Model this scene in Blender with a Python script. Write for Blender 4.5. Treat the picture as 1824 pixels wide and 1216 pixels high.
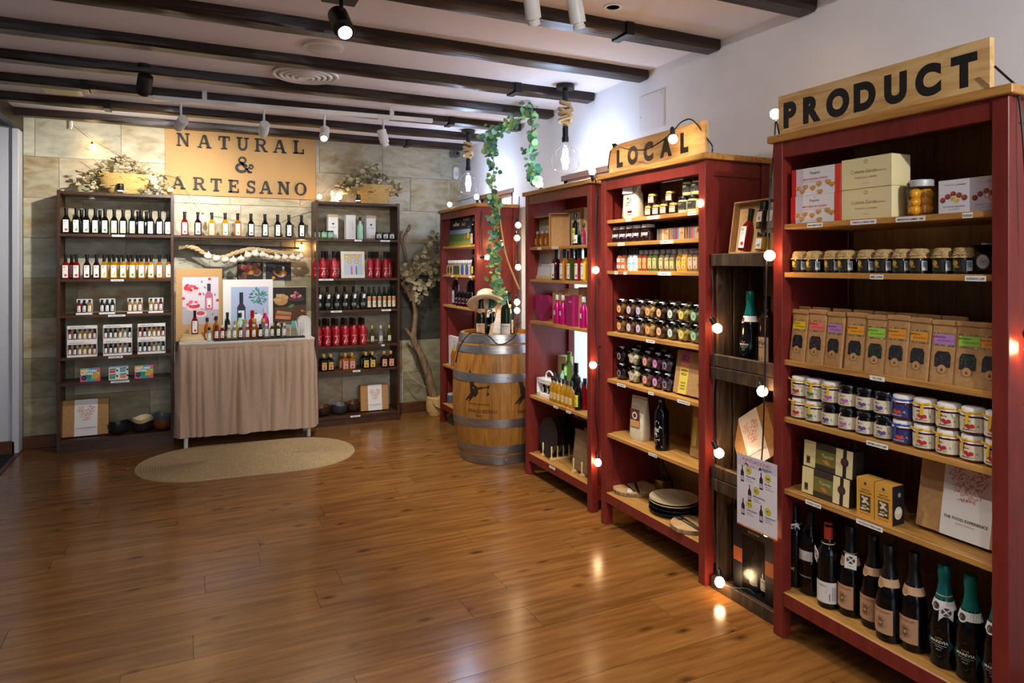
import bpy, bmesh, math, random
from mathutils import Vector, Matrix, noise
random.seed(11)
for o in list(bpy.data.objects): bpy.data.objects.remove(o)
sc = bpy.context.scene
col = sc.collection
PI = math.pi
# ---------------------------------------------------------------- camera, world, exposure
FPX, CAMH, HOR = 1215.0, 1.457, 473.0
YAW = math.atan((912 - 330) / FPX)
cam_d = bpy.data.cameras.new('camera'); cam = bpy.data.objects.new('camera', cam_d); col.objects.link(cam)
cam.location = (0, 0, CAMH); cam.rotation_euler = (PI / 2, 0, -YAW)
cam_d.sensor_width = 36; cam_d.lens = FPX / 1824 * 36; cam_d.shift_y = (HOR - 608) / 1824; cam_d.clip_start = .05
sc.camera = cam
w = bpy.data.worlds.new('daylight'); sc.world = w; w.use_nodes = True
w.node_tree.nodes['Background'].inputs[0].default_value = (.72, .84, 1, 1)
w.node_tree.nodes['Background'].inputs[1].default_value = 2.7
sc.view_settings.view_transform = 'Standard'; sc.view_settings.look = 'None'
sc.view_settings.gamma = 1; sc.view_settings.exposure = 0.42; sc.view_settings.use_curve_mapping = False
SPOT_W, PEND_W = 120.0, 11.5       # lamp powers, used by the lamp builders below
BULB_E, LENS_E = 40.0, 40.0
# ---------------------------------------------------------------- layout helpers (photo pixel -> point on a known plane)
CT, ST = math.cos(YAW), math.sin(YAW)
def ray(px, py):
    a = (px - 912) / FPX
    return (a * CT + ST, -a * ST + CT, (HOR - py) / FPX)
def P(px, py, d): r = ray(px, py); return Vector((r[0] * d, r[1] * d, CAMH + r[2] * d))
def atX(px, py, X): r = ray(px, py); return P(px, py, X / r[0])
def atY(px, py, Y): r = ray(px, py); return P(px, py, Y / r[1])
def atZ(px, py, Z): r = ray(px, py); return P(px, py, (Z - CAMH) / r[2])
def RY(px, X): return atX(px, HOR, X).y
def BX(px, Y): return atY(px, HOR, Y).x
def dep(p): return p[0] * ST + p[1] * CT
# ---------------------------------------------------------------- colours and materials
def lin(h):
    if not isinstance(h, str): return tuple(h) + (1,) if len(h) == 3 else h
    h = h.lstrip('#'); o = []
    for i in (0, 2, 4):
        v = int(h[i:i + 2], 16) / 255
        o.append(v / 12.92 if v <= .04045 else ((v + .055) / 1.055) ** 2.4)
    return (*o, 1)
MATS = {}
def mat(name, c='#808080', rough=.5, metal=0, trans=0, coat=0, emit=0, ecol=None, spec=.5, ior=1.45):
    if name in MATS: return MATS[name]
    m = bpy.data.materials.new(name); m.use_nodes = True; b = m.node_tree.nodes['Principled BSDF']
    I = b.inputs; I['Base Color'].default_value = lin(c); I['Roughness'].default_value = rough; I['Metallic'].default_value = metal
    I['Transmission Weight'].default_value = trans; I['Coat Weight'].default_value = coat; I['Specular IOR Level'].default_value = spec; I['IOR'].default_value = ior
    if emit: I['Emission Color'].default_value = lin(ecol or c); I['Emission Strength'].default_value = emit
    m.diffuse_color = lin(c); MATS[name] = m; return m
def nodes(m): return m.node_tree.nodes, m.node_tree.links, m.node_tree.nodes['Principled BSDF']
def ramp(N, stops):
    r = N.new('ShaderNodeValToRGB'); e = r.color_ramp.elements
    while len(e) > 1: e.remove(e[-1])
    for i, (p, c) in enumerate(stops):
        k = e[0] if i == 0 else e.new(p)
        k.position = p; k.color = lin(c)
    return r
def noise_mat(name, stops, scale=(1, 1, 1), nscale=6, detail=6, rough=.5, bump=0, coat=0, rnd=0, dist=0, spec=.5, rvar=0, knots=None, kscale=None):
    """noise through a colour ramp in object space; rnd shifts each object's pattern and tone (each plank or tile its own)"""
    m = mat(name, stops[0][1], rough, coat=coat, spec=spec); N, L, b = nodes(m)
    tc = N.new('ShaderNodeTexCoord'); mp = N.new('ShaderNodeMapping'); mp.inputs['Scale'].default_value = scale
    L.new(tc.outputs['Object'], mp.inputs['Vector'])
    src = mp.outputs[0]
    oi = N.new('ShaderNodeObjectInfo')
    if rnd:
        ad = N.new('ShaderNodeVectorMath'); ad.operation = 'MULTIPLY_ADD'
        ad.inputs[0].default_value = (0, 0, 0); L.new(oi.outputs['Random'], ad.inputs[0])
        ad.inputs[1].default_value = (37, 23, 11); L.new(src, ad.inputs[2]); src = ad.outputs[0]
    n = N.new('ShaderNodeTexNoise'); n.inputs['Scale'].default_value = nscale; n.inputs['Detail'].default_value = detail
    n.inputs['Distortion'].default_value = dist; L.new(src, n.inputs['Vector'])
    r = ramp(N, stops); L.new(n.outputs['Fac'], r.inputs[0]); out = r.outputs[0]
    if knots:
        v = N.new('ShaderNodeTexVoronoi'); v.inputs['Scale'].default_value = knots[0]; 
        if kscale:
            m3 = N.new('ShaderNodeMapping'); m3.inputs['Scale'].default_value = kscale; L.new(tc.outputs['Object'], m3.inputs['Vector'])
            a3 = N.new('ShaderNodeVectorMath'); a3.operation = 'MULTIPLY_ADD'; L.new(oi.outputs['Random'], a3.inputs[0]); a3.inputs[1].default_value = (53, 31, 17); L.new(m3.outputs[0], a3.inputs[2]); L.new(a3.outputs[0], v.inputs['Vector'])
        else: L.new(src, v.inputs['Vector'])
        kr = ramp(N, [(0, '#ffffff'), (knots[1], '#000000')]); L.new(v.outputs['Distance'], kr.inputs[0])
        mk = N.new('ShaderNodeMix'); mk.data_type = 'RGBA'; L.new(kr.outputs[0], mk.inputs['Factor']); L.new(out, mk.inputs['A']); mk.inputs['B'].default_value = lin(knots[2]); out = mk.outputs['Result']
    if rnd:
        hs = N.new('ShaderNodeHueSaturation'); mr = N.new('ShaderNodeMapRange'); L.new(oi.outputs['Random'], mr.inputs[0])
        mr.inputs['To Min'].default_value = 1 - rnd; mr.inputs['To Max'].default_value = 1 + rnd
        L.new(mr.outputs[0], hs.inputs['Value']); L.new(out, hs.inputs['Color']); out = hs.outputs[0]
    L.new(out, b.inputs['Base Color'])
    if rvar:
        mr2 = N.new('ShaderNodeMapRange'); L.new(n.outputs['Fac'], mr2.inputs[0]); mr2.inputs['To Min'].default_value = rough - rvar; mr2.inputs['To Max'].default_value = rough + rvar; L.new(mr2.outputs[0], b.inputs['Roughness'])
    if bump:
        bp = N.new('ShaderNodeBump'); bp.inputs['Strength'].default_value = bump; bp.inputs['Distance'].default_value = .01
        L.new(n.outputs['Fac'], bp.inputs['Height']); L.new(bp.outputs[0], b.inputs['Normal'])
    return m
M_print = mat('print', '#ffffff', .55)
_N, _L, _b = nodes(M_print); _a = _N.new('ShaderNodeVertexColor'); _a.layer_name = 'Col'; _L.new(_a.outputs[0], _b.inputs['Base Color'])
WOODFL = noise_mat('laminate_oak', [(.2, '#5a3919'), (.42, '#744b22'), (.6, '#84592b'), (.85, '#93693a')], (1.1, 11, 1), 2.6, 8, .2, .02, rnd=.08, dist=.25, knots=(1, .17, '#2c1a0a'), kscale=(3.4, 7, 1))
OAK = noise_mat('oak_veneer', [(.3, '#8f6230'), (.5, '#b3813f'), (.75, '#c2924e')], (2, 26, 26), 2.2, 5, .42, .04, rnd=.05, dist=.5)
OAKB = noise_mat('oak_back_veneer', [(.3, '#87602f'), (.5, '#a0783f'), (.75, '#b0894f')], (30, 30, 1.6), 2.2, 5, .5, .04, dist=.4)
PINE = noise_mat('pine_board', [(.3, '#bd9257'), (.5, '#d5ae72'), (.75, '#e0c08c')], (3, 30, 22), 1.6, 5, .5, .03, dist=1.2, knots=(3.1, .05, '#7a4a22'))
PALEW = noise_mat('pale_wood', [(.3, '#b99867'), (.6, '#d8bb8b')], (3, 25, 25), 2, 4, .55)
REDP = noise_mat('red_paint', [(.3, '#69201a'), (.7, '#7a2a22')], (8, 8, 2), 4, 4, .38, .03)
BEAM = noise_mat('dark_beam', [(.25, '#130a06'), (.5, '#26160c'), (.75, '#372112')], (1.2, 9, 9), 3, 8, .42, .5, rnd=.15, dist=.8)
WALN = noise_mat('walnut_board', [(.25, '#2a170d'), (.55, '#472a19'), (.8, '#57371f')], (3, 26, 26), 2, 6, .4, .05, dist=.6)
CRATE = noise_mat('old_crate_wood', [(.25, '#1b130b'), (.5, '#38281a'), (.8, '#57442b')], (12, 12, 2), 3, 7, .6, .35, rnd=.16, dist=.5)
STAVE = noise_mat('barrel_oak', [(.25, '#774a1a'), (.5, '#9c692a'), (.8, '#ae7b39')], (14, 14, 2), 2.5, 6, .42, .06, rnd=.08, dist=.7)
KRAFT = noise_mat('kraft_board', [(.3, '#a57a4a'), (.7, '#b58a59')], (1, 1, 1), 60, 3, .75)
KRAFTS = noise_mat('kraft_sign_board', [(.3, '#b28a57'), (.7, '#bd9763')], (1, 1, 1), 120, 3, .75, .05)
PLASTER = noise_mat('white_plaster', [(.3, '#dadade'), (.7, '#e3e3e6')], (1, 1, 1), 3, 6, .85, .1)
CEILM = noise_mat('ceiling_plaster', [(.3, '#e2dee2'), (.7, '#eae6ea')], (1, 1, 1), 2, 6, .85, .08)
BASEB = noise_mat('baseboard_wood', [(.3, '#4a2815'), (.7, '#633a20')], (3, 20, 20), 2, 5, .4)
ROPE = noise_mat('jute_rope', [(.3, '#ad8f62'), (.7, '#d6bc90')], (1, 1, 1), 160, 3, .9, .6)
JUTE = noise_mat('jute_braid', [(.3, '#917752'), (.7, '#c0a77d')], (1, 1, 1), 160, 3, .9, .25)
STRAW = noise_mat('wicker_straw', [(.3, '#b8924c'), (.7, '#d9b673')], (1, 1, 1), 90, 3, .8, .5)
HATM = noise_mat('straw_hat', [(.3, '#d8c49a'), (.7, '#eadbb8')], (1, 1, 1), 200, 3, .85, .3)
LINEN = noise_mat('linen_cloth', [(.3, '#b59a82'), (.7, '#c6ab93')], (1, 1, 1), 200, 3, .9, .3)
BARK = noise_mat('bare_bark', [(.3, '#5d452f'), (.7, '#a08463')], (9, 9, 2), 5, 6, .85, .6)
STEEL = noise_mat('hoop_steel', [(.3, '#8b8b8c'), (.7, '#a9a9aa')], (3, 3, 60), 3, 4, .34, .03); nodes(STEEL)[2].inputs['Metallic'].default_value = .85
GARLICM = noise_mat('garlic_skin', [(.3, '#d9cdb6'), (.7, '#f1e9da')], (8, 8, 1), 6, 4, .6)
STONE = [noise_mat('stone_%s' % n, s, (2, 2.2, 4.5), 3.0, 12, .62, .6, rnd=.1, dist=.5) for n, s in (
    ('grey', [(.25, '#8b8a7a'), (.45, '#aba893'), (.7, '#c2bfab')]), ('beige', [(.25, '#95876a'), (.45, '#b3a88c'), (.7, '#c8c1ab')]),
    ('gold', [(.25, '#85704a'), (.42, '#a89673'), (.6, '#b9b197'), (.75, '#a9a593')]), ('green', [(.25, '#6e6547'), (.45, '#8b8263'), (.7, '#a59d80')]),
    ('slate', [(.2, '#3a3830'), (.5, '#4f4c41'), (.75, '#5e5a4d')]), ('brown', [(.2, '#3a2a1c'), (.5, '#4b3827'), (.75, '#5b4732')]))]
WHITE = mat('white_card', '#e9e6e2', .6); BLACK = mat('black_plastic', '#0f0f11', .38); CABLE = mat('black_cable', '#0b0b0c', .5)
WMET = mat('white_metal', '#e6e4e0', .35); GREYM = mat('grey_metal', '#8c8c90', .35, .9); GOLD = mat('gold_lid', '#c9a548', .35, .4); SILV = mat('silver_lid', '#c3c4c6', .35, .2)
CORK = mat('cork', '#c39a5c', .8); CREAMC = mat('cream_card', '#e2d3a0', .6); DMET = mat('dark_lamp_metal', '#16100e', .45); BRASS = mat('brass', '#a8823a', .3, .9)
LETTER = mat('black_letter', '#141416', .6)
M_bulb = mat('warm_bulb', '#fff2dd', .3, emit=BULB_E, ecol='#ffcf96'); M_lens = mat('lit_lens', '#ffffff', .3, emit=LENS_E, ecol='#f4f6ff')
M_fil = mat('lit_filament', '#ffffff', .3, emit=45, ecol='#cfe0ff')
def clear_glass(name, tint=(1, 1, 1), refl=.12, rough=.04):
    m = bpy.data.materials.new(name); m.use_nodes = True; N, L = m.node_tree.nodes, m.node_tree.links; N.remove(N['Principled BSDF'])
    t = N.new('ShaderNodeBsdfTransparent'); t.inputs[0].default_value = (*tint, 1); g = N.new('ShaderNodeBsdfGlossy'); g.inputs['Roughness'].default_value = rough
    fw = N.new('ShaderNodeLayerWeight'); fw.inputs[0].default_value = .5; lw = N.new('ShaderNodeMath'); lw.operation = 'POWER'; lw.inputs[1].default_value = 3.5; L.new(fw.outputs['Facing'], lw.inputs[0])
    lw2 = N.new('ShaderNodeMath'); lw2.operation = 'MULTIPLY_ADD'; L.new(lw.outputs[0], lw2.inputs[0]); lw2.inputs[1].default_value = refl; lw2.inputs[2].default_value = .025; lw = lw2; mx = N.new('ShaderNodeMixShader')
    L.new(lw.outputs[0], mx.inputs[0]); L.new(t.outputs[0], mx.inputs[1]); L.new(g.outputs[0], mx.inputs[2]); L.new(mx.outputs[0], N['Material Output'].inputs[0])
    return m
M_thin = clear_glass('clear_thin_glass', refl=.8); M_wrap = clear_glass('clear_plastic', (.96, .97, .98), .25, .22)
def glass(name, c, trans=.55, rough=.06): return mat('glass_' + name, c, rough, trans=trans, ior=1.4)
G = dict(dark=glass('dark', '#0a0d0a', 0), green=glass('green', '#16280c', .5), olive=glass('olive', '#5a5a12', .6), yellow=glass('yellow', '#d9a21c', .65), pale=glass('pale', '#e2c65a', .7),
         amber=glass('amber', '#c97a16', .6), orange=glass('orange', '#d0821f', .6), red=glass('red', '#8c0f14', .45), purple=glass('purple', '#2a0713', .3), brown=glass('brown', '#2a1408', .3),
         rose=glass('rose', '#c4495a', .5), clear=glass('clear', '#d9dcd6', .85), lgreen=glass('lgreen', '#8fae5a', .75), black=glass('black', '#060608', 0, .12),
         redl=mat('red_lacquer', '#a30d1c', .28, coat=.5), pink=mat('pink_metallic', '#d11e78', .25, .6), mint=mat('mint_matte', '#a6dcc0', .45), matte=mat('black_matte_glass', '#0d0d0f', .3))
# ---------------------------------------------------------------- mesh helpers
MESH = {}
def mk(name, vs, fs, m, smooth=0):
    me = bpy.data.meshes.new(name); me.from_pydata([tuple(v) for v in vs], [], fs)
    for x in (m if isinstance(m, (list, tuple)) else [m]): me.materials.append(x)
    if smooth:
        for p in me.polygons: p.use_smooth = True
        me.set_sharp_from_angle(angle=math.radians(smooth))
    me.update(); return me
def cache(key, fn):
    if key not in MESH: MESH[key] = fn()
    return MESH[key]
class B:
    """collects shapes into one mesh"""
    def __init__(s): s.v = []; s.f = []; s.mi = []
    def add(s, vs, fs, k=0, M=None):
        o = len(s.v); s.v += [tuple(M @ Vector(v)) for v in vs] if M else [tuple(v) for v in vs]
        s.f += [[i + o for i in f] for f in fs]; s.mi += [k] * len(fs); return s
    def box(s, x0, x1, y0, y1, z0, z1, k=0, M=None, bev=0):
        if bev:
            e = min(bev, (x1 - x0) / 2.1, (y1 - y0) / 2.1, (z1 - z0) / 2.1)
            bm = bmesh.new(); bmesh.ops.create_cube(bm, size=1)
            for v in bm.verts: v.co = Vector(((x0 + x1) / 2 + v.co.x * (x1 - x0), (y0 + y1) / 2 + v.co.y * (y1 - y0), (z0 + z1) / 2 + v.co.z * (z1 - z0)))
            bmesh.ops.bevel(bm, geom=bm.edges[:], offset=e, segments=1, affect='EDGES'); bm.verts.index_update()
            s.add([v.co.copy() for v in bm.verts], [[v.index for v in f.verts] for f in bm.faces], k, M); bm.free(); return s
        return s.add([(x0, y0, z0), (x1, y0, z0), (x1, y1, z0), (x0, y1, z0), (x0, y0, z1), (x1, y0, z1), (x1, y1, z1), (x0, y1, z1)],
                     [[3, 2, 1, 0], [4, 5, 6, 7], [0, 1, 5, 4], [1, 2, 6, 5], [2, 3, 7, 6], [3, 0, 4, 7]], k, M)
    def lathe(s, prof, n=20, k=0, M=None, a0=0, a1=2 * PI, cap=True, wob=None):
        full = abs(a1 - a0 - 2 * PI) < 1e-6; c = n if full else n + 1; vs = []
        for (r, z) in prof:
            for i in range(c):
                a = a0 + (a1 - a0) * i / n; q = wob(a, z) if wob else 1
                vs.append((r * q * math.sin(a), -r * q * math.cos(a), z))
        fs = []
        for j in range(len(prof) - 1):
            for i in range(n):
                i2 = (i + 1) % c; fs.append([j * c + i, j * c + i2, (j + 1) * c + i2, (j + 1) * c + i])
        if cap and full:
            if prof[0][0] > 1e-4: fs.append([i for i in range(c)][::-1])
            if prof[-1][0] > 1e-4: fs.append([(len(prof) - 1) * c + i for i in range(c)])
        return s.add(vs, fs, k, M)
    def loft(s, secs, n=24, k=0, M=None):
        """secs: (half width x, half depth y, exponent, z): superellipse sections, capped"""
        vs = []
        for hx, hy, e, z in secs:
            for i in range(n):
                a = 2 * PI * (i + .5) / n; ca, sa = math.sin(a), -math.cos(a)
                vs.append((hx * math.copysign(abs(ca) ** (2 / e), ca), hy * math.copysign(abs(sa) ** (2 / e), sa), z))
        fs = [[j * n + i, j * n + (i + 1) % n, (j + 1) * n + (i + 1) % n, (j + 1) * n + i] for j in range(len(secs) - 1) for i in range(n)]
        fs.append(list(range(n))[::-1]); fs.append([(len(secs) - 1) * n + i for i in range(n)])
        return s.add(vs, fs, k, M)
    def tube(s, pts, r, n=6, k=0, closed=False):
        pts = [Vector(p) for p in pts]; vs = []; R = r if isinstance(r, (list, tuple)) else [r] * len(pts)
        for i, p in enumerate(pts):
            t = (pts[min(i + 1, len(pts) - 1)] - pts[max(i - 1, 0)]); t = t.normalized() if t.length > 1e-9 else Vector((0, 0, 1))
            u = t.cross(Vector((0, 0, 1)) if abs(t.z) < .9 else Vector((1, 0, 0))).normalized(); q = t.cross(u)
            for j in range(n): a = 2 * PI * j / n; vs.append(p + (u * math.cos(a) + q * math.sin(a)) * R[i])
        m = len(pts); fs = [[i * n + j, i * n + (j + 1) % n, (i + 1) * n + (j + 1) % n, (i + 1) * n + j] for i in range(m - 1) for j in range(n)]
        fs += [list(range(n))[::-1], [(m - 1) * n + j for j in range(n)]]
        return s.add(vs, fs, k)
    def prism(s, pts, y0, y1, k=0, M=None):
        n = len(pts); vs = [(x, y0, z) for x, z in pts] + [(x, y1, z) for x, z in pts]
        fs = [list(range(n)), [n + i for i in range(n)][::-1]] + [[i, i + n, (i + 1) % n + n, (i + 1) % n] for i in range(n)]
        return s.add(vs, fs, k, M)
    def mesh(s, name, m, smooth=0):
        me = mk(name, s.v, s.f, m, smooth)
        if any(s.mi): me.polygons.foreach_set('material_index', s.mi)
        bm = bmesh.new(); bm.from_mesh(me); bmesh.ops.recalc_face_normals(bm, faces=bm.faces); bm.to_mesh(me); bm.free()
        if smooth: me.set_sharp_from_angle(angle=math.radians(smooth))
        return me
def spline(pts, k=6):
    pts = [Vector(p) for p in pts]; out = []
    for i in range(len(pts) - 1):
        a, b, c, d = pts[max(i - 1, 0)], pts[i], pts[i + 1], pts[min(i + 2, len(pts) - 1)]
        for j in range(k):
            t = j / k; out.append(.5 * ((2 * b) + (c - a) * t + (2 * a - 5 * b + 4 * c - d) * t * t + (3 * b - a - 3 * c + d) * t ** 3))
    return out + [pts[-1]]
# ---------------------------------------------------------------- flat print (labels, posters, lettering): coloured polygons on real carriers
TXT = {}
def text2d(s, bold=0.0):
    if (s, bold) in TXT: return TXT[s, bold]
    cu = bpy.data.curves.new('t', 'FONT'); cu.body = s; cu.size = 1; cu.resolution_u = 3 if len(s) > 1 else 8; cu.offset = bold; cu.fill_mode = 'BOTH'
    ob = bpy.data.objects.new('t', cu); col.objects.link(ob); bpy.context.view_layer.update()
    me = bpy.data.meshes.new_from_object(ob.evaluated_get(bpy.context.evaluated_depsgraph_get()))
    me.calc_loop_triangles(); v = [(p.co.x / .73, p.co.y / .73) for p in me.vertices]; t = [list(x.vertices) for x in me.loop_triangles]
    bpy.data.objects.remove(ob); bpy.data.curves.remove(cu); bpy.data.meshes.remove(me)
    TXT[s, bold] = (v, t); return v, t
class D:
    def __init__(s, e=.0003): s.v = []; s.f = []; s.c = []; s.e = e; s.n = 0
    def poly(s, pts, c, L=1):
        L = L + s.n * .014; s.n += 1; o = len(s.v); s.v += [(x, z, L) for x, z in pts]; s.f.append([o + i for i in range(len(pts))]); s.c += [lin(c)] * len(pts); return s
    def rect(s, x0, z0, x1, z1, c, L=1, n=1):
        for i in range(n): a, b = x0 + (x1 - x0) * i / n, x0 + (x1 - x0) * (i + 1) / n; s.poly([(a, z0), (b, z0), (b, z1), (a, z1)], c, L)
        return s
    def disc(s, x, z, r, c, L=1, n=14, sz=1, rot=0):
        return s.poly([(x + r * math.cos(2 * PI * i / n) * math.cos(rot) - r * sz * math.sin(2 * PI * i / n) * math.sin(rot), z + r * math.cos(2 * PI * i / n) * math.sin(rot) + r * sz * math.sin(2 * PI * i / n) * math.cos(rot)) for i in range(n)], c, L)
    def line(s, x0, z0, x1, z1, w, c, L=1):
        d = Vector((x1 - x0, z1 - z0)); q = Vector((-d.y, d.x)).normalized() * w / 2
        return s.poly([(x0 - q.x, z0 - q.y), (x1 - q.x, z1 - q.y), (x1 + q.x, z1 + q.y), (x0 + q.x, z0 + q.y)], c, L)
    def text(s, t, x, z, h, c, L=2, bold=0, al='C', maxw=None, sx=1):
        v, tr = text2d(t, bold); 
        if not v: return s
        x0, x1 = min(p[0] for p in v), max(p[0] for p in v); kx = h * sx
        if maxw and (x1 - x0) * kx > maxw: kx = maxw / (x1 - x0)
        ox = {'C': -(x0 + x1) / 2, 'L': -x0, 'R': -x1}[al]; o = len(s.v); L = L + s.n * .014; s.n += 1
        s.v += [(x + (p[0] + ox) * kx, z + p[1] * h, L) for p in v]; s.f += [[i + o for i in q] for q in tr]; s.c += [lin(c)] * len(v); return s
    def mesh(s, name, wrap=None, m=None):
        """wrap: None flat facing -Y at y=0, radius, or function z->radius"""
        vs = []
        for x, z, L in s.v:
            if wrap is None: vs.append((x, -s.e * (L + 1), z))
            else:
                R = wrap(z) if callable(wrap) else wrap; a = x / R; R2 = R + s.e * (L + 1); vs.append((R2 * math.sin(a), -R2 * math.cos(a), z))
        me = mk(name, vs, s.f, m or M_print)
        at = me.color_attributes.new('Col', 'FLOAT_COLOR', 'POINT'); at.data.foreach_set('color', [x for c in s.c for x in c])
        return me
# ---------------------------------------------------------------- things and parts
TAGS = []
def T(name, loc, rz, desc, cat, place='', group=None):
    o = bpy.data.objects.new(name, None); col.objects.link(o); o.location = loc; o.rotation_euler = (0, 0, rz); o.empty_display_size = .05
    o['category'] = cat; TAGS.append((o, desc, place, group)); return o
def single(name, me, desc, cat, place='', loc=(0, 0, 0), rz=0, group=None, kind=None):
    o = bpy.data.objects.new(name, me); col.objects.link(o); o.location = loc; o.rotation_euler = (0, 0, rz); o['category'] = cat
    if kind: o['kind'] = kind
    TAGS.append((o, desc, place, group)); return o
def part(root, name, me, loc=(0, 0, 0), rot=(0, 0, 0), label=None, kind=None):
    o = bpy.data.objects.new(name, me); col.objects.link(o); o.parent = root; o.location = loc; o.rotation_euler = rot
    if label: o['label'] = label
    if kind: o['kind'] = kind
    return o
def struct(name, me, loc=(0, 0, 0), label=None):
    o = bpy.data.objects.new(name, me); col.objects.link(o); o.location = loc; o['kind'] = 'structure'
    if label: o['label'] = label
    return o
ORD = ['first', 'second', 'third', 'fourth', 'fifth', 'sixth', 'seventh', 'eighth', 'ninth', 'tenth', 'eleventh', 'twelfth', 'thirteenth', 'fourteenth', 'fifteenth', 'sixteenth']
def finish_labels():
    bpy.context.view_layer.update(); seen = {}
    def sx(o):
        p = o.matrix_world.translation
        if o.type == 'MESH' and p.length < 1e-6: p = o.matrix_world @ (sum((Vector(c) for c in o.bound_box), Vector()) / 8)
        return (p.x * CT - p.y * ST) / max(.1, dep(p))
    for o, d, p, g in TAGS: seen.setdefault((d, p), []).append(o)
    for (d, p), os_ in seen.items():
        os_.sort(key=sx)
        for i, o in enumerate(os_):
            l = (d + ' ' + p).strip()
            if len(os_) > 1: l = '%s, %s from left' % (l, ORD[i]) if i < len(os_) - 1 or len(os_) < 3 else '%s, rightmost' % l
            o['label'] = l; n = len(l.split())
            if n > 16 or n < 4: print('LABEL', n, l)
    for o, d, p, g in TAGS:
        if g: o['group'] = g
RZ = -PI / 2          # things on the right-hand shelves face -X
# ---------------------------------------------------------------- label designs
INK = '#1b1b1d'
def lab_fruit(w, h, num, fc, leaf=None, wrap=None):
    def f():
        d = D(); n = 6 if wrap else 1
        d.rect(-w / 2, 0, w / 2, h, '#ecebe6', 0, n); d.text(num, -w * .38, h * .8, h * .12, INK, 1, .02, 'L')
        for k in range(3): d.rect(-w * .38, h * (.7 - k * .06), w * (.1 - .08 * k), h * (.72 - k * .06), '#a9a9a5')
        d.disc(w * .06, h * .2, w * .27, fc, 1, 12, .95)
        if leaf: d.disc(w * .2, h * .36, w * .2, leaf, 2, 8, .4, .6)
        return d.mesh('label', wrap)
    return cache(('lf', w, h, num, fc, leaf, wrap), f)
def lab_plain(w, h, base, txt, tc, sub=None, wrap=None, blob=None, border=None, th=.16):
    def f():
        d = D(); n = 8 if wrap else 1; d.rect(-w / 2, 0, w / 2, h, base, 0, n)
        if border: d.rect(-w / 2, h * .9, w / 2, h, border, 1, n); d.rect(-w / 2, 0, w / 2, h * .1, border, 1, n)
        d.text(txt, 0, h * .7, h * th, tc, 2, .015, maxw=w * .86)
        if sub: d.text(sub, 0, h * .56, h * .08, tc, 2, 0, maxw=w * .8)
        if blob: d.disc(0, h * .3, min(w, h) * .2, blob, 1)
        for k in range(2): d.rect(-w * .3, h * (.1 + k * .07), w * .3, h * (.125 + k * .07), tc, 1, 3)
        return d.mesh('label', wrap)
    return cache(('lp', w, h, base, txt, tc, sub, wrap, blob, border, th), f)
def tagmesh(txt, w=.075, h=.016):
    def f():
        b = D(); b.rect(-w / 2, 0, w / 2, h, '#eceae6', 0); b.text(txt, 0, h * .28, h * .42, '#222222', 1, .02, maxw=w * .86); return b.mesh('price_tag')
    return cache(('tag', txt, w), f)
# ---------------------------------------------------------------- bottles and jars (front faces -Y)
PROF = dict(
    wine=([(.030, 0), (.036, .004), (.0375, .012), (.0375, .185), (.034, .205), (.021, .228), (.0145, .245), (.0138, .285), (.0155, .287), (.0155, .296), (.012, .297)], [(.0158, .235), (.0152, .25), (.0148, .297), (.0125, .299)]),
    cava=([(.034, 0), (.041, .004), (.043, .015), (.043, .12), (.040, .155), (.028, .205), (.018, .245), (.0155, .27), (.0165, .3), (.0165, .31)], [(.0262, .212), (.0205, .24), (.0168, .262), (.0178, .285), (.0192, .29), (.0185, .3), (.0188, .318), (.016, .324), (.008, .326)]),
    red=([(.028, 0), (.033, .005), (.034, .02), (.034, .135), (.030, .155), (.018, .172), (.0125, .182), (.0125, .2)], [(.0145, .185), (.0165, .192), (.0155, .235), (.0165, .238), (.0165, .246), (.012, .248)]),
    round=([(.021, 0), (.0245, .004), (.025, .012), (.025, .105), (.021, .122), (.012, .138), (.0095, .15), (.0095, .172)], [(.0125, .16), (.0125, .192), (.011, .194)]),
    mini=([(.015, 0), (.017, .003), (.0172, .01), (.0172, .058), (.0145, .068), (.009, .076), (.0085, .088)], [(.0095, .083), (.0095, .1), (.0085, .101)]),
    slim=([(.018, 0), (.0205, .004), (.021, .01), (.021, .125), (.018, .142), (.011, .156), (.009, .165), (.009, .19)], [(.0115, .172), (.0115, .208), (.010, .21)]))
def body(kind, gm): return cache(('body', kind, gm), lambda: B().lathe(PROF[kind][0], 20).mesh('glass_body', G[gm], 40))
def capm(kind, m): return cache(('cap', kind, m.name), lambda: B().lathe(PROF[kind][1], 16).mesh('cap', m, 40))
def sq_body(gm, w=.05, h=.2):
    return cache(('sq', gm, w, h), lambda: B().loft([(w * .44, w * .44, 5, 0), (w * .5, w * .5, 6, h * .02), (w * .5, w * .5, 6, h * .5), (w * .46, w * .46, 5, h * .58), (w * .3, w * .3, 3, h * .67), (w * .2, w * .2, 2, h * .72), (w * .19, w * .19, 2, h * .86)], 24).mesh('glass_body', G[gm], 40))
def sq_cap(w=.05, h=.2, m=None): return cache(('sqc', w, h, (m or BLACK).name), lambda: B().lathe([(w * .21, h * .71), (w * .23, h * .73), (w * .22, h * .93), (w * .26, h * .935), (w * .26, h), (w * .2, h * 1.005)], 14).mesh('cap', m or BLACK, 40))
def oil_bottle(loc, rz, gm, label, desc, place, w=.056, h=.2, group='oil bottles on the dark bookcases'):
    t = T('oil_bottle', loc, rz, desc, 'bottle', place, group)
    part(t, 'glass_body', sq_body(gm, w, h)); part(t, 'cap', sq_cap(w, h)); part(t, 'label', label, (0, -w * .5 - .0004, h * .06)); return t
def rbottle(kind, loc, rz, gm, cm, label, lz, desc, place, name='bottle', group=None, s=1):
    t = T(name, loc, rz, desc, 'bottle', place, group); t.scale = (s, s, s)
    part(t, 'glass_body', body(kind, gm)); part(t, 'cap', capm(kind, cm))
    if label: part(t, 'label', label, (0, 0, lz))
    return t
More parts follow.
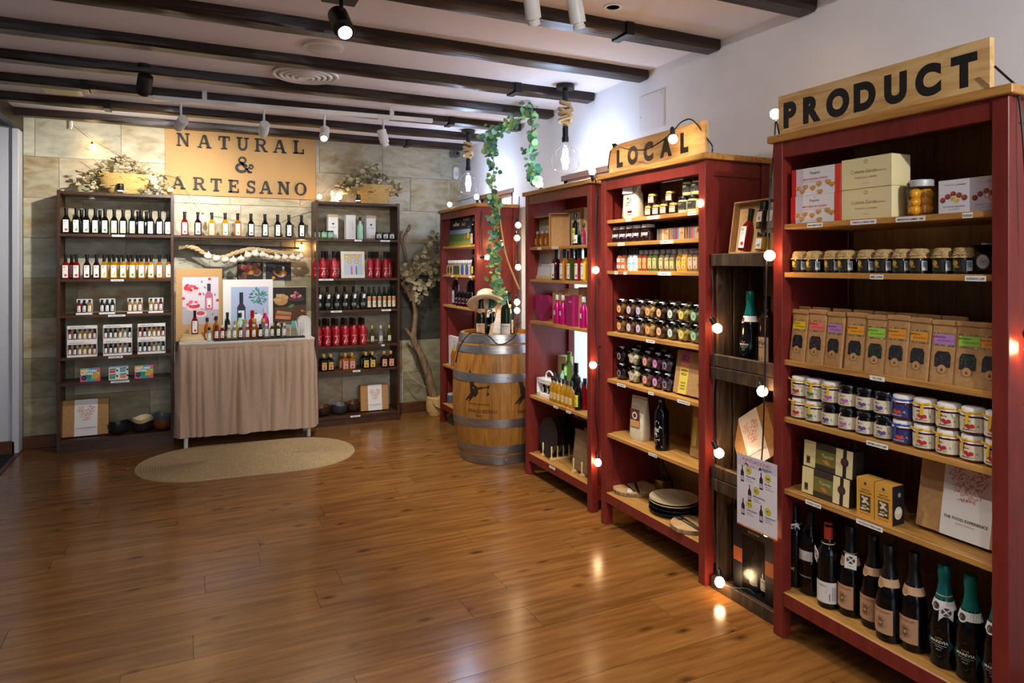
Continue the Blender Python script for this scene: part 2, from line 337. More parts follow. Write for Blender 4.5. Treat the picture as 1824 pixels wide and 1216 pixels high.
def jar(loc, rz, gm, lid, label, desc, place, r=.03, h=.08, group=None, name='jar', lz=.2):
    t = T(name, loc, rz, desc, 'jar', place, group)
    part(t, 'glass_body', cache(('jar', gm, r, h), lambda: B().lathe([(r * .85, 0), (r * .97, h * .03), (r, h * .08), (r, h * .7), (r * .86, h * .8), (r * .86, h * .86)], 20).mesh('glass_body', G[gm], 40)))
    part(t, 'lid', cache(('lid', lid.name, r, h), lambda: B().lathe([(r * .9, h * .8), (r * .93, h * .81), (r * .93, h * .97), (r * .88, h)], 20).mesh('lid', lid, 40)))
    if label: part(t, 'label', label, (0, 0, h * lz))
    return t
def carton(name, loc, rz, w, d, h, m, desc, cat, place='', prints=(), group=None, tilt=0):
    """a closed carton, base centre front at the origin; prints = [(mesh, face)] with face f/r/l/t"""
    t = T(name, loc, rz, desc, cat, place, group); pass
    if tilt: t.matrix_basis = Matrix.Translation(Vector(loc) + Vector((0, 0, d * math.sin(abs(tilt)) + .0005))) @ Matrix.Rotation(rz, 4, 'Z') @ Matrix.Rotation(tilt, 4, 'X')
    part(t, 'carton', cache(('ct', round(w, 4), round(d, 4), round(h, 4), m.name), lambda: B().box(-w / 2, w / 2, 0, d, 0, h, bev=.0015).mesh('carton', m)))
    for me, f in prints:
        if f == 'f': part(t, 'print', me)
        elif f == 'r': part(t, 'print', me, (w / 2, d / 2, 0), (0, 0, PI / 2))
        elif f == 'l': part(t, 'print', me, (-w / 2, d / 2, 0), (0, 0, -PI / 2))
    return t
# ================================================================ THE SETTING
XR, YB, ZC, XL, XD = 2.56, 6.57, 2.65, -3.5, -1.16   # right wall, back wall, ceiling, far left, edge of the entrance strip
fl = struct('floor', B().box(XL, XR + .2, -3, YB + .1, -.08, -.007).mesh('floor', mat('floor_joint', '#2a190b', .7)))
part(fl, 'floor_area', B().box(XD, XR, -3, .62, -.007, 0).mesh('floor_area', WOODFL))
PLK = cache('plank', lambda: B().box(0, 1.2834, 0, .1784, -.0065, 0).mesh('floor_plank', WOODFL))
y = .63; r_i = 0
while y < YB - .02:
    x = XD + .003 - random.random() * 1.1
    while x < XR:
        x0, x1 = max(x, XD + .003), min(x + 1.2834, XR); y1 = min(y + .1784, YB)
        if x1 - x0 > .03:
            me = PLK if (x0 == x and x1 - x0 > 1.283 and y1 - y > .178) else B().box(0, x1 - x0, 0, y1 - y, -.0065, 0).mesh('floor_plank', WOODFL)
            part(fl, 'floor_plank', me, (x0, y, 0))
        x += 1.285
    y += .18
part(fl, 'entrance_floor', B().box(XL, XD - .03, -3, YB, -.007, .004).mesh('entrance_floor', noise_mat('entrance_mat', [(.3, '#151517'), (.7, '#232326')], nscale=150, rough=.9, bump=.3)), label='black entrance mat floor')
part(fl, 'threshold_strip', B().box(XD - .03, XD + .003, -3, YB, -.007, .007, bev=.003).mesh('threshold_strip', BASEB))
ce = struct('ceiling', B().box(XL, XR + .2, -3, YB + .2, ZC, ZC + .1).mesh('ceiling', CEILM))
def beam_mesh(k):
    b = B(); n = 40; x0, x1 = XD - .02, XR - .012; vs = []; sec = [(0, 0), (0, -.044), (.01, -.055), (.096, -.056), (.106, -.045), (.106, 0)]
    for i in range(n + 1):
        x = x0 + (x1 - x0) * i / n
        for j, (yy, zz) in enumerate(sec):
            q = noise.noise(Vector((x * 2.3, j * 3.1, k * 7.7))) * .011 + noise.noise(Vector((x * 9, j * 1.7, k * 3))) * .004
            vs.append((x, yy + q, min(0, zz + q * .7) if zz < 0 else .002))
    m = len(sec); fs = [[i * m + j, i * m + (j + 1) % m, (i + 1) * m + (j + 1) % m, (i + 1) * m + j] for i in range(n) for j in range(m)] + [list(range(m)), [n * m + j for j in range(m)][::-1]]
    return b.add(vs, fs).mesh('beam', BEAM, 35)
IRON = mat('strap_iron', '#2b2c2e', .38, .7)
STRAP = cache('strap', lambda: B().box(-.022, .022, -.012, .118, -.064, -.059).box(-.022, .022, -.014, -.01, -.062, 0).box(-.022, .022, .116, .12, -.062, 0).mesh('iron_strap', IRON))
strap_px = {2.77: [1108], 4.0: [915], 5.14: [800, 153], 6.23: [725], 5.69: [192]}
for k, by in enumerate((.3, .92, 1.54, 2.16, 2.77, 3.39, 4.0, 4.58, 5.14, 5.69, 6.23)):
    bo = part(ce, 'beam', beam_mesh(k), (0, by, ZC))
    for px in strap_px.get(by, []): part(bo, 'iron_strap', STRAP, (BX(px, by + .06), 0, 0))
struct('trim_1', B().box(XD - .05, XD, -3, YB, 2.52, ZC, bev=.006).mesh('trim', BEAM), label='dark wooden header beam over the entrance strip')
struct('ceiling_entrance', B().box(XL, XD - .05, -3, YB, 2.54, ZC).mesh('ceiling_entrance', mat('grey_soffit', '#4c4c4e', .8)))
struct('wall_left', B().box(XL - .2, XL, -3, YB + .1, 0, ZC).mesh('wall_left', PLASTER))
FW = (-1.0, 1.7, .25, 2.25)   # the shop window behind the camera
struct('wall_front', B().box(XL - .2, FW[0], -3.2, -3, 0, ZC).box(FW[1], XR + .2, -3.2, -3, 0, ZC).box(FW[0], FW[1], -3.2, -3, 0, FW[2]).box(FW[0], FW[1], -3.2, -3, FW[3], ZC).mesh('wall_front', PLASTER))
wo = struct('window_3', B().box(FW[0], FW[0] + .06, -3.08, -3.02, FW[2], FW[3]).box(FW[1] - .06, FW[1], -3.08, -3.02, FW[2], FW[3]).box(FW[0], FW[1], -3.08, -3.02, FW[2], FW[2] + .06).box(FW[0], FW[1], -3.08, -3.02, FW[3] - .06, FW[3]).mesh('window_frame', mat('window_frame_wood', '#6b4630', .5)))
for i in range(2): part(wo, 'pane', B().box(FW[0] + .06 + 1.32 * i, FW[0] + 1.32 + 1.32 * i, -3.055, -3.049, FW[2] + .06, FW[3] - .06).mesh('pane', M_thin))
part(wo, 'mullion', B().box(FW[0] + 1.32, FW[0] + 1.38, -3.08, -3.02, FW[2] + .06, FW[3] - .06).mesh('mullion', MATS['window_frame_wood']))
W1, W2 = (5.33, 6.05, .95, 2.12), (3.05, 4.46, .56, 2.12)
b = B()
for y0, y1, z0, z1 in ((-3, W2[0], 0, ZC), (W2[0], W2[1], 0, W2[2]), (W2[0], W2[1], W2[3], ZC), (W2[1], W1[0], 0, ZC), (W1[0], W1[1], 0, W1[2]), (W1[0], W1[1], W1[3], ZC), (W1[1], YB + .2, 0, ZC)):
    b.box(XR, XR + .24, y0, y1, z0, z1)
struct('wall_right', b.mesh('wall_right', PLASTER))
FRM = mat('window_frame_wood', '#6b4630', .5)
for n_, (y0, y1, z0, z1) in (('window_1', W1), ('window_2', W2)):
    wo = struct(n_, B().box(XR + .01, XR + .06, y0, y0 + .05, z0, z1).box(XR + .01, XR + .06, y1 - .05, y1, z0, z1).box(XR + .01, XR + .06, y0, y1, z1 - .05, z1).box(XR + .01, XR + .06, y0, y1, z0, z0 + .05).mesh('window_frame', FRM))
    n = 2 if y1 - y0 < 1 else 4; q = (y1 - y0 - .1) / n
    for i in range(n):
        part(wo, 'pane', B().box(XR + .03, XR + .036, y0 + .055 + q * i, y0 + .045 + q * (i + 1), z0 + .05, z1 - .05).mesh('pane', M_thin))
        if i: part(wo, 'mullion', B().box(XR + .015, XR + .055, y0 + .035 + q * i, y0 + .065 + q * i, z0 + .05, z1 - .05).mesh('mullion', FRM))
    part(wo, 'window_sill', B().box(XR - .012, XR + .01, y0, y1, z0 - .02, z0 + .002, bev=.003).mesh('window_sill', PALEW))
    part(wo, 'lintel', B().box(XR - .006, XR + .01, y0 - .02, y1 + .02, z1 - .03, z1 + .012, bev=.003).mesh('lintel', FRM))
# stone-clad back wall: every slab its own piece
wb = struct('wall_back', B().box(XL, XR, YB, YB + .15, 0, ZC).mesh('wall_back', mat('mortar', '#6a6452', .9)))
rz_ = [0, .10, .40, .72, 1.04, 1.36, 1.68, 2.0, 2.33, ZC]
rng = random.Random(5); zrow = 0
for j in range(1, len(rz_) - 1):
    x = XD - rng.random() * .5
    while x < XR:
        wd = rng.choice((.42, .6, .6, .64)); x0, x1 = max(x, XD), min(x + wd, XR)
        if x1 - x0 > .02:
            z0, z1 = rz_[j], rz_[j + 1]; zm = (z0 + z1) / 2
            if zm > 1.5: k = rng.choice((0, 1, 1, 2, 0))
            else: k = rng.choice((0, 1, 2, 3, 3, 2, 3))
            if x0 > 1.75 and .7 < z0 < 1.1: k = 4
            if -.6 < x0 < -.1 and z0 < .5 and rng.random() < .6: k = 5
            th = .012 + rng.random() * .009; nx, nz = 5, 3; vs = []
            for a in range(nz + 1):
                for c in range(nx + 1):
                    e = a in (0, nz) or c in (0, nx)
                    vs.append(((x1 - x0 - .003) * c / nx + .0015, -th + (0.003 if e else rng.random() * -.003), (z1 - z0 - .003) * a / nz + .0015))
            n0 = len(vs); vs += [(v[0], .0, v[2]) for v in vs]
            W = nx + 1; fs = [[a * W + c, a * W + c + 1, (a + 1) * W + c + 1, (a + 1) * W + c] for a in range(nz) for c in range(nx)]
            edge = [c for c in range(nx)] + [a * W + nx for a in range(nz)] + [nz * W + c for c in range(nx, 0, -1)] + [a * W for a in range(nz, 0, -1)]
            fs += [[edge[i], edge[i] + n0, edge[(i + 1) % len(edge)] + n0, edge[(i + 1) % len(edge)]] for i in range(len(edge))]
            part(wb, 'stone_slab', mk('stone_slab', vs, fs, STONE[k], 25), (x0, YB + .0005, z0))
        x += wd
YF = YB - .022   # the stone face
struct('baseboard_back', B().box(XD, XR, YB - .03, YB, 0, .1, bev=.004).mesh('baseboard_back', BASEB))
struct('baseboard_right', B().box(XR - .014, XR, -3, YB - .03, 0, .09, bev=.004).mesh('baseboard_right', BASEB))
DW = mat('white_door_paint', '#c9cbd2', .5)
do = struct('door_1', B().box(XL, XD - .052, 6.45, 6.5, .1, 2.54).mesh('door', DW))
part(do, 'door_jamb', B().box(XD - .05, XD - .005, 6.42, 6.57, 0, 2.52, bev=.004).mesh('door_jamb', DW))
part(do, 'kick_board', B().box(XL, XD - .03, 6.42, 6.5, 0, .1, bev=.003).mesh('kick_board', BASEB))
# ================================================================ CEILING AND WALL FITTINGS
def lamp_head(loc, target, r, L, m, lit, watts, desc, mount='stem', name='spotlight', blend=.6, size=75, color=(1, .97, .93)):
    """loc: centre of the head; the mount goes up to the ceiling"""
    loc = Vector(loc); d = (Vector(target) - loc).normalized(); t = T(name, loc, 0, desc, 'lamp')
    q = d.to_track_quat('-Z', 'Y').to_matrix().to_4x4()
    bo = part(t, 'lamp_body', B().lathe([(r * .5, L * .52), (r * .92, L * .5), (r, L * .46), (r, -L * .3), (r * .7, -L * .32), (r * .7, -L * .38), (r * .8, -L * .39), (r * .8, -L * .5), (r * .68, -L * .5), (r * .6, -L * .42), (.0001, -L * .42)], 20, M=q).mesh('lamp_body', m, 35))
    part(t, 'lens', B().lathe([(.0001, -L * .445), (r * .62, -L * .445), (r * .62, -L * .435), (.0001, -L * .435)], 16, M=q).mesh('lens', M_lens if lit else mat('unlit_lens', '#d8d8d4', .2)))
    top = ZC - loc.z; b = B()
    if mount == 'plate': b.box(-.075, .075, -.075, .075, top - .012, top, bev=.002).tube([(0, 0, top - .01), (0, 0, .02)], .009, 8)
    elif mount == 'track': b.box(-.045, .045, -.016, .016, L * .5 + .075, L * .5 + .1, bev=.003).tube([(0, 0, L * .5 + .08), (0, 0, L * .2)], .008, 8)
    else: b.tube([(0, 0, top), (0, 0, .0)], .012, 8).lathe([(.04, top - .02), (.04, top)], 16)
    part(t, 'mount', b.mesh('mount', m, 35))
    if lit:
        ld = bpy.data.lights.new('spot', 'SPOT'); ld.energy = watts; ld.spot_size = math.radians(size); ld.spot_blend = blend; ld.shadow_soft_size = r * .6; ld.color = color
        lo = bpy.data.objects.new('lamp_light', ld); col.objects.link(lo); lo.parent = t; lo.matrix_local = Matrix.Translation(d * (L * .5 + .005)) @ q
    return t
TZ = 2.55
tr0, tr1 = atZ(272, 175, TZ + .02), atZ(770, 216, TZ + .02)
tk = T('light_track', (0, 0, 0), 0, 'long white ceiling track carrying four spotlights in front of stone wall', 'track')
dv = (tr1 - tr0); Mtk = Matrix.Translation(tr0) @ Matrix.Rotation(math.atan2(dv.y, dv.x), 4, 'Z')
part(tk, 'rail', B().box(0, dv.length, -.017, .017, -.012, .018, M=Mtk, bev=.002).mesh('rail', WMET))
part(tk, 'hanger', B().box(.3, .33, -.01, .01, .015, ZC - TZ - .02, M=Mtk).box(dv.length - .33, dv.length - .3, -.01, .01, .015, ZC - TZ - .02, M=Mtk).mesh('hanger', WMET))
HEADS = [(322, 207, (-.45, 6.5, 1.9), 'white track spotlight above left basket, unlit from here', 1, .8), (470, 217, (.45, 6.5, 1.7), 'white track spotlight over the letters of the big sign', 1, .55),
         (578, 225, (.35, 3.0, .3), 'glaring white track spotlight, third along the track', 1, .5), (683, 236, (1.75, 5.2, 1.2), 'tilted white track spotlight at the right end of track', 1, .9)]
for px, py, tg, ds, lit, k in HEADS:
    u = (px - 272) / (770 - 272); base = atZ(px, 175 + 41 * u, TZ + .02)
    s = lamp_head((base.x, base.y, TZ - .135), tg, .034, .125, WMET, lit, SPOT_W * k, ds, 'track', size=95, blend=.9, color=(1, .95, .87))
lamp_head(P(608, 42, 3.02), (.75, 1.4, .9), .045, .17, DMET, 1, SPOT_W * .9, 'lit black ceiling spotlight on a square black plate', 'plate', color=(1, .94, .84))
lamp_head(P(948, 14, 2.92), (2.2, 3.6, .6), .034, .14, WMET, 1, SPOT_W * .6, 'white ceiling spotlight at top edge, left of a pair', color=(1, .93, .85))
lamp_head(P(1027, 24, 2.92), (2.2, 2.9, .6), .034, .13, WMET, 1, SPOT_W * .6, 'white ceiling spotlight at top edge, right of a pair', color=(1, .93, .85))
lamp_head(P(257, 151, 4.05), (-.55, 5.9, .9), .042, .12, DMET, 0, 0, 'dark cylindrical spotlight hanging under the second dark beam', 'stem')
# unseen spotlights added behind the camera as fill for the floor and right wall
for i, (x, y_, tg, k) in enumerate(((-.35, 1.25, (-.5, 3.2, 0), .3), (1.1, 1.25, (1.3, 3.4, 0), .2), (.35, -.5, (.6, 1.5, 0), .25), (1.3, -.9, (2.5, 1.2, 2.4), 1.0), (-.7, -1.6, (-.8, -.2, 0), .2))):
    lamp_head((x, y_, 2.5), tg, .042, .17, DMET, 1, SPOT_W * k, 'added black fill spotlight %s behind the viewer' % ('nearest left', 'nearest right', 'second row left', 'second row right', 'rearmost')[i], 'plate', size=120, blend=1, color=(1, .96, .92))
# round ceiling fittings
dp = atZ(545, 131, ZC); t = T('air_diffuser', (dp.x, dp.y, ZC), 0, 'round white ceiling air diffuser with concentric louvre rings', 'vent')
for i, rr in enumerate((.2, .16, .125, .09, .055)): part(t, 'louvre_ring', B().lathe([(rr - .011 + .011 * math.cos(q_ * PI / 4), -.012 - i * .004 + .009 * math.sin(q_ * PI / 4)) for q_ in range(9)], 48, cap=False).mesh('louvre_ring', WMET, 80))
part(t, 'centre_disc', B().lathe([(.03, -.03), (.03, -.02)], 16).mesh('centre_disc', WMET, 30))
dp = atZ(576, 82, ZC); t = T('ceiling_speaker', (dp.x, dp.y, ZC), 0, 'round white perforated ceiling speaker behind the black spotlight', 'speaker')
part(t, 'rim', B().lathe([(.105, 0), (.105, -.014), (.09, -.018)], 28, cap=False).mesh('rim', WMET, 40)); part(t, 'grille', B().lathe([(.0001, -.03), (.05, -.027), (.09, -.017)], 28).mesh('grille', mat('speaker_grille', '#cfcac6', .6), 60))
dp = atZ(110, 157, ZC); t = T('ceiling_panel_light', (dp.x, dp.y, ZC), 0, 'small square yellowish ceiling light near the left door', 'lamp')
part(t, 'frame', B().box(-.11, .11, -.11, .11, -.02, 0, bev=.004).mesh('frame', WMET)); part(t, 'diffuser', B().box(-.09, .09, -.09, .09, -.026, -.018).mesh('diffuser', mat('yellowed_diffuser', '#d9cf9d', .5)))
dp = atZ(1092, 12, ZC); single('cable_hole', B().lathe([(.045, -.004), (.045, .0), (.03, .0), (.03, -.004), (.045, -.004)], 20, cap=False).lathe([(.0001, -.001), (.03, -.001)], 20, k=1).mesh('cable_hole', [WMET, mat('hole_dark', '#0a0a0a', .9)], 40), 'dark round hole in white ceiling above the paired spotlights', 'hole', loc=(dp.x, dp.y, ZC))
q = atX(1160, 198, XR - .005)
t = T('wall_plate', (XR, q.y, q.z), RZ, 'white square access cover on the right wall above LOCAL sign', 'cover')
part(t, 'cover', B().box(-.12, .12, -.008, 0, -.11, .11, bev=.002).mesh('cover', mat('cover_white', '#d3d2d6', .6)))
part(t, 'screw', cache('scr', lambda: B().lathe([(.004, 0), (.003, .002)], 8, M=Matrix.Rotation(PI / 2, 4, 'X')).mesh('screw', GREYM)), (.1, -.009, .09)); part(t, 'screw', MESH['scr'], (-.1, -.009, -.02))
# pendants with big globe bulbs on knotted rope
def pendant(px, py, pcan, d, desc, seed):
    c = P(px, py, d); rg = random.Random(seed); t = T('pendant_lamp', (c.x, c.y, c.z), 0, desc, 'lamp'); R = .096; top = ZC - c.z
    part(t, 'ceiling_rose', B().lathe([(.06, top - .03), (.06, top), (.0001, top)], 24).lathe([(.0001, top - .12), (.018, top - .12), (.018, top - .03)], 14).mesh('ceiling_rose', BLACK, 35))
    z0 = R + .13; z1 = top - .1; pts = [(0, 0, z1)]
    for i in range(30):
        u = i / 29; a = u * 41; am = .038 * math.sin(PI * u) ** .6
        pts.append((am * math.cos(a) * (1 + .3 * rg.random()), am * math.sin(a), z1 + (z0 - z1) * (u + .2 * math.sin(a * .53) * math.sin(PI * u))))
    pts.append((0, 0, z0 - .02)); part(t, 'rope', B().tube(spline(pts, 5), .0135, 8).mesh('rope', ROPE, 60))
    part(t, 'lamp_holder', B().lathe([(.0001, R + .02), (.023, R + .02), (.023, R + .055), (.019, R + .06), (.019, R + .12), (.008, R + .135)], 18).mesh('lamp_holder', BLACK, 35))
    prof = [(R * math.sin(PI * i / 14), -R * math.cos(PI * i / 14)) for i in range(13)] + [(.03, R * .98), (.022, R + .025)]
    prof[0] = (.0001, -R)
    part(t, 'glass_globe', B().lathe(prof, 28, cap=False).mesh('glass_globe', M_thin, 60))
    b = B()
    for k in range(4):
        pts = []
        for i in range(26): u = i / 25; a = 2 * PI * k / 4 + u * .6; rr = .012 + .010 * math.sin(PI * u); pts.append((rr * math.cos(a), rr * math.sin(a), .075 - .135 * u))
        b.tube(pts, .0042, 5)
    part(t, 'filament', b.mesh('filament', M_fil, 60))
    ld = bpy.data.lights.new('globe', 'POINT'); ld.energy = PEND_W; ld.color = (.5, .69, 1); ld.shadow_soft_size = .03
    lo = bpy.data.objects.new('lamp_light', ld); col.objects.link(lo); lo.parent = t
    return t
pendant(1007, 285, 150, 4.5, 'large clear globe bulb on knotted rope above the second red bookcase', 3)
pendant(834, 328, 235, 6.0, 'large clear globe bulb on knotted rope in the back corner', 8)
q = atY(808, 275, 6.5); t = T('security_camera', (q.x, YF, q.z), 0, 'small grey security camera on stone wall below the beam', 'camera')
part(t, 'bracket', B().tube([(0, 0, .03), (0, -.06, .01)], .012, 8).mesh('bracket', WMET, 40)); part(t, 'housing', B().box(-.035, .035, -.15, -.03, -.035, .02, bev=.008).mesh('housing', GREYM)); part(t, 'lens', B().lathe([(.015, 0), (.015, .01)], 12, M=Matrix.Translation((0, -.15, -.008)) @ Matrix.Rotation(PI / 2, 4, 'X')).mesh('lens', BLACK))
q = atY(813, 308, 6.5); t = T('motion_sensor', (q.x, YF, q.z), 0, 'white rounded sensor box on stone wall beside the corner lamp', 'sensor')
part(t, 'case', B().loft([(.02, .02, 3, -.062), (.03, .026, 3.5, -.05), (.03, .026, 3.5, .05), (.02, .02, 3, .062)], 20, M=Matrix.Translation((0, -.026, 0))).mesh('case', WMET, 50)); part(t, 'sensor_window', B().box(-.016, .016, -.054, -.05, -.03, .01, bev=.001).mesh('sensor_window', mat('sensor_win', '#b9bcc0', .3)))
# ================================================================ FURNITURE
def price_tags(root, lst, fr, axis):
    """lst: (pixel x, shelf top z, text, width); axis 'R' right-hand shelves (fr = front X) or 'B' back shelves (fr = front Y)"""
    for px, z, s, w_ in lst:
        me = tagmesh(s, w_)
        if axis == 'R': part(root, 'price_tag', me, (root.location.y - RY(px, fr), -.0015, z - .02))
        else: part(root, 'price_tag', me, (BX(px, fr) - root.location.x, -.0015, z - .02))
def red_case(desc, X0, Y0, Y1, zs, back, tags=(), ztop=1.97, zb=.18):
    Wd, Dp, pw = Y1 - Y0, XR - .03 - X0, .046; t = T('red_bookcase', (X0, Y1, 0), RZ, desc, 'bookcase', '', 'red bookcases along the right wall')
    post = cache(('post', ztop), lambda: B().box(0, pw, 0, .05, 0, ztop - .028, bev=.002).mesh('post', REDP))
    for x, yy in ((0, 0), (Wd - pw, 0), (0, Dp - .05), (Wd - pw, Dp - .05)): part(t, 'post', post, (x, yy, 0))
    part(t, 'top_board', B().box(-.018, Wd + .018, -.016, Dp + .005, ztop - .028, ztop, bev=.003).mesh('top_board', OAK))
    part(t, 'top_rail', B().box(pw, Wd - pw, .004, .03, ztop - .09, ztop - .028, bev=.001).mesh('top_rail', REDP))
    part(t, 'bottom_rail', B().box(pw, Wd - pw, .004, .03, zb - .055, zb - .002, bev=.001).mesh('bottom_rail', REDP))
    for x in (.008, Wd - .028):
        part(t, 'side_panel', B().box(x + .006, x + .014, .05, Dp - .05, .1, ztop - .028).mesh('side_panel', REDP))
        for z0, z1 in ((zb - .09, zb - .01), (.98, 1.05), (ztop - .1, ztop - .028)):
            part(t, 'side_rail', B().box(x, x + .02, .05, Dp - .05, z0, z1, bev=.001).mesh('side_rail', REDP))
    shm = B().box(.03, Wd - .03, .012, Dp - .02, -.02, 0, bev=.0015).mesh('shelf', OAK)
    part(t, 'shelf', B().box(.03, Wd - .03, .006, Dp - .02, -.02, 0, bev=.0015).mesh('bottom_shelf', OAK), (0, 0, zb))
    for z in zs: part(t, 'shelf', shm, (0, 0, z))
    if back == 'oak': part(t, 'back_panel', B().box(.02, Wd - .02, Dp - .018, Dp - .008, zb, ztop - .03).mesh('back_panel', OAKB))
    if back == 'rail':
        part(t, 'back_rail', B().box(pw, Wd - pw, Dp - .03, Dp - .01, ztop - .13, ztop - .028).mesh('back_rail', REDP)); part(t, 'back_rail', B().box(pw, Wd - pw, Dp - .03, Dp - .01, .3, .38).mesh('back_rail', REDP))
    price_tags(t, tags, X0, 'R'); return t
ZP = dict(a=1.619, b=1.431, c=1.089, d=.865, e=.584, f=.181)
ZLc = dict(a=1.712, b=1.585, c=1.429, d=1.085, e=.822, f=.514, g=.182)
ZBc = dict(a=1.584, b=1.363, c=1.076, d=.558, e=.155)
ZA = dict(a=1.634, b=1.375, c=1.098, d=.544, e=.18)
XP, XLO, XB, XA = 2.105, 2.13, 2.155, 2.15
red_case('red bookcase under the PRODUCT sign, nearest of the red row', XP, 1.135, 1.995, list(ZP.values())[:5], 'oak',
         [(1452, ZP['a'], 'MINI PALMERITAS 2,80€', .07), (1538, ZP['a'], 'TURRON A LA PIEDRA 19,90€', .1), (1622, ZP['a'], 'MINIPERAS EN ALMIBAR 11,80€', .1), (1724, ZP['a'], 'PELADILLAS', .03),
          (1562, ZP['b'], 'MIEL 8,90€', .05), (1738, ZP['b'], 'ALIÑADOS 5,20€', .06), (1563, ZP['c'], 'TE 5,90€', .055), (1563, ZP['d'], 'MERMELADAS 4,50€', .08),
          (1449, ZP['e'], 'TURRON 20,90€', .07), (1549, ZP['e'], 'TORTITAS DE TURRON 8,90€', .1)], zb=ZP['f'])
red_case('red bookcase under the LOCAL sign, beside stacked crates', XLO, 2.415, 3.277, list(ZLc.values())[:6], 'oak',
         [(1120, ZLc['a'], 'ARROZ 5€', .05), (1164, ZLc['a'], 'SOBRASADA 7,10€', .1), (1233, ZLc['a'], 'ALIOLI 4,50€', .06), (1107, ZLc['b'], 'OLIVAS 4€', .065), (1188, ZLc['b'], 'ESPECIAS 6,50€', .1),
          (1098, ZLc['c'], '6,90€', .03), (1114, ZLc['c'], '6,90€', .03), (1184, ZLc['c'], 'ESPECIAS 4€', .1), (1159, ZLc['d'], 'SALES 5,90€', .07), (1107, ZLc['e'], 'INFUSIONES 5€', .08), (1160, ZLc['e'], 'SAL 5€', .045), (1218, ZLc['e'], 'CAJAS REGALO 25€', .09), (1163, ZLc['f'], 'CERVEZA 6,90€', .07)], zb=ZLc['g'])
red_case('red bookcase with open back before bright window, beside the barrel', XB, 3.42, 4.283, list(ZBc.values())[:4], 'rail',
         [(961, ZBc['a'], 'SET 12€', .055), (989, ZBc['a'], 'CAJA REGALO 25€', .09), (990, ZBc['d'], 'LICOR 6€', .06), (1013, ZBc['d'], 'ACEITE 9€', .06), (984, ZBc['e'], 'PLATOS', .08)], zb=ZBc['e'])
red_case('farthest red bookcase in the back corner behind the barrel', XA, 5.155, 6.05, list(ZA.values())[:4], 'rail', [(806, ZA['b'], '4,50€', .05), (838, ZA['b'], '6€', .05)], zb=ZA['e'])
def dark_case(desc, X0, X1, zs, tags):
    Wd = X1 - X0; Y0 = 6.28; Dp = YF - .005 - Y0; t = T('dark_bookcase', (X0, Y0, 0), 0, desc, 'bookcase', '', 'dark bookcases against the stone wall')
    sm = B().box(0, .022, 0, Dp, 0, 2.045, bev=.001).mesh('side_panel', WALN)
    part(t, 'side_panel', sm); part(t, 'side_panel', sm, (Wd - .022, 0, 0))
    part(t, 'top_panel', B().box(.022, Wd - .022, 0, Dp, 2.015, 2.037, bev=.001).mesh('top_panel', WALN))
    part(t, 'plinth', B().box(.022, Wd - .022, .012, .03, 0, zs[-1] - .022).mesh('plinth', WALN))
    me = B().box(.022, Wd - .022, .004, Dp, -.022, 0, bev=.001).mesh('shelf', WALN)
    for z in zs: part(t, 'shelf', me, (0, 0, z))
    price_tags(t, tags, Y0, 'B'); return t
XL0, XL1, XM0, XM1 = -.897, -.086, 1.058, 1.83
ZDL = [1.708, 1.352, 1.07, .739, .541, .095]; ZDR = [1.7, 1.342, 1.052, .725, .5, .085]
dark_case('dark brown bookcase of oil bottles left of the sign', XL0, XL1, ZDL, [(211, ZDL[0], 'ACEITES 6,90€', .09), (209, ZDL[1], 'VINAGRES 6,90€', .09), (208, ZDL[2], 'PACK 3 MINI 9,90€', .12), (206, ZDL[3], 'PACK 6 MINI 15,90€', .1), (214, ZDL[4], 'PACK MUSTARD 12€', .13)])
dark_case('dark brown bookcase of red bottles right of the sign', XM0, XM1, ZDR, [(638, ZDR[0], '5€', .07), (686, ZDR[0], 'OLIVAS 4€', .09), (581, ZDR[1], 'VERMUT 12,90€', .13), (599, ZDR[2], 'ACEITE 9€', .1), (688, ZDR[2], 'ACEITE 7€', .09), (682, ZDR[3], '6€', .03), (635, ZDR[4], 'LICOR 9€', .07), (633, ZDR[5], 'BOLES 15€', .09)])
single('plank_shelf', B().box(XL1 + .002, XM0 - .002, 6.29, YF - .01, 1.69, 1.71, bev=.001).mesh('plank_shelf', WALN), 'dark plank shelf of ten bottles spanning between both dark bookcases', 'shelf')
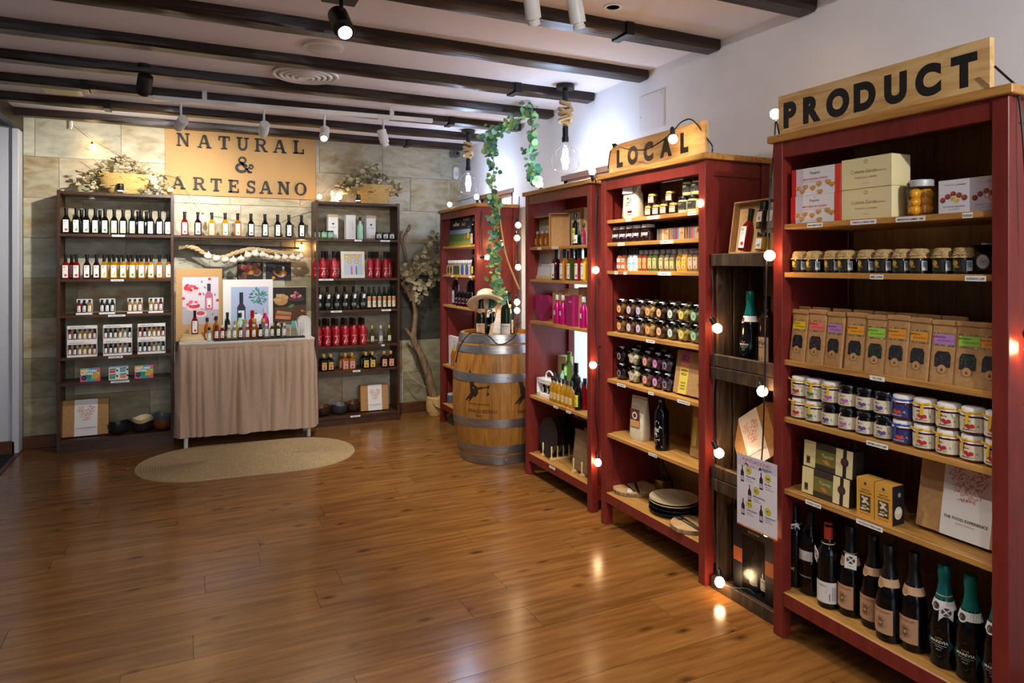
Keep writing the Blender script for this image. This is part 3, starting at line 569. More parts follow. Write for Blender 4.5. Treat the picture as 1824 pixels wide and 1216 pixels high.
# ---------------------------------------------------------------- the big sign with slab-serif letters
def arc(cx, cz, rx, rz, a0, a1, t0, n=14, t1=None):
    t1 = t1 or t0; out = []
    for i in range(n):
        q = []
        for j, k in ((i, 0), (i + 1, 0), (i + 1, 1), (i, 1)):
            a = math.radians(a0 + (a1 - a0) * j / n); tt = t0 + (t1 - t0) * abs(math.sin(a)); f = tt if k else 0
            q.append((cx + (rx - f) * math.cos(a), cz + (rz - f) * math.sin(a)))
        out.append(q)
    return out
def bx_(x0, z0, x1, z1): return [(x0, z0), (x1, z0), (x1, z1), (x0, z1)]
def dg(x0, z0, x1, z1, w): return [(x0 - w / 2, z0), (x0 + w / 2, z0), (x1 + w / 2, z1), (x1 - w / 2, z1)]
SER = {
 'N': [bx_(.1, 0, .22, 1), bx_(.7, 0, .82, 1), dg(.2, 1, .76, 0, .2), bx_(0, 0, .32, .09), bx_(0, .91, .22, 1), bx_(.6, .91, .92, 1)],
 'A': [dg(.13, 0, .43, 1, .1), dg(.8, 0, .5, 1, .2), bx_(.25, .3, .68, .4), bx_(0, 0, .3, .09), bx_(.62, 0, .98, .09)],
 'T': [bx_(.3, 0, .5, 1), bx_(0, .9, .8, 1), bx_(0, .68, .08, 1), bx_(.72, .68, .8, 1), bx_(.18, 0, .62, .09)],
 'U': [bx_(.12, .35, .3, 1), bx_(.66, .35, .78, 1), bx_(0, .91, .42, 1), bx_(.55, .91, .9, 1)] + arc(.45, .35, .33, .36, 180, 360, .15),
 'R': [bx_(.1, 0, .29, 1), bx_(0, 0, .4, .09), bx_(0, .91, .5, 1), bx_(.25, .46, .5, .56), dg(.5, .5, .78, 0, .2), bx_(.68, 0, .95, .09)] + arc(.5, .73, .3, .27, -90, 90, .18, t1=.1),
 'L': [bx_(.1, 0, .29, 1), bx_(0, .91, .4, 1), bx_(0, 0, .78, .1), bx_(.7, 0, .78, .36)],
 'E': [bx_(.1, 0, .29, 1), bx_(0, .9, .74, 1), bx_(0, 0, .78, .1), bx_(.7, 0, .78, .33), bx_(.66, .7, .74, 1), bx_(.25, .46, .55, .56), bx_(.5, .36, .57, .66)],
 'S': arc(.38, .73, .3, .28, 20, 270, .15, t1=.13) + arc(.38, .27, .33, .28, -160, 90, .16, t1=.13) + [bx_(.6, .68, .68, 1), bx_(.04, 0, .12, .33)],
 'O': arc(.45, .5, .45, .51, 0, 360, .2, 28, t1=.09),
 '&': arc(.42, .78, .24, .22, 0, 360, .1, 20) + arc(.38, .3, .38, .32, 20, 350, .16, 22) + [dg(.3, .66, .84, .04, .17), dg(.66, .16, .92, .5, .09)] + arc(.92, .4, .16, .16, -150, 150, .08) + [bx_(.72, 0, .98, .1)]}
def ser_mesh(ch):
    b = B()
    for pl in SER[ch]: b.prism(pl, -.022, 0)
    return b.mesh('letter', LETTER)
t = T('wall_sign', (-.155, YF - .012, 2.07), 0, 'kraft board sign with black letters NATURAL & ARTESANO', 'sign'); sg = t
part(t, 'board', B().box(0, 1.254, 0, .012, 0, .575, bev=.001).mesh('board', KRAFTS))
def big_letter(ch, cx, cy, hpx):
    q = atY(290 + cx * .222, 210 + cy * .222, YF - .02); h = hpx * .222 * dep(q) / FPX; me = cache(('ser', ch), lambda: ser_mesh(ch))
    wd = max(v.co.x for v in me.vertices); o = part(sg, 'letter', me, (q.x - wd * h / 2 + .155, 0, q.z - h / 2 - 2.07)); o.scale = (h, 1, h)
for ch, cx, cy in zip('NATURAL', (163, 335, 493, 641, 790, 938, 1088), (175, 190, 200, 210, 220, 230, 236)): big_letter(ch, cx, cy, 104)
big_letter('&', 655, 376, 128)
for ch, cx, cy in zip('ARTESANO', (127, 295, 428, 567, 705, 827, 970, 1105), (518, 527, 537, 547, 553, 557, 562, 570)): big_letter(ch, cx, cy, 100)
# ---------------------------------------------------------------- LOCAL and PRODUCT plank signs
def plank_sign(desc, X, y0, y1, z, h, txt, th, lz, spans, gap=0):
    t = T('plank_sign', (X, y1, z), RZ, desc, 'sign'); W = y1 - y0
    part(t, 'plank', B().box(0, W, 0, .022, 0, h, bev=.0015).mesh('plank', PINE))
    for ch, cx in zip(txt, spans): part(t, 'letter', D().text(ch, 0, 0, th, '#17181a', 0, .068, sx=.9).mesh('letter'), (cx, 0, lz))
    return t
def span(px, X, y1): return y1 - RY(px, X)
zt = 1.97; Xs = 2.19
y1 = RY(1386, Xs); y0 = RY(1764, Xs)
plank_sign('pine plank sign reading PRODUCT on nearest red bookcase', Xs, y0, y1, zt, .178, 'PRODUCT', .093, .05, [span(p, Xs, y1) for p in (1407, 1446, 1492, 1540, 1595, 1653, 1717)])
Xs2 = 2.2; y1 = RY(1085, Xs2); y0 = RY(1256, Xs2)
plank_sign('pine plank sign reading LOCAL on second red bookcase', Xs2, y0, y1, zt, .172, 'LOCAL', .09, .046, [span(p, Xs2, y1) for p in (1104, 1127, 1155, 1186, 1219)])
# ---------------------------------------------------------------- stacked crates between the PRODUCT and LOCAL bookcases
CX0, CY1, CW, CD = 2.16, 2.395, .37, .3
for k, (z0, z1, ds) in enumerate(((0, .5, 'bottom'), (.502, 1.002, 'middle'), (1.004, 1.51, 'top'))):
    t = T('wooden_crate', (CX0, CY1, z0), RZ, 'old dark wooden crate standing on end, %s of the stack' % ds, 'crate', '', 'stacked old crates'); H = z1 - z0
    endm = cache(('crend', round(H, 3)), lambda: B().box(0, CW, 0, CD, 0, .022, bev=.002).mesh('end_board', CRATE))
    part(t, 'end_board', endm); part(t, 'end_board', endm, (0, 0, H - .022))
    cl = cache('crcleat', lambda: B().box(-.004, CW + .004, -.012, .012, 0, .055, bev=.003).mesh('cleat', CRATE)); part(t, 'cleat', cl); part(t, 'cleat', cl, (0, 0, H - .055))
    ss = cache(('crs', round(H, 3)), lambda: B().box(0, .012, 0, .085, .022, H - .022, bev=.002).mesh('side_slat', CRATE))
    bs = cache(('crb', round(H, 3)), lambda: B().box(0, .085, 0, .012, .022, H - .022, bev=.002).mesh('back_slat', CRATE))
    for yy in (.014, .11, .206):
        part(t, 'side_slat', ss, (0, yy, 0)); part(t, 'side_slat', ss, (CW - .012, yy, 0))
    for xx in (.014, .108, .202, .285 - .01): part(t, 'back_slat', bs, (xx, CD - .012, 0))
# ---------------------------------------------------------------- wine barrel
BH = .95
def brad(z): u = (z - BH / 2) / (BH / 2); return .285 + .06 * (1 - u * u)
bc = P(886, HOR, 5.27); t = T('wine_barrel', (bc.x, bc.y, 0), 0, 'oak wine barrel with steel hoops and crane print', 'barrel'); BAR = t
NS = 26; prof = [(brad(z), z) for z in [BH * i / 10 for i in range(11)]]
def stave():
    b = B(); a = PI / NS * .985; vs = []
    for r, z in prof:
        for k in (-1, 0, 1): vs.append((r * math.sin(a * k), -r * math.cos(a * k), z))
        for k in (1, -1): vs.append(((r - .025) * math.sin(a * k), -(r - .025) * math.cos(a * k), z))
    fs = [[i * 5 + j, i * 5 + (j + 1) % 5, (i + 1) * 5 + (j + 1) % 5, (i + 1) * 5 + j] for i in range(10) for j in range(5)] + [list(range(5)), [50 + j for j in range(5)][::-1]]
    return b.add(vs, fs).mesh('stave', STAVE, 30)
sm = stave()
for i in range(NS): part(t, 'stave', sm, (0, 0, 0), (0, 0, 2 * PI * i / NS))
part(t, 'barrel_head', B().lathe([(.0001, BH - .03), (.262, BH - .03), (.262, BH - .05), (.0001, BH - .05)], 32).mesh('barrel_head', STAVE, 30))
for z0, z1 in ((.888, .95), (.815, .872), (.61, .672), (.28, .345), (.085, .148), (.002, .072)):
    h = part(t, 'hoop', B().lathe([(brad(z0) - .002, z0), (brad(z0) + .003, z0), (brad((z0 + z1) / 2) + .0035, (z0 + z1) / 2), (brad(z1) + .003, z1), (brad(z1) - .002, z1)], 48, cap=False).mesh('hoop', STEEL, 40))
    rv = cache('rivet', lambda: B().lathe([(.006, 0), (.005, .003), (.0001, .004)], 10, M=Matrix.Rotation(PI / 2, 4, 'X')).mesh('rivet', STEEL, 40))
    for a in (-.2, -1.15, -1.05): part(h, 'rivet', rv, ((brad((z0 + z1) / 2) + .0035) * math.sin(a), -(brad((z0 + z1) / 2) + .0035) * math.cos(a), (z0 + z1) / 2), (0, 0, a))
def crane():
    d = D(.0006); c = '#2b170c'
    d.poly([(-.01, .02), (.03, .0), (.055, .03), (.05, .075), (.02, .09), (-.015, .07)], c); d.poly([(-.015, .07), (.02, .09), (.0, .16), (-.03, .2), (-.035, .15), (-.02, .11)], c)
    d.poly([(.05, .055), (.055, .075), (.1, .08), (.125, .075), (.1, .068)], c); d.disc(.128, .078, .011, c); d.poly([(.13, .07), (.12, .03), (.126, .03)], c)
    d.poly([(-.01, .03), (.01, .01), (-.05, -.03), (-.058, -.026)], c); d.poly([(.005, .02), (.02, .01), (-.02, -.035), (-.03, -.03)], c); d.disc(.131, .03, .008, c); d.disc(.125, .022, .007, c)
    return d
dc = crane(); dl = D(.0006); dl.text('BODEGA ANTIGUA', .06, -.055, .014, '#2b170c', 1); dl.text('ATALGUEDERO', .08, -.11, .024, '#2b170c', 1, .01); dl.text('XALO', .06, -.14, .015, '#2b170c', 1, .01)
dc.v = [(x, z + .50, L) for x, z, L in dc.v]; dl.v = [(x, z + .50, L) for x, z, L in dl.v]; part(t, 'lettering', dl.mesh('lettering', brad), (0, 0, 0), (0, 0, -1.0))
part(t, 'crane_print', dc.mesh('crane_print', brad), (0, 0, 0), (0, 0, -1.0)); dc2 = crane(); dc2.v = [(x, z + .48, L) for x, z, L in dc2.v]; part(t, 'lettering', D(.0006).text('PEDRO', .02, .38, .024, '#2b170c', 1, .01).mesh('lettering', brad), (0, 0, 0), (0, 0, .12))
part(t, 'crane_print', dc2.mesh('crane_print', brad), (0, 0, 0), (0, 0, .12))
# ---------------------------------------------------------------- skirted tasting table and rug
TX0, TX1, TY0, TY1, TZt = -.035, .985, 5.985, 6.27, .845
t = T('skirted_table', (0, 0, 0), 0, 'white-topped tasting table with pleated beige linen skirt', 'table')
part(t, 'table_top', B().box(TX0 - .01, TX1 + .01, TY0 - .008, TY1, TZt - .02, TZt, bev=.003).mesh('table_top', mat('white_table', '#dcd8d2', .45)))
for x, yy in ((.005, 6.02), (.955, 6.02), (.005, 6.24), (.955, 6.24)): part(t, 'leg', cache('tleg', lambda: B().lathe([(.016, 0), (.02, TZt - .02)], 14).mesh('leg', WMET, 40)), (x, yy, 0))
def skirt():
    path = []; n1, n2 = 26, 190
    for i in range(n1): path.append((TX0, TY1 - (TY1 - TY0) * i / n1, -1, 0))
    for i in range(n2 + 1): path.append((TX0 + (TX1 - TX0) * i / n2, TY0, 0, -1))
    for i in range(1, n1 + 1): path.append((TX1, TY0 + (TY1 - TY0) * i / n1, 1, 0))
    nz = 12; vs = []; rg = random.Random(4); L = 0; ph = [0]
    for i in range(1, len(path)): ph.append(ph[-1] + math.hypot(path[i][0] - path[i - 1][0], path[i][1] - path[i - 1][1]))
    for j in range(nz + 1):
        u = j / nz
        for i, (x, yy, nx, ny) in enumerate(path):
            s = ph[i] * 2 * PI / .078; fold = (abs(noise.noise(Vector((ph[i] * 15, u * .6, 3)))) ** .8 * .055 + abs(noise.noise(Vector((ph[i] * 6, u * .5, 9)))) * .03) * min(1, .2 + u * 3)
            out = .004 + fold + .012 * u * u
            z = TZt - .012 - (TZt - .012 - .095) * u + .012 * noise.noise(Vector((ph[i] * 2.2, 0, 1))) * u + (.012 * (x - .45) * -1 if u == 1 else 0)
            vs.append((x + nx * out, yy + ny * out, z))
    W = len(path); fs = [[j * W + i, j * W + i + 1, (j + 1) * W + i + 1, (j + 1) * W + i] for j in range(nz) for i in range(W - 1)]
    return mk('skirt', vs, fs, LINEN, 60)
part(t, 'skirt', skirt()); part(t, 'skirt_band', B().box(TX0 - .008, TX1 + .008, TY0 - .0115, TY0 - .0065, TZt - .05, TZt - .014, bev=.001).mesh('skirt_band', LINEN))
def rug():
    R, S, n = .475, .30, 26; rows = []; K = 80
    for k in range(n * 4 + 1):
        r = R * k / (n * 4); z = .005 + .007 * abs(math.sin(PI * k / 4)); ring = []
        if k == n * 4: z = .0005
        for i in range(K):
            a = 2 * PI * i / K; c = math.cos(a); ring.append(((S if c >= 0 else -S) + r * c + (0 if abs(c) > 1e-6 else 0), r * math.sin(a), z))
        rows.append(ring)
    vs = [v for rg in rows for v in rg]; fs = [[k * K + i, k * K + (i + 1) % K, (k + 1) * K + (i + 1) % K, (k + 1) * K + i] for k in range(n * 4) for i in range(K)]
    return mk('rug', vs, fs, JUTE, 80)
single('oval_rug', rug(), 'oval braided jute rug on floor in front of table', 'rug', loc=(.445, 5.52, 0), rz=math.radians(-4))
# ================================================================ GOODS ON THE TWO DARK BOOKCASES AND THE PLANK SHELF
def Bk(px, Y, z): return (BX(px, Y), Y, z)
def R(px, X, z): return (X, RY(px, X), z)
def nsq(n, fc, leaf=None): return lab_fruit(.036, .096, n, fc, leaf)
TOM, OLV, LEM, LIM, RAS, POM, ORA, HERB, SMK = '#c8321f', '#7f9a3a', '#e3c52a', '#b7c93f', '#c0303a', '#7c1d3a', '#e08a28', '#4e8a3f', '#8b8f86'
FN = {TOM: 'tomato', OLV: 'olive', LEM: 'lemon', LIM: 'lime', RAS: 'raspberry', POM: 'pomegranate', ORA: 'orange', HERB: 'green leaf', SMK: 'grey herb'}
z = ZDL[0]
for px, fc, lf in zip((118, 136, 154, 170, 187, 203.5, 219.5, 236, 251.5, 268, 284, 299), (TOM, OLV, OLV, OLV, HERB, LEM, LIM, LEM, LIM, LIM, SMK, SMK), [None, HERB, HERB, HERB, HERB] + [None] * 7):
    oil_bottle(Bk(px, 6.325, z), 0, 'dark', nsq('%02d' % random.randint(10, 14), fc, lf), 'dark oil bottle with %s label' % FN[fc], "on left bookcase's top bottle shelf")
for px in (145, 178, 246, 261): oil_bottle(Bk(px, 6.45, z), .1, 'dark', nsq('12', OLV), 'dark oil bottle in back row', "on left bookcase's top bottle shelf")
z = ZDL[1]
for px, g, fc, lf in zip((117, 136, 155, 172, 185.5, 203, 219.5, 236, 252, 269, 284, 300), ['red', 'red', 'purple', 'purple', 'yellow', 'yellow', 'yellow', 'yellow', 'yellow', 'yellow', 'amber', 'amber'], (RAS, RAS, POM, POM, LEM, LEM, HERB, HERB, HERB, HERB, ORA, ORA), [None] * 4 + [HERB] * 6 + [None] * 2):
    oil_bottle(Bk(px, 6.325, z), 0, g, nsq('0%d' % random.randint(1, 9), fc, lf), '%s vinegar bottle with %s label' % ({'purple': 'dark red', 'yellow': 'golden'}.get(g, g), FN[fc]), "on left bookcase's second shelf", w=.053, h=.192)
for px, g in ((128, 'red'), (195, 'yellow'), (212, 'yellow'), (229, 'amber'), (245, 'yellow'), (261, 'amber')): oil_bottle(Bk(px, 6.42, z), 0, g, nsq('05', LEM), '%s vinegar bottle in back row' % ({'yellow': 'golden'}.get(g, g)), "on left bookcase's second shelf", w=.053, h=.192)
MINI = [('red', RAS), ('purple', POM), ('yellow', LEM), ('yellow', HERB), ('amber', ORA), ('red', TOM)]
MINI2 = [('brown', TOM), ('dark', SMK), ('green', HERB), ('yellow', LIM), ('clear', OLV), ('brown', SMK)]
def mini(root, x, yy, z, g, fc, s=1):
    o = part(root, 'mini_bottle', body('mini', g), (x, yy, z)); o.scale = (s, s, s)
    part(o, 'cap', capm('mini', BLACK)); part(o, 'label', lab_fruit(.024, .048, '0%d' % (abs(hash(fc)) % 5 + 1 if 0 else 3), fc, None, .0174), (0, 0, .008))
def pack(loc, n, w_, h_, sets, desc, place, header):
    d = .055; t = T('bottle_pack', loc, 0, desc, 'bottle pack', place, 'packs of mini bottles')
    b = B().box(-w_ / 2, w_ / 2, 0, d, 0, .014).box(-w_ / 2, w_ / 2, d - .002, d, .014, h_)
    if header: b.box(-w_ / 2, w_ / 2, 0, d - .002, h_ - .024, h_).box(-w_ / 2, -w_ / 2 + .002, 0, d - .002, .014, h_ - .024).box(w_ / 2 - .002, w_ / 2, 0, d - .002, .014, h_ - .024)
    part(t, 'tray', b.mesh('tray', WHITE))
    if header: part(t, 'print', cache(('hdr', w_), lambda: D().text('GOURMET COLLECTION', -w_ * .42, .0, .007, INK, 0, .01, 'L', w_ * .5).rect(-w_ * .42, -.005, w_ * .3, -.003, '#8c8c8c', 0).mesh('print')), (0, 0, h_ - .014))
    else: part(t, 'clear_cover', B().box(-w_ / 2, w_ / 2, .001, d - .003, .014, h_).mesh('clear_cover', M_wrap))
    for i in range(n): mini(t, -w_ / 2 + w_ * (i + .5) / n, .026, .0145, *sets[i % 6], s=min(1, (h_ - (.042 if header else .018)) / .101))
for k, px in enumerate((149.5, 190.5, 240, 277.5)): pack(Bk(px, 6.32, ZDL[2]), 3, .108, .122, MINI[k:] + MINI[:k] if k != 1 else MINI2, 'clear box of three mini bottles', "on left bookcase's third shelf", 0)
for k, px in enumerate((146, 209.5, 270)):
    pack(Bk(px, 6.30, ZDL[3]), 6, .2, .122, MINI if k == 0 else MINI2, 'lower white six bottle carton', "on left bookcase's fourth shelf", 1)
    pack(Bk(px, 6.30, ZDL[3] + .1225), 6, .2, .122, MINI if k != 1 else MINI2, 'upper white six bottle carton', "on left bookcase's fourth shelf", 1)
def mustard_front():
    d = D(); W, H = .135, .106
    d.rect(-W / 2, 0, W / 2, H, '#2f9fae', 0); d.poly([(-W / 2, 0), (-.02, 0), (-.035, .04), (-W / 2, .05)], '#d6549a', 1); d.poly([(-W / 2, .055), (-.03, .06), (-.01, H), (-W / 2, H * .93)], '#e2a52b', 1)
    d.poly([(.0, .02), (W / 2, .02), (W / 2, .075), (.03, .07)], '#d9a62c', 1); d.poly([(.02, H), (W / 2, H * .7), (W / 2, H)], '#e05f78', 1); d.poly([(.03, 0), (W / 2, 0), (W / 2, .045)], '#e05f78', 2); d.poly([(-.03, .03), (.01, .02), (.0, .06), (-.03, .06)], '#2b8c63', 1)
    d.text('MUSTARD', -.06, .076, .017, '#ffffff', 3, .03, 'L'); d.text('LOVERS', -.06, .054, .017, '#ffffff', 3, .03, 'L'); d.disc(-.042, .03, .018, '#27212b', 3); d.text('PACK', -.042, .027, .006, '#d0c9d6', 4); d.text('x4', .05, .06, .011, '#ffffff', 3)
    return d.mesh('print')
def mustard_back():
    d = D(); W, H = .135, .106; d.rect(-W / 2, 0, W / 2, H, '#d9dfe2', 0); d.rect(-W / 2, H * .94, W / 2, H, '#2f9fae', 1)
    for x, zz, c in ((-.062, .055, '#d9485a'), (.01, .06, '#4aa5bd'), (-.062, .01, '#3d9a6a'), (.012, .012, '#d98f28')):
        d.rect(x, zz, x + .04, zz + .024, c, 1); d.line(x, zz + .03, x + .045, zz + .033, .008, INK, 1); d.disc(x + .052, zz + .02, .008, '#2a2a2e', 2)
    return d.mesh('print')
for px, f, ds in ((160.7, mustard_front, 'colourful MUSTARD LOVERS box, left one'), (211, mustard_back, 'white box with four sauce pictures, between the colourful boxes'), (256.5, mustard_front, 'colourful MUSTARD LOVERS box, right one')):
    carton('mustard_box', Bk(px, 6.31, ZDL[4]), 0, .135, .05, .106, WHITE if f is mustard_back else mat('teal_card', '#2f93a1', .6), ds, 'box', "on left bookcase's fifth shelf", [(cache(f.__name__, f), 'f')])
def heart_print(w_, h_, bw):
    d = D(); x0 = -w_ * .24; d.rect(x0, 0, x0 + bw, h_, '#e6e2de', 0); cx = x0 + bw / 2; rg = random.Random(9); s = bw * .42; cs = ('#d79a90', '#cf7f76', '#dcae9f', '#c98f83', '#b96a63')
    n = 0
    while n < 170:
        u, v = rg.uniform(-1.2, 1.2), rg.uniform(-1.1, 1.3)
        if (u * u + v * v - 1) ** 3 - u * u * v ** 3 > -.02: continue
        n += 1; k = rg.random()
        if k < .6: d.disc(cx + u * s * .85, h_ * .58 + v * s * .85, s * rg.uniform(.04, .1), rg.choice(cs), 1 + n % 3, 7, rg.uniform(.3, .8), rg.random() * 3)
        else: a = rg.random() * 6.3; d.line(cx + u * s * .85, h_ * .58 + v * s * .85, cx + u * s * .85 + .2 * s * math.cos(a), h_ * .58 + v * s * .85 + .2 * s * math.sin(a), s * .035, rg.choice(cs), 2)
    d.text('THE FOOD EXPERIENCE', cx, h_ * .2, h_ * .033, '#332c2a', 1, .01, maxw=bw * .88); d.text('CITRUS FLAVOUR', cx, h_ * .155, h_ * .02, '#c2776d', 1, maxw=bw * .5)
    return d.mesh('print')
def heart_box(loc, rz, desc, place='', tilt=-.12, s=1.0, band=.5):
    w_, h_ = .315 * s, .285 * s
    return carton('gift_box', loc, rz, w_, .07, h_, KRAFT, desc, 'gift box', place, [(cache(('hp', s), lambda: heart_print(w_, h_, w_ * band)), 'f')], 'kraft heart gift boxes', tilt)
heart_box((BX(152, 6.36), 6.36, ZDL[5] + .001), 0, 'kraft gift box with printed heart', "at the foot of left bookcase")
def bowl(loc, c1, c2, r, h, desc, place, ph=0):
    t = T('bowl', loc, ph, desc, 'bowl', place, 'wavy stoneware bowls'); m1, m2 = mat('glaze_' + c1, c1, .3), mat('glaze_' + c2, c2, .3)
    def wob(a, zz): return 1
    def prof(out): return [(r * .45, 0), (r * .72, h * .1), (r * .93, h * .4), (r, h * .8), (r * 1.02, h)] if out else [(r * .99, h * .995), (r * .96, h * .8), (r * .88, h * .4), (r * .66, h * .13), (.0001, h * .1)]
    def wav(b): b.v = [(x, yy, zz + (.1 * h * math.sin(3 * math.atan2(yy, x)) * max(0, zz / h) ** 2)) for x, yy, zz in b.v]; return b
    part(t, 'outer_shell', cache(('bo', c1, r, h), lambda: wav(B().lathe(prof(1), 32, cap=True) if 0 else B().lathe([(.0001, 0)] + prof(1), 32, cap=False)).mesh('outer_shell', m1, 50)))
    part(t, 'inner_glaze', cache(('bi', c2, r, h), lambda: wav(B().lathe([(r * 1.02, h)] + prof(0), 32, cap=False)).mesh('inner_glaze', m2, 50)))
pl = 'at the foot of left bookcase'
bowl(Bk(212, 6.39, ZDL[5]), '#232329', '#17171b', .083, .085, 'dark charcoal wavy bowl', pl, .3)
bowl(Bk(254, 6.39, ZDL[5]), '#2c2627', '#2c2627', .085, .085, 'dark bowl under the cream bowl', pl, .9); bowl((BX(254, 6.39), 6.39, ZDL[5] + .03), '#c9b285', '#d8c69e', .083, .085, 'cream wavy bowl nested on a dark one', pl, .9)
bowl(Bk(289, 6.42, ZDL[5]), '#7c4526', '#5d3420', .078, .085, 'terracotta wavy bowl under a grey one', pl, 1.6); bowl((BX(289, 6.42), 6.42, ZDL[5] + .035), '#4c535a', '#5d656c', .078, .085, 'blue grey wavy bowl stacked on terracotta', pl, 1.6)
# the plank shelf
for px, g, fc in zip((329, 352.6, 377, 401, 423.5, 447, 472, 494.5, 514.5, 537), ('red', 'purple', 'yellow', 'yellow', 'amber', 'dark', 'dark', 'dark', 'dark', 'dark'), (RAS, POM, LEM, HERB, ORA, TOM, OLV, LIM, SMK, SMK)):
    oil_bottle(Bk(px, 6.36, 1.71), 0, g, nsq('0%d' % random.randint(1, 9), fc, HERB if fc in (LEM, OLV) else None), '%s bottle with %s label' % ({'purple': 'dark red', 'yellow': 'golden', 'dark': 'dark'}.get(g, g), FN[fc]), 'on plank shelf below the sign', w=.056, h=.2)
# right dark bookcase
z = ZDR[0]
for px in (565, 577, 588.5): jar(Bk(px, 6.33, z), 0, 'lgreen', BLACK, lab_plain(.05, .045, '#8fb9a5', 'PESTO', '#1f3a30', None, .0302), 'small pale green jar', "on right bookcase's top shelf", .03, .075, 'pale green jars')
for px in (674, 686, 697): jar(Bk(px, 6.33, z), 0, 'dark', BLACK, lab_plain(.05, .04, '#d8d8d4', 'OLIVES', '#111111', None, .0302, '#1a1a1a'), 'small black jar', "on right bookcase's top shelf", .03, .07, 'black olive jars')
def tallbox(): 
    d = D(); d.rect(-.045, 0, .045, .018, '#b89568', 0); d.rect(-.045, .205, .045, .23, '#c9b08a', 0); d.disc(0, .145, .012, INK, 0, 10, .6); d.line(0, .14, 0, .125, .004, INK, 0); d.text('EL OLIVAR', 0, .108, .008, INK, 0, .01); return d.mesh('print')
for px, k in ((593.5, 0), (625, 1), (661, 2)):
    pr = [(cache('tallbox', tallbox), 'f')] if k != 1 else [(cache('tallbox2', lambda: D().text('M I L E N A', 0, 0, .009, '#8a9a92', 0).mesh('print')), 'f')]
    c = carton('bottle_box', Bk(px, 6.40, z), 0, .09, .085, .23, WHITE, ('tall white bottle box with black emblem', 'tall white bottle box with vertical lettering', 'tall white bottle box with black emblem')[k], 'box', "on right bookcase's top shelf", pr)
    if k == 1:
        for ch in c.children:
            if ch.name.startswith('print'): ch.rotation_euler = (0, PI / 2, 0); ch.location = (.015, 0, .12)
rbottle('round', Bk(641.5, 6.33, z), 0, 'mint', BLACK, lab_plain(.026, .03, '#a6dcc0', 'OLI', '#17302a', None, .0252), .05, 'mint green bottle with black cap', "on right bookcase's top shelf", s=1.08)
def lab_red():
    d = D(); d.text('VERMUT DE XALO', 0, .088, .0062, '#f0e8e4', 0, .01, maxw=.05); d.text('ROJO', 0, .079, .005, '#f0e8e4', 0, .01)
    d.poly([(-.018, .03), (-.012, .022), (.012, .03), (.016, .048), (.004, .068), (-.004, .062), (-.012, .045)], '#efe6e0', 0); d.disc(-.004, .04, .006, '#b98a86', 1); d.disc(.008, .038, .005, '#c99c98', 1); d.poly([(.0, .068), (.006, .066), (.004, .074)], '#efe6e0', 1); d.text('XALO', .002, .014, .005, '#e0b060', 0)
    return d.mesh('label', .0342)
LR = cache('labred', lab_red)
def redb(px, Y, z, place): rbottle('red', Bk(px, Y, z), 0, 'redl', BLACK, LR, 0, 'red lacquered bottle with white figure', place, 'red_bottle', 'red lacquered bottles')
for px in (563.5, 575, 594.5): redb(px, 6.33, ZDR[1], "left of frame on right bookcase")
for px in (658.5, 671.5, 686): redb(px, 6.33, ZDR[1], "right of frame on right bookcase")
for px in (581, 602, 693, 665): redb(px, 6.43, ZDR[1], "behind frame on right bookcase")
for px in (567, 583, 599, 615, 630.5, 646.4): redb(px, 6.33, ZDR[3], "front row, right bookcase's fourth shelf")
for px in (577, 593, 610, 625, 641): redb(px, 6.43, ZDR[3], "back row, right bookcase's fourth shelf")
def frame_pic():
    d = D(); d.rect(-.08, -.1, .08, .1, '#b9c8da', 0)
    for x, zz in ((-.055, .075), (-.005, .08), (.045, .08), (-.03, .03), (.035, .03)): d.disc(x, zz, .021, '#d2a24a', 1); d.disc(x, zz, .015, '#e6c67c', 2)
    d.rect(-.02, -.09, -.005, -.02, '#d8647a', 1); d.rect(-.016, -.02, -.009, .0, '#d8647a', 1); d.rect(.025, -.09, .037, -.03, '#5b7a46', 1); d.rect(.028, -.03, .034, -.01, '#2c3a28', 1); return d.mesh('picture')
def frame(loc, w_, h_, fw, m, pic, desc, place, tilt=-.12, rz=0, name='picture_frame'):
    t = T(name, loc, rz, desc, 'frame', place); t.matrix_basis = Matrix.Translation(loc) @ Matrix.Rotation(rz, 4, 'Z') @ Matrix.Rotation(tilt, 4, 'X')
    part(t, 'frame', B().box(-w_ / 2, w_ / 2, 0, .018, 0, fw, bev=.002).box(-w_ / 2, w_ / 2, 0, .018, h_ - fw, h_, bev=.002).box(-w_ / 2, -w_ / 2 + fw, 0, .018, fw, h_ - fw, bev=.002).box(w_ / 2 - fw, w_ / 2, 0, .018, fw, h_ - fw, bev=.002).box(-w_ / 2 + fw, w_ / 2 - fw, .008, .016, fw, h_ - fw).mesh('frame', m))
    part(t, 'picture', pic, (0, .008, h_ / 2)); return t
frame((BX(629.5, 6.33), 6.33, ZDR[1]), .22, .25, .03, mat('pale_frame', '#e3dcc8', .5), frame_pic(), 'pale framed picture with gold medals and bottles', "on right bookcase's second shelf")
pl = "on right bookcase's third shelf"
def lab_roundg():
    d = D(); d.disc(0, .06, .026, '#7d8478', 0, 18); d.text('VINO', 0, .062, .01, '#e8e8e0', 1, .01); d.text('DULCE', 0, .048, .008, '#e8e8e0', 1, .01); return d.mesh('label', .0342)
for px in (567.6, 583, 599.4, 614, 629.4, 645.5):
    t = rbottle('red', Bk(px, 6.33, ZDR[2]), 0, 'matte', BLACK, cache('lrg', lab_roundg), 0, 'black bottle with round grey label', pl, group='black tagged bottles', s=.86)
    part(t, 'hang_tag', cache('htag', lambda: B().box(-.012, .012, -.001, .001, -.045, 0).mesh('hang_tag', WHITE)), (.016, -.03, .165), (-.3, .25, 0))
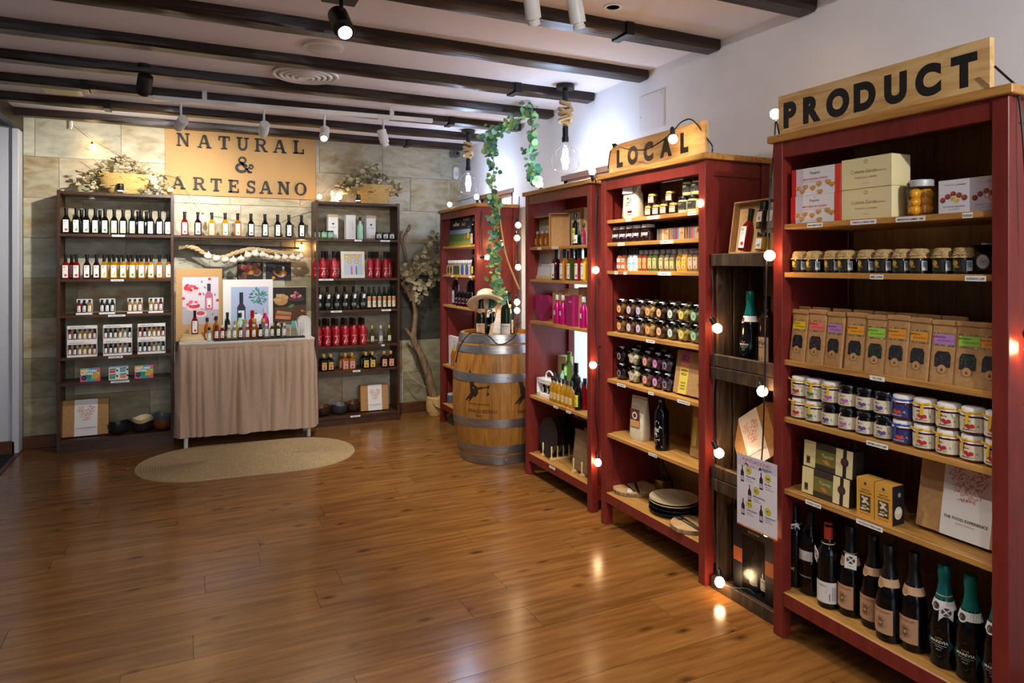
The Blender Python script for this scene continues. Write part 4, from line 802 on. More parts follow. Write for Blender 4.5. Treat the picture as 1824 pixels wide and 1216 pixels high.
for px in (657, 666, 675.4, 684.4, 693, 700.7):
    rbottle('slim', Bk(px, 6.33, ZDR[2]), 0, 'green', BLACK, cache('lslim', lambda: D().rect(-.017, .0, .017, .1, '#e3d6bd', 0, 6).rect(-.017, .06, .017, .095, '#d98a58', 1, 6).poly([(-.012, .012), (.01, .008), (.013, .05), (-.004, .06)], '#5f9a93', 1).disc(.004, .035, .008, '#d9b54a', 2).mesh('label', .0212)), .018, 'slim green oil bottle with orange label', pl, group='slim oil bottles', s=1.0)
pl = "on right bookcase's fourth shelf"
for px, g, c, ds in ((662.7, 'olive', GOLD, 'oil bottle with gold cap'), (678, 'clear', SILV, 'clear oil bottle with glass stopper'), (693, 'olive', GOLD, 'oil bottle with gold cap')):
    rbottle('round', Bk(px, 6.33, ZDR[3]), 0, g, c, lab_plain(.034, .055, '#e4e4d2', 'OLI', '#3a4a2a', 'VERGE', .0252, '#8a9a6a'), .03, ds, pl, s=.88)
pl = "on right bookcase's fifth shelf"; CC = {'#d8a15c': 'orange', '#d79a9c': 'pink', '#d9b352': 'yellow', '#dfa27f': 'peach'}
for pxs, g, c, back in (((577, 589), 'dark', '#d8a15c', (574, 586)), ((615, 627), 'amber', '#d79a9c', (609, 621)), ((651.5, 663), 'dark', '#d9b352', (647, 659)), ((684, 696), 'purple', '#dfa27f', ())):
    for k, px in enumerate(pxs + back):
        t = T('cork_bottle', Bk(px, 6.32 if k < 2 else 6.40, ZDR[4]), 0, 'square cork bottle with %s label' % CC[c], 'bottle', ('front row ' if k < 2 else 'back row ') + pl, 'square cork bottles')
        part(t, 'glass_body', cache(('cq', g), lambda: B().loft([(.027, .027, 5, 0), (.03, .03, 7, .004), (.03, .03, 7, .092), (.027, .027, 5, .1), (.011, .011, 2, .106), (.0105, .0105, 2, .12)], 24).mesh('glass_body', G[g], 40)))
        part(t, 'cork', cache('cqc', lambda: B().lathe([(.009, .118), (.0125, .122), (.0135, .15), (.012, .153)], 12).mesh('cork', CORK, 40)))
        part(t, 'label', lab_plain(.042, .066, c, 'CASA', '#3a2a1c', 'LICOR', None, '#7a3a2a'), (0, -.0304, .014))
pl = 'at the foot of right bookcase'
bowl(Bk(574.5, 6.38, ZDR[5]), '#332724', '#7c4526', .08, .085, 'dark bowl with terracotta inside', pl, .3); bowl(Bk(604, 6.40, ZDR[5]), '#3a3a3f', '#6a7178', .08, .09, 'grey wavy bowl', pl, 1.2); bowl(Bk(629, 6.45, ZDR[5]), '#3b2a24', '#8a512d', .08, .09, 'terracotta wavy bowl by gift box', pl, .6)
heart_box((BX(668, 6.36), 6.36, ZDR[5] + .001), 0, 'kraft gift box with printed heart', pl, -.12, .84)
# ================================================================ GARLIC BRAID, ROD, PHOTO BOARDS, TABLE GOODS
r0, r1 = atY(348, 436.5, 6.44), atY(534, 442, 6.44)
t = T('hanging_rail', (0, 0, 0), 0, 'dark metal rail under the plank shelf', 'rail'); part(t, 'rod', B().tube([r0, r1], .009, 10).mesh('rod', mat('rail_steel', '#4d4d52', .35, .8), 40))
for u in (.05, .95): part(t, 'hook', B().tube([r0.lerp(r1, u), r0.lerp(r1, u) + Vector((0, .0, 1.69 - r0.lerp(r1, u).z))], .005, 6).mesh('hook', GREYM))
gp = [(330, 438), (350, 443), (372, 456), (398, 458), (420, 450), (445, 444), (470, 446), (500, 450), (522, 451), (538, 452)]
gw = [atY(a, c, 6.4) for a, c in gp]; t = T('garlic_braid', (0, 0, 0), 0, 'long plaited garlic braid hanging below the plank shelf', 'garlic')
b = B(); sp = spline(gw, 8)
for k in range(3): b.tube([p + Vector((0, .012 * math.sin(i * .7 + k * 2.1), .012 * math.cos(i * .7 + k * 2.1))) for i, p in enumerate(sp)], [.011 if i > 8 else .007 + .001 * i for i in range(len(sp))], 6)
for k in range(5): b.tube([gw[0] + Vector((-.002 * k, .01 * (k - 2), .008 * (k - 2))), gw[0] + Vector((-.05, .012 * (k - 2), .014 * (k - 2)))], .003, 4)
part(t, 'plait', b.mesh('plait', ROPE, 60))
gb = cache('garlic', lambda: B().lathe([(.008, -.022), (.022, -.02), (.031, -.006), (.03, .008), (.019, .021), (.008, .029), (.005, .042)], 18, wob=lambda a, zz: 1 + .05 * math.cos(a * 7)).mesh('garlic_bulb', GARLICM, 80))
for x, yy, s in ((428, 97, 1.05), (520, 128, 1.05), (613, 140, 1.05), (702, 147, 1), (785, 130, 1), (862, 90, 1.1), (940, 70, 1.1), (1020, 85, 1), (1070, 97, .6), (1115, 112, .7), (1180, 115, 1.05), (1262, 113, 1), (1343, 115, 1), (1400, 125, .9), (1437, 98, .95)):
    q = atY(300 + x * .1644, 440 + yy * .1644, 6.37); o = part(t, 'garlic_bulb', gb, q, (random.uniform(-.6, .6), random.uniform(-.5, .5), random.random() * 6)); o.scale = (s, s, s)
part(t, 'hanging_string', B().tube([gw[0] + Vector((.05, 0, 0)), gw[0] + Vector((.07, .0, .12))], .002, 4).tube([gw[5], (gw[5].x, 6.4, 1.69)], .002, 4).tube([gw[8], (gw[8].x, 6.4, 1.69)], .002, 4).mesh('hanging_string', ROPE))
def board(px0, py0, px1, py1, Y, m, pic, desc, tilt=0, name='photo_board', th=.012):
    a, c = atY(px0, py0, Y), atY(px1, py1, Y); w_, h_ = c.x - a.x, a.z - c.z; loc = ((a.x + c.x) / 2, Y, c.z)
    t = T(name, loc, 0, desc, 'photo'); t.matrix_basis = Matrix.Translation(loc) @ Matrix.Rotation(tilt, 4, 'X')
    part(t, 'board', B().box(-w_ / 2, w_ / 2, 0, th, 0, h_, bev=.001).mesh('board', m)); part(t, 'photo', pic(w_, h_)); return t
rgp = random.Random(2)
def berries(d, x, zz, r, n, cs, L=3):
    for i in range(n): a = rgp.random() * 6.3; q = rgp.random() ** .5 * r; d.disc(x + q * math.cos(a), zz + q * .6 * math.sin(a), r * .32, rgp.choice(cs), L + i % 4, 9, .85)
def pic_straw(w_, h_):
    d = D(.0002); x0, x1, z0, z1 = -w_ * .36, w_ * .42, h_ * .23, h_ * .88; W, H = x1 - x0, z1 - z0; d.rect(x0, z0, x1, z1, '#cfc6d2', 0)
    d.poly([(x0, z0), (x1, z0), (x1, z0 + H * .3), (x0, z0 + H * .38)], '#aaa3ab', 1)
    for u, v, r in ((.24, .76, .2), (.3, .4, .2)):
        d.disc(x0 + W * u, z0 + H * (v - .05), W * r, '#d9b9be', 2, 16, .5); berries(d, x0 + W * u, z0 + H * (v + .02), W * r * .8, 14, ('#c8323c', '#b5242e', '#d9525a'), 3)
    d.disc(x0 + W * .5, z0 + H * .22, W * .17, '#d8c6cb', 2, 16, .6); d.disc(x0 + W * .5, z0 + H * .23, W * .12, '#c0404e', 3, 16, .55)
    d.rect(x0 + W * .62, z0 + H * .3, x0 + W * .84, z0 + H * .62, '#b8607a', 3); d.poly([(x0 + W * .62, z0 + H * .62), (x0 + W * .84, z0 + H * .62), (x0 + W * .77, z0 + H * .7), (x0 + W * .69, z0 + H * .7)], '#b8607a', 3); d.rect(x0 + W * .68, z0 + H * .7, x0 + W * .78, z0 + H * .86, '#2a2530', 4); d.rect(x0 + W * .67, z0 + H * .34, x0 + W * .8, z0 + H * .55, '#e8d3da', 5); d.disc(x0 + W * .74, z0 + H * .38, W * .035, '#c22f3a', 6)
    for u, v in ((.75, .96), (.48, .64), (.03, .55), (.97, .5), (.9, .1)): d.disc(x0 + W * u, z0 + H * v, W * .045, '#c2323c', 2)
    for u, v in ((.53, .9), (.58, .64), (.9, .62), (.83, .2), (.62, .78)): d.disc(x0 + W * u, z0 + H * v, W * .05, '#4f8a4e', 2, 8, .4, u * 9)
    return d.mesh('photo')
def pic_lav(w_, h_):
    d = D(.0002); x0, x1, z0, z1 = -w_ * .34, w_ * .41, h_ * .02, h_ * .88; W, H = x1 - x0, z1 - z0; d.rect(x0, z0, x1, z1, '#aab9d8', 0); d.poly([(x0, z0), (x1, z0), (x1, z0 + H * .3), (x0, z0 + H * .2)], '#8c9ab4', 1)
    for i in range(70): a = rgp.random() * 6.3; q = rgp.random() ** .5; d.disc(x0 + W * (.74 + .24 * q * math.cos(a)), z0 + H * (.82 + .16 * q * math.sin(a)), W * .045, rgp.choice(('#2f7f74', '#3f8f6e', '#57a08a', '#6a6fae', '#2a6660')), 1 + i % 5, 7, .4, a)
    d.rect(x0 + W * .16, z0 + H * .28, x0 + W * .38, z0 + H * .62, '#24283c', 2); d.poly([(x0 + W * .16, z0 + H * .62), (x0 + W * .38, z0 + H * .62), (x0 + W * .31, z0 + H * .7), (x0 + W * .23, z0 + H * .7)], '#24283c', 2); d.rect(x0 + W * .22, z0 + H * .7, x0 + W * .32, z0 + H * .9, '#15182a', 3); d.rect(x0 + W * .19, z0 + H * .33, x0 + W * .35, z0 + H * .56, '#dfe4ee', 3); d.text('22', x0 + W * .22, z0 + H * .5, H * .035, INK, 4, 0, 'L'); d.disc(x0 + W * .28, z0 + H * .38, W * .02, '#5b4a86', 4)
    d.disc(x0 + W * .7, z0 + H * .3, W * .27, '#d5dae4', 2, 18, .4); d.disc(x0 + W * .68, z0 + H * .42, W * .17, '#eceef2', 3, 16, .75); d.disc(x0 + W * .66, z0 + H * .5, W * .05, '#4a8a5a', 4, 8, .5); d.disc(x0 + W * .35, z0 + H * .22, W * .3, '#a7a9b8', 1, 18, .3)
    return d.mesh('photo')
def pic_dark(kind):
    def f(w_, h_):
        d = D(.0002); d.rect(-w_ * .49, h_ * .015, w_ * .49, h_ * .985, '#241a1a' if kind != 1 else '#1c1b22', 0)
        if kind == 0:
            for x, zz, r, c in ((-.3, .18, .16, '#8a5a38'), (.25, .42, .17, '#a5744a'), (-.1, .7, .1, '#a8453c'), (.3, .82, .08, '#b23a3c'), (-.35, .75, .1, '#7a3f2c'), (.02, .55, .06, '#c9a86a')): d.disc(w_ * x, h_ * zz, w_ * r, c, 1, 16); d.disc(w_ * x, h_ * zz, w_ * r * .8, '#5a3526' if kind == 0 else c, 2, 14)
            berries(d, 0, h_ * .6, w_ * .3, 16, ('#a5502f', '#c2863f', '#6f7a3a', '#b23a3c'), 3)
        elif kind == 1: d.disc(w_ * .1, h_ * .25, w_ * .16, '#b9b2ae', 1, 14, .5); berries(d, w_ * .05, h_ * .42, w_ * .24, 12, ('#c9842f', '#4a3128', '#b5742a', '#8a4f22'), 2); d.rect(w_ * .15, h_ * .5, w_ * .24, h_ * .75, '#a59a96', 2); d.disc(-w_ * .2, h_ * .1, w_ * .07, '#c98a35', 2)
        else:
            d.poly([(-w_ * .49, h_ * .02), (w_ * .49, h_ * .02), (w_ * .49, h_ * .5), (-w_ * .49, h_ * .42)], '#5c3a22', 1); d.disc(-w_ * .25, h_ * .62, w_ * .2, '#b98a54', 2, 16, .75); berries(d, -w_ * .25, h_ * .68, w_ * .18, 10, ('#d9b884', '#c9a066'), 3)
            d.disc(w_ * .2, h_ * .66, w_ * .25, '#4c3a38', 2, 16, .3); berries(d, w_ * .2, h_ * .76, w_ * .15, 10, ('#c9747a', '#b5404a', '#e0a0a4'), 3); d.poly([(-w_ * .42, h_ * .12), (w_ * .02, h_ * .08), (w_ * .06, h_ * .28), (-w_ * .36, h_ * .34)], '#c98a62', 2); d.poly([(-w_ * .4, h_ * .2), (w_ * .04, h_ * .17), (w_ * .04, h_ * .22), (-w_ * .4, h_ * .26)], '#b5403c', 3); d.poly([(-w_ * .36, h_ * .26), (w_ * .04, h_ * .23), (w_ * .03, h_ * .27), (-w_ * .36, h_ * .3)], '#7f9a4a', 3); d.disc(w_ * .05, h_ * .46, w_ * .09, '#4f8a3f', 3, 8, .5, .5); berries(d, w_ * .35, h_ * .3, w_ * .12, 8, ('#c98a2f', '#5a3f2c'), 3)
        return d.mesh('photo')
    return f
board(313, 478, 396, 605, 6.262, KRAFTS, pic_straw, 'kraft photo board of strawberries and a pink bottle', -.06)
board(397, 498, 486.5, 606, 6.24, WHITE, pic_lav, 'white photo board of a dark bottle with lavender', -.05)
board(422.5, 466, 468.5, 497.5, 6.536, mat('photo_edge', '#2b2220', .6), pic_dark(0), 'dark food photo of bowls under the garlic, left one', th=.008); board(473.5, 467, 518.5, 497.5, 6.536, MATS['photo_edge'], pic_dark(1), 'dark food photo of figs under the garlic, right one', th=.008)
board(485, 511, 546, 573, 6.53, mat('photo_edge2', '#c9b794', .6), pic_dark(2), 'dark photo of a sandwich and bread behind table')
TT = TZt; pl = 'on the tasting table'
t = T('wooden_block', (BX(342, 6.13), 6.13, TT), 0, 'small pale wooden pedestal block under a dark red bottle', 'stand', pl); part(t, 'block', B().loft([(.095, .05, 8, 0), (.095, .05, 8, .012), (.07, .04, 8, .055)], 16).mesh('block', PALEW))
oil_bottle((BX(347, 6.13), 6.13, TT + .0555), 0, 'red', nsq('01', RAS), 'dark red vinegar bottle on the pale wooden block', '', w=.05, h=.19, group=None)
single('paper_sheet', mk('paper_sheet', [(-.0, 5.99, TT + .002), (.21, 5.99, TT + .002), (.23, 6.06, TT + .003), (-.01, 6.06, TT + .003), (-.0, 5.99, TT + .004), (.21, 5.99, TT + .004), (.23, 6.06, TT + .005), (-.01, 6.06, TT + .005)], [[0, 1, 2, 3], [7, 6, 5, 4], [0, 4, 5, 1], [1, 5, 6, 2], [2, 6, 7, 3], [3, 7, 4, 0]], WHITE), 'white printed paper lying at front left of the table', 'paper')
tr = T('black_tray', (.56, 6.035, TT), 0, 'long black slate tray under the tasting bottles', 'tray'); part(tr, 'slab', B().box(-.36, .36, -.04, .05, 0, .014, bev=.002).mesh('slab', mat('slate_tray', '#19191b', .5)))
cols = [('clear', LIM), ('red', TOM), ('red', RAS), ('pale', LEM), ('clear', HERB), ('red', POM), ('amber', ORA), ('amber', TOM), ('purple', SMK), ('clear', OLV), ('olive', SMK), ('olive', SMK), ('clear', SMK)]
for i, px in enumerate((372.5, 385.5, 396, 407.5, 417.5, 428.5, 440.5, 452, 463.5, 474.5, 484.5, 495.5, 506)):
    g, fc = cols[i]; t = T('tester_bottle', (BX(px, 6.03), 6.03, TT + (.0145 if i else .0)), 0, 'small tester bottle with %s label' % FN[fc], 'bottle', 'on black tray' if i else 'left of black tray', 'tester bottles')
    part(t, 'glass_body', body('mini', g)); part(t, 'cap', capm('mini', BLACK if i in (0, 1, 8) else mat('clear_cap', '#dedede', .2))); part(t, 'label', lab_fruit(.026, .05, '0%d' % (i % 9 + 1), fc, None, .0174), (0, 0, .01)); t.scale = (1.12, 1.12, 1.12)
for px, yy, k, g, c, s, ds in ((369, 6.16, 'round', 'amber', BLACK, .95, 'amber bottle with black cap, left'), (385, 6.16, 'round', 'amber', BLACK, 1, 'amber bottle with black cap, right'), (405, 6.2, 'slim', 'green', BLACK, 1.05, 'green olive oil bottle'), (427.5, 6.18, 'round', 'mint', BLACK, 1.1, 'mint green bottle with black cap'),
                           (449.5, 6.16, 'red', 'redl', G['redl'], .95, 'glossy red bottle'), (472, 6.17, 'round', 'pink', SILV, 1.3, 'shiny magenta bottle'), (419.5, 6.12, 'mini', 'pale', GOLD, 1.5, 'pale sample bottle with gold cap, left'), (436, 6.12, 'mini', 'clear', GOLD, 1.6, 'pale sample bottle with gold cap, middle'), (453, 6.11, 'mini', 'amber', GOLD, 1.65, 'amber sample bottle with gold cap'), (469, 6.12, 'mini', 'clear', GOLD, 1.65, 'pale sample bottle with gold cap, right'), (492, 6.16, 'mini', 'olive', BLACK, 1.35, 'olive oil sample bottle by the white dispenser'), (503, 6.17, 'mini', 'olive', BLACK, 1.2, 'dark olive sample bottle by the white dispenser')):
    rbottle(k, (BX(px, yy), yy, TT), 0, g, c, lab_plain(.03, .04, '#e6e2d6', 'OLI', INK, None, PROF[k][0][3][0] + .0002) if k != 'red' and k != 'mini' else (LR if k == 'red' else None), .02 if k != 'red' else 0, ds, pl, s=s)
t = T('stick_glass', (BX(534, 6.06), 6.06, TT), 0, 'small glass of white tasting sticks', 'glass', pl); part(t, 'glass', B().lathe([(.024, 0), (.027, .004), (.03, .07), (.028, .07), (.025, .008), (.0001, .008)], 18).mesh('glass', M_thin, 40))
for k in range(7): a = k * .9; part(t, 'stick', B().tube([(.012 * math.cos(a), .012 * math.sin(a), .008), (.04 * math.cos(a), .03 * math.sin(a), .14)], .004, 6).mesh('stick', WHITE))
t = T('white_dispenser', (BX(541, 6.19), 6.19, TT), 0, 'white arched dispenser box at right end of the table', 'dispenser'); part(t, 'case', B().prism([(-.055, 0), (.055, 0), (.055, .12)] + [(.055 * math.cos(a * PI / 10), .12 + .055 * math.sin(a * PI / 10)) for a in range(1, 10)] + [(-.055, .12)], -.04, .04).mesh('case', mat('frosted_white', '#d5d2cc', .35)))
t = T('teal_card', (BX(517, 6.1), 6.1, TT), .3, 'small teal price card on a stick by the dispenser', 'card'); part(t, 'stick', B().tube([(0, 0, 0), (0, 0, .1)], .003, 6).mesh('stick', WHITE)); part(t, 'card', B().box(-.025, .025, -.001, .001, .09, .14, M=Matrix.Rotation(.3, 4, 'Y')).mesh('card', mat('teal_paper', '#5fb9ae', .6)))
# ================================================================ GOODS ON THE PRODUCT BOOKCASE
XI = XP + .075    # centre line of the front row
def faceR(px0, px1, X): return RY(px0, X), RY(px1, X)    # far and near Y of something spanning px0..px1 on plane X
def boxR(name, px0, px1, X, z, d, h, m, desc, cat, place='', prints=(), group=None, tilt=0, mk_print=None):
    a, c = faceR(px0, px1, X); w_ = a - c
    if mk_print: prints = [(mk_print(w_, h), 'f')]
    return carton(name, (X, (a + c) / 2, z), RZ, w_, d, h, m, desc, cat, place, prints, group, tilt)
z = ZP['a']; sh = 'under PRODUCT sign'
def cookie(w_, h):
    d = D(); d.rect(-w_ / 2, 0, w_ / 2, h, '#d9d6d8', 0); d.rect(-w_ / 2, 0, -w_ * .4, h, '#bf1f1c', 1); d.rect(w_ * .39, 0, w_ / 2, h, '#cf3a28', 1); d.poly([(-w_ * .4, 0), (-w_ * .26, 0), (-w_ * .24, h), (-w_ * .4, h)], '#c4bfca', 1)
    d.text('Poppies', 0, h * .76, h * .1, '#4a3b38', 2, 0); d.disc(.0, h * .92, h * .018, '#c22a2a', 2); d.text('MINI COEUR DE FLANDRES', .0, h * .55, h * .075, '#c4424a', 2, .01, maxw=w_ * .5); d.rect(-w_ * .25, h * .48, w_ * .25, h * .49, '#cf8a8a', 2)
    for x, zz in ((-.36, .28), (-.2, .3), (-.27, .14), (-.05, .24), (.08, .36), (.1, .08), (.26, .4), (.34, .3)):
        X_, Z_, r = w_ * x, h * zz, h * .085
        for s in (-1, 1): d.disc(X_ + s * r * .6, Z_ + r * .3, r * .8, '#b9782a', 3); d.disc(X_ + s * r * .6, Z_ + r * .3, r * .55, '#d39a40', 4)
        d.poly([(X_ - r * 1.1, Z_), (X_, Z_ - r * 1.1), (X_ + r * 1.1, Z_)], '#b9782a', 3)
    return d.mesh('print')
RC = mat('red_carton', '#b3201b', .5)
boxR('biscuit_box', 1409, 1496.5, XP + .02, z, .14, .103, RC, 'red and white biscuit box, lower of two', 'box', sh, mk_print=cookie); boxR('biscuit_box', 1410.5, 1497.5, XP + .02, z + .1035, .14, .103, RC, 'red and white biscuit box, upper of two', 'box', sh, mk_print=cookie)
def creamp(w_, h):
    d = D(); d.disc(.0, h * .86, h * .07, '#a59a74', 0, 12); d.disc(0, h * .86, h * .045, '#d9caa0', 1, 12); d.text('Coloma García', -w_ * .04, h * .5, h * .12, '#8a7f66', 1, 0, 'C', w_ * .5); d.text('Artesanos', w_ * .27, h * .5, h * .08, '#a89c7c', 1)
    d.text('TURRON A LA PIEDRA', 0, h * .32, h * .06, '#8a7f66', 1); d.text('SUPREMA', 0, h * .14, h * .04, '#a89c7c', 1); return d.mesh('print')
for i, (X_, zz, ds) in enumerate(((XP + .025, z, 'cream nougat box, lower front'), (XP + .022, z + .1075, 'cream nougat box, upper front'), (XP + .14, z, 'cream nougat box, lower behind'))):
    boxR('nougat_box', 1498.5 + (12 if i == 2 else 0), 1589 + (12 if i == 2 else 0), X_, zz, .095, .107, CREAMC, ds, 'box', sh, mk_print=creamp)
t = T('fruit_jar', R(1641, XI, z), RZ, 'big jar of yellow fruit in syrup with silver lid', 'jar', sh)
part(t, 'glass_body', B().lathe([(.036, 0), (.04, .004), (.041, .01), (.041, .088), (.036, .097)], 24).mesh('glass_body', M_thin, 40)); part(t, 'lid', B().lathe([(.0375, .096), (.038, .099), (.038, .115), (.035, .118), (.0001, .118)], 24).mesh('lid', SILV, 40))
fm = cache('fruit', lambda: B().lathe([(.0001, -.02), (.012, -.016), (.019, 0), (.013, .015), (.0001, .02)], 14).mesh('fruit', mat('syrup_fruit', '#d18f17', .25), 80))
for k in range(15): a = k * 2.1; rr = .02 if k % 5 else 0; part(t, 'fruit', fm, (rr * math.cos(a), rr * math.sin(a), .02 + .0255 * (k // 5) + (.004 if k % 2 else 0)), (k, k * .7, 0))
part(t, 'blue_seal', D().rect(-.016, .05, .016, .1, '#24405e', 0, 6).poly([(-.016, .05), (.016, .05), (-.004, .03)], '#24405e', 0).text('SERRA', 0, .07, .006, '#ffffff', 1).mesh('blue_seal', .0412), (0, 0, .01), (0, 0, -.9))
def truffle(k):
    def f(w_, h):
        d = D(); d.rect(-w_ / 2, 0, w_ / 2, h, '#dad5dc', 0); d.text('Coloma García', -w_ * .1, h * .82, h * .06, '#b5a9b2', 1, 0, maxw=w_ * .4); d.text('Artesanos', w_ * .25, h * .82, h * .06, '#6a5f66', 1, .01, maxw=w_ * .28)
        for x, zz in ((-.36, .4), (-.2, .5), (-.02, .57), (.17, .52), (.34, .44)): d.disc(w_ * x, h * zz, h * .085, '#8c3a2a', 1 + (x > -.1), 14); d.disc(w_ * x - h * .02, h * zz + h * .025, h * .04, '#a5523e', 3, 10)
        for x, zz in ((.0, .44), (.13, .37)): d.disc(w_ * x, h * zz, h * .08, '#e2d6b4' if k == 0 else '#c98a86', 3, 14); d.disc(w_ * x, h * zz, h * .055, '#d9b23c' if k == 0 else '#e6c9c4', 4, 12)
        d.text(('BOLITAS DE MAZAPAN', 'PRALINE DE CACAO')[k], 0, h * .17, h * .055, '#8a7f84', 1, 0, maxw=w_ * .7); d.text('AL CACAO', 0, h * .09, h * .045, '#8a7f84', 1); return d.mesh('print')
    return f
boxR('truffle_box', 1672, 1727.5, XP + .03, z, .08, .103, WHITE, 'white box with chocolate truffles, left one', 'box', sh, mk_print=truffle(0)); boxR('truffle_box', 1728.5, 1790, XP + .03, z, .08, .103, WHITE, 'white box with chocolate truffles, partly behind post', 'box', sh, mk_print=truffle(1))
# honey jars with burlap caps
BURL = noise_mat('burlap', [(.3, '#9a7f4e'), (.7, '#bfa26a')], (1, 1, 1), 220, 2, .9, .5); z = ZP['b']
hon = cache('honlab', lambda: D().rect(-.03, 0, .012, .038, '#1a1a16', 0, 6).disc(-.016, .026, .009, '#c9a52c', 1).text('MIEL', -.01, .012, .006, '#c9a52c', 1, .01).rect(.016, .002, .034, .034, '#c9c9cb', 0, 4).rect(.019, .012, .031, .03, '#7d8f9c', 1, 3).mesh('label', .0302))
burl = cache('burl', lambda: B().lathe([(.0001, .083), (.02, .082), (.0265, .078), (.028, .07), (.0275, .062), (.031, .056), (.036, .05)], 40, cap=False, wob=lambda a, zz: 1 + (.07 * math.sin(a * 9) + .05 * math.sin(a * 5)) * max(0, (.064 - zz) / .014)).mesh('burlap_cap', BURL, 80))
for i, px in enumerate((1425.7, 1451, 1484, 1508, 1544.6, 1575, 1607.5, 1638, 1680, 1716.6)):
    t = T('honey_jar', R(px, XI - .015, z), RZ + .25, 'honey jar with burlap cap', 'jar', 'on second shelf ' + sh, 'burlap topped honey jars')
    part(t, 'glass_body', cache('honb', lambda: B().lathe([(.026, 0), (.0295, .003), (.03, .008), (.03, .05), (.026, .06), (.026, .066)], 22).mesh('glass_body', mat('honey_glass', '#1d0e07', .12), 40)))
    part(t, 'burlap_cap', burl, (0, 0, 0), (0, 0, i)); part(t, 'label', hon, (0, 0, .008)); part(t, 'twine', cache('twine', lambda: B().lathe([(.0285, .06), (.03, .062), (.0285, .064)], 24, cap=False).tube([(0, -.03, .062), (.014, -.036, .07), (.018, -.036, .062), (0, -.032, .06), (-.014, -.036, .069), (-.018, -.036, .061), (0, -.031, .062)], .0012, 4).mesh('twine', ROPE)))
for px in (1467, 1524, 1591, 1660): 
    t = T('honey_jar', R(px, XI + .1, z), RZ + .25, 'honey jar in back row', 'jar', 'on second shelf ' + sh, 'burlap topped honey jars'); part(t, 'glass_body', MESH['honb']); part(t, 'burlap_cap', burl)
# star shaped jars
def star_jar(loc, rz, fill, lc, desc, place, s=1.0):
    t = T('star_jar', loc, rz, desc, 'jar', place, 'star shaped spice jars'); t.scale = (s, s, s)
    def f():
        pts = []
        for i in range(10):
            a = PI / 2 + i * PI / 5; r = (.05 if i % 2 == 0 else .029); pts.append((r * math.cos(a), .042 + r * math.sin(a) * .93))
        pts[0] = (.011, .083); pts.insert(0, (-.011, .083)); pts = [pts[1]] + pts[2:] + [pts[0]]
        b = B().prism(pts, -.02, .02); bm = bmesh.new(); me = b.mesh('tmp', fill); bm.from_mesh(me); bpy.data.meshes.remove(me)
        bmesh.ops.remove_doubles(bm, verts=bm.verts, dist=1e-5); bmesh.ops.bevel(bm, geom=bm.edges[:], offset=.006, segments=2, affect='EDGES'); m2 = bpy.data.meshes.new('glass_body'); bm.to_mesh(m2); bm.free(); m2.materials.append(fill)
        for p in m2.polygons: p.use_smooth = True
        return m2
    part(t, 'glass_body', cache(('star', fill.name), f)); part(t, 'lid', cache('starlid', lambda: B().lathe([(.012, .079), (.0145, .081), (.0145, .092), (.013, .094)], 16).mesh('lid', SILV, 40)))
    part(t, 'label', cache(('starlab', lc), lambda: D().disc(0, 0, .019, lc, 0, 16, 1.15).disc(0, 0, .0145, '#e8e2dc', 1, 16, 1.15).disc(0, 0, .0125, lc, 2, 16, 1.15).text('Sal', 0, -.003, .008, '#3a302c', 3).mesh('label')), (0, -.0206, .038)); return t
def spice(c): return mat('spice_' + c, c, .12, coat=.6)
star_jar(R(1758, XI, ZP['b']), RZ, spice('#4a453c'), '#b5b2b5', 'star shaped glass jar beside honey jars', sh)
# kraft tea bags
z = ZP['c']; FOIL = mat('tea_window', '#14161a', .15)
def teabag_mesh():
    b = B(); secs = [(.040, .030, 8, 0), (.0405, .031, 8, .01), (.0385, .006, 8, .183), (.0385, .0045, 8, .197)]; return b.loft(secs, 32).box(-.0392, .0392, -.01, -.003, .183, .2, bev=.002).mesh('bag', KRAFT, 40)
def tea_front(c):
    def f():
        d = D(.0004); sl = lambda zz: zz
        d.rect(-.032, .118, .032, .16, '#8a7a4e', 0, 1); d.rect(-.03, .124, .03, .154, c, 1); d.text('INFUSION', -.014, .143, .006, '#3a2f1c', 2, .01); d.text('ECOLOGICA', .004, .132, .006, '#5a4f2c', 2)
        rg = random.Random(c); 
        for k in range(26): x = rg.uniform(-.031, .031); zz = rg.choice((.12, .158)); d.disc(x, zz, .0018, rg.choice(('#4a4a2c', '#d9c98a', '#2f3a2c')), 1, 5)
        d.poly([(-.024, .052), (.024, .052), (.024, .088), (.017, .101), (-.017, .101), (-.024, .088)], '#15171c', 0)
        cs = {'#8bbf3a': ('#2e4a2a', '#3f5f38', '#1f3322'), '#d9635a': ('#5a3a38', '#6f4a44', '#402a2c')}.get(c, ('#2c2740', '#3a3a3f', '#1d2430', '#52474a'))
        for k in range(60): d.disc(rg.uniform(-.021, .021), rg.uniform(.06, .095), .003, rg.choice(cs), 1 + k % 3, 5, .4, k)
        d.disc(0, .046, .0135, '#b08557', 4, 16); d.line(-.004, .041, .004, .041, .002, '#3a2a1c', 5); d.line(0, .04, 0, .05, .0015, '#3a2a1c', 5); d.poly([(-.004, .043), (.004, .043), (0, .049)], '#3a2a1c', 5)
        me = d.mesh('bag_front')
        for v in me.vertices:      # follow the bag's sloping front
            zz = v.co.z; v.co.y -= .0315 - .025 * (zz - .01) / .173
        return me
    return f
TEA = ('#d9b81f', '#d9635a', '#a871b5', '#d98e22', '#8bbf3a', '#d98e22', '#d98e22', '#a871b5', '#8bbf3a', '#d98e22'); TN = {'#d9b81f': 'yellow', '#d9635a': 'coral', '#a871b5': 'lilac', '#d98e22': 'orange', '#8bbf3a': 'green'}
bagm = teabag_mesh()
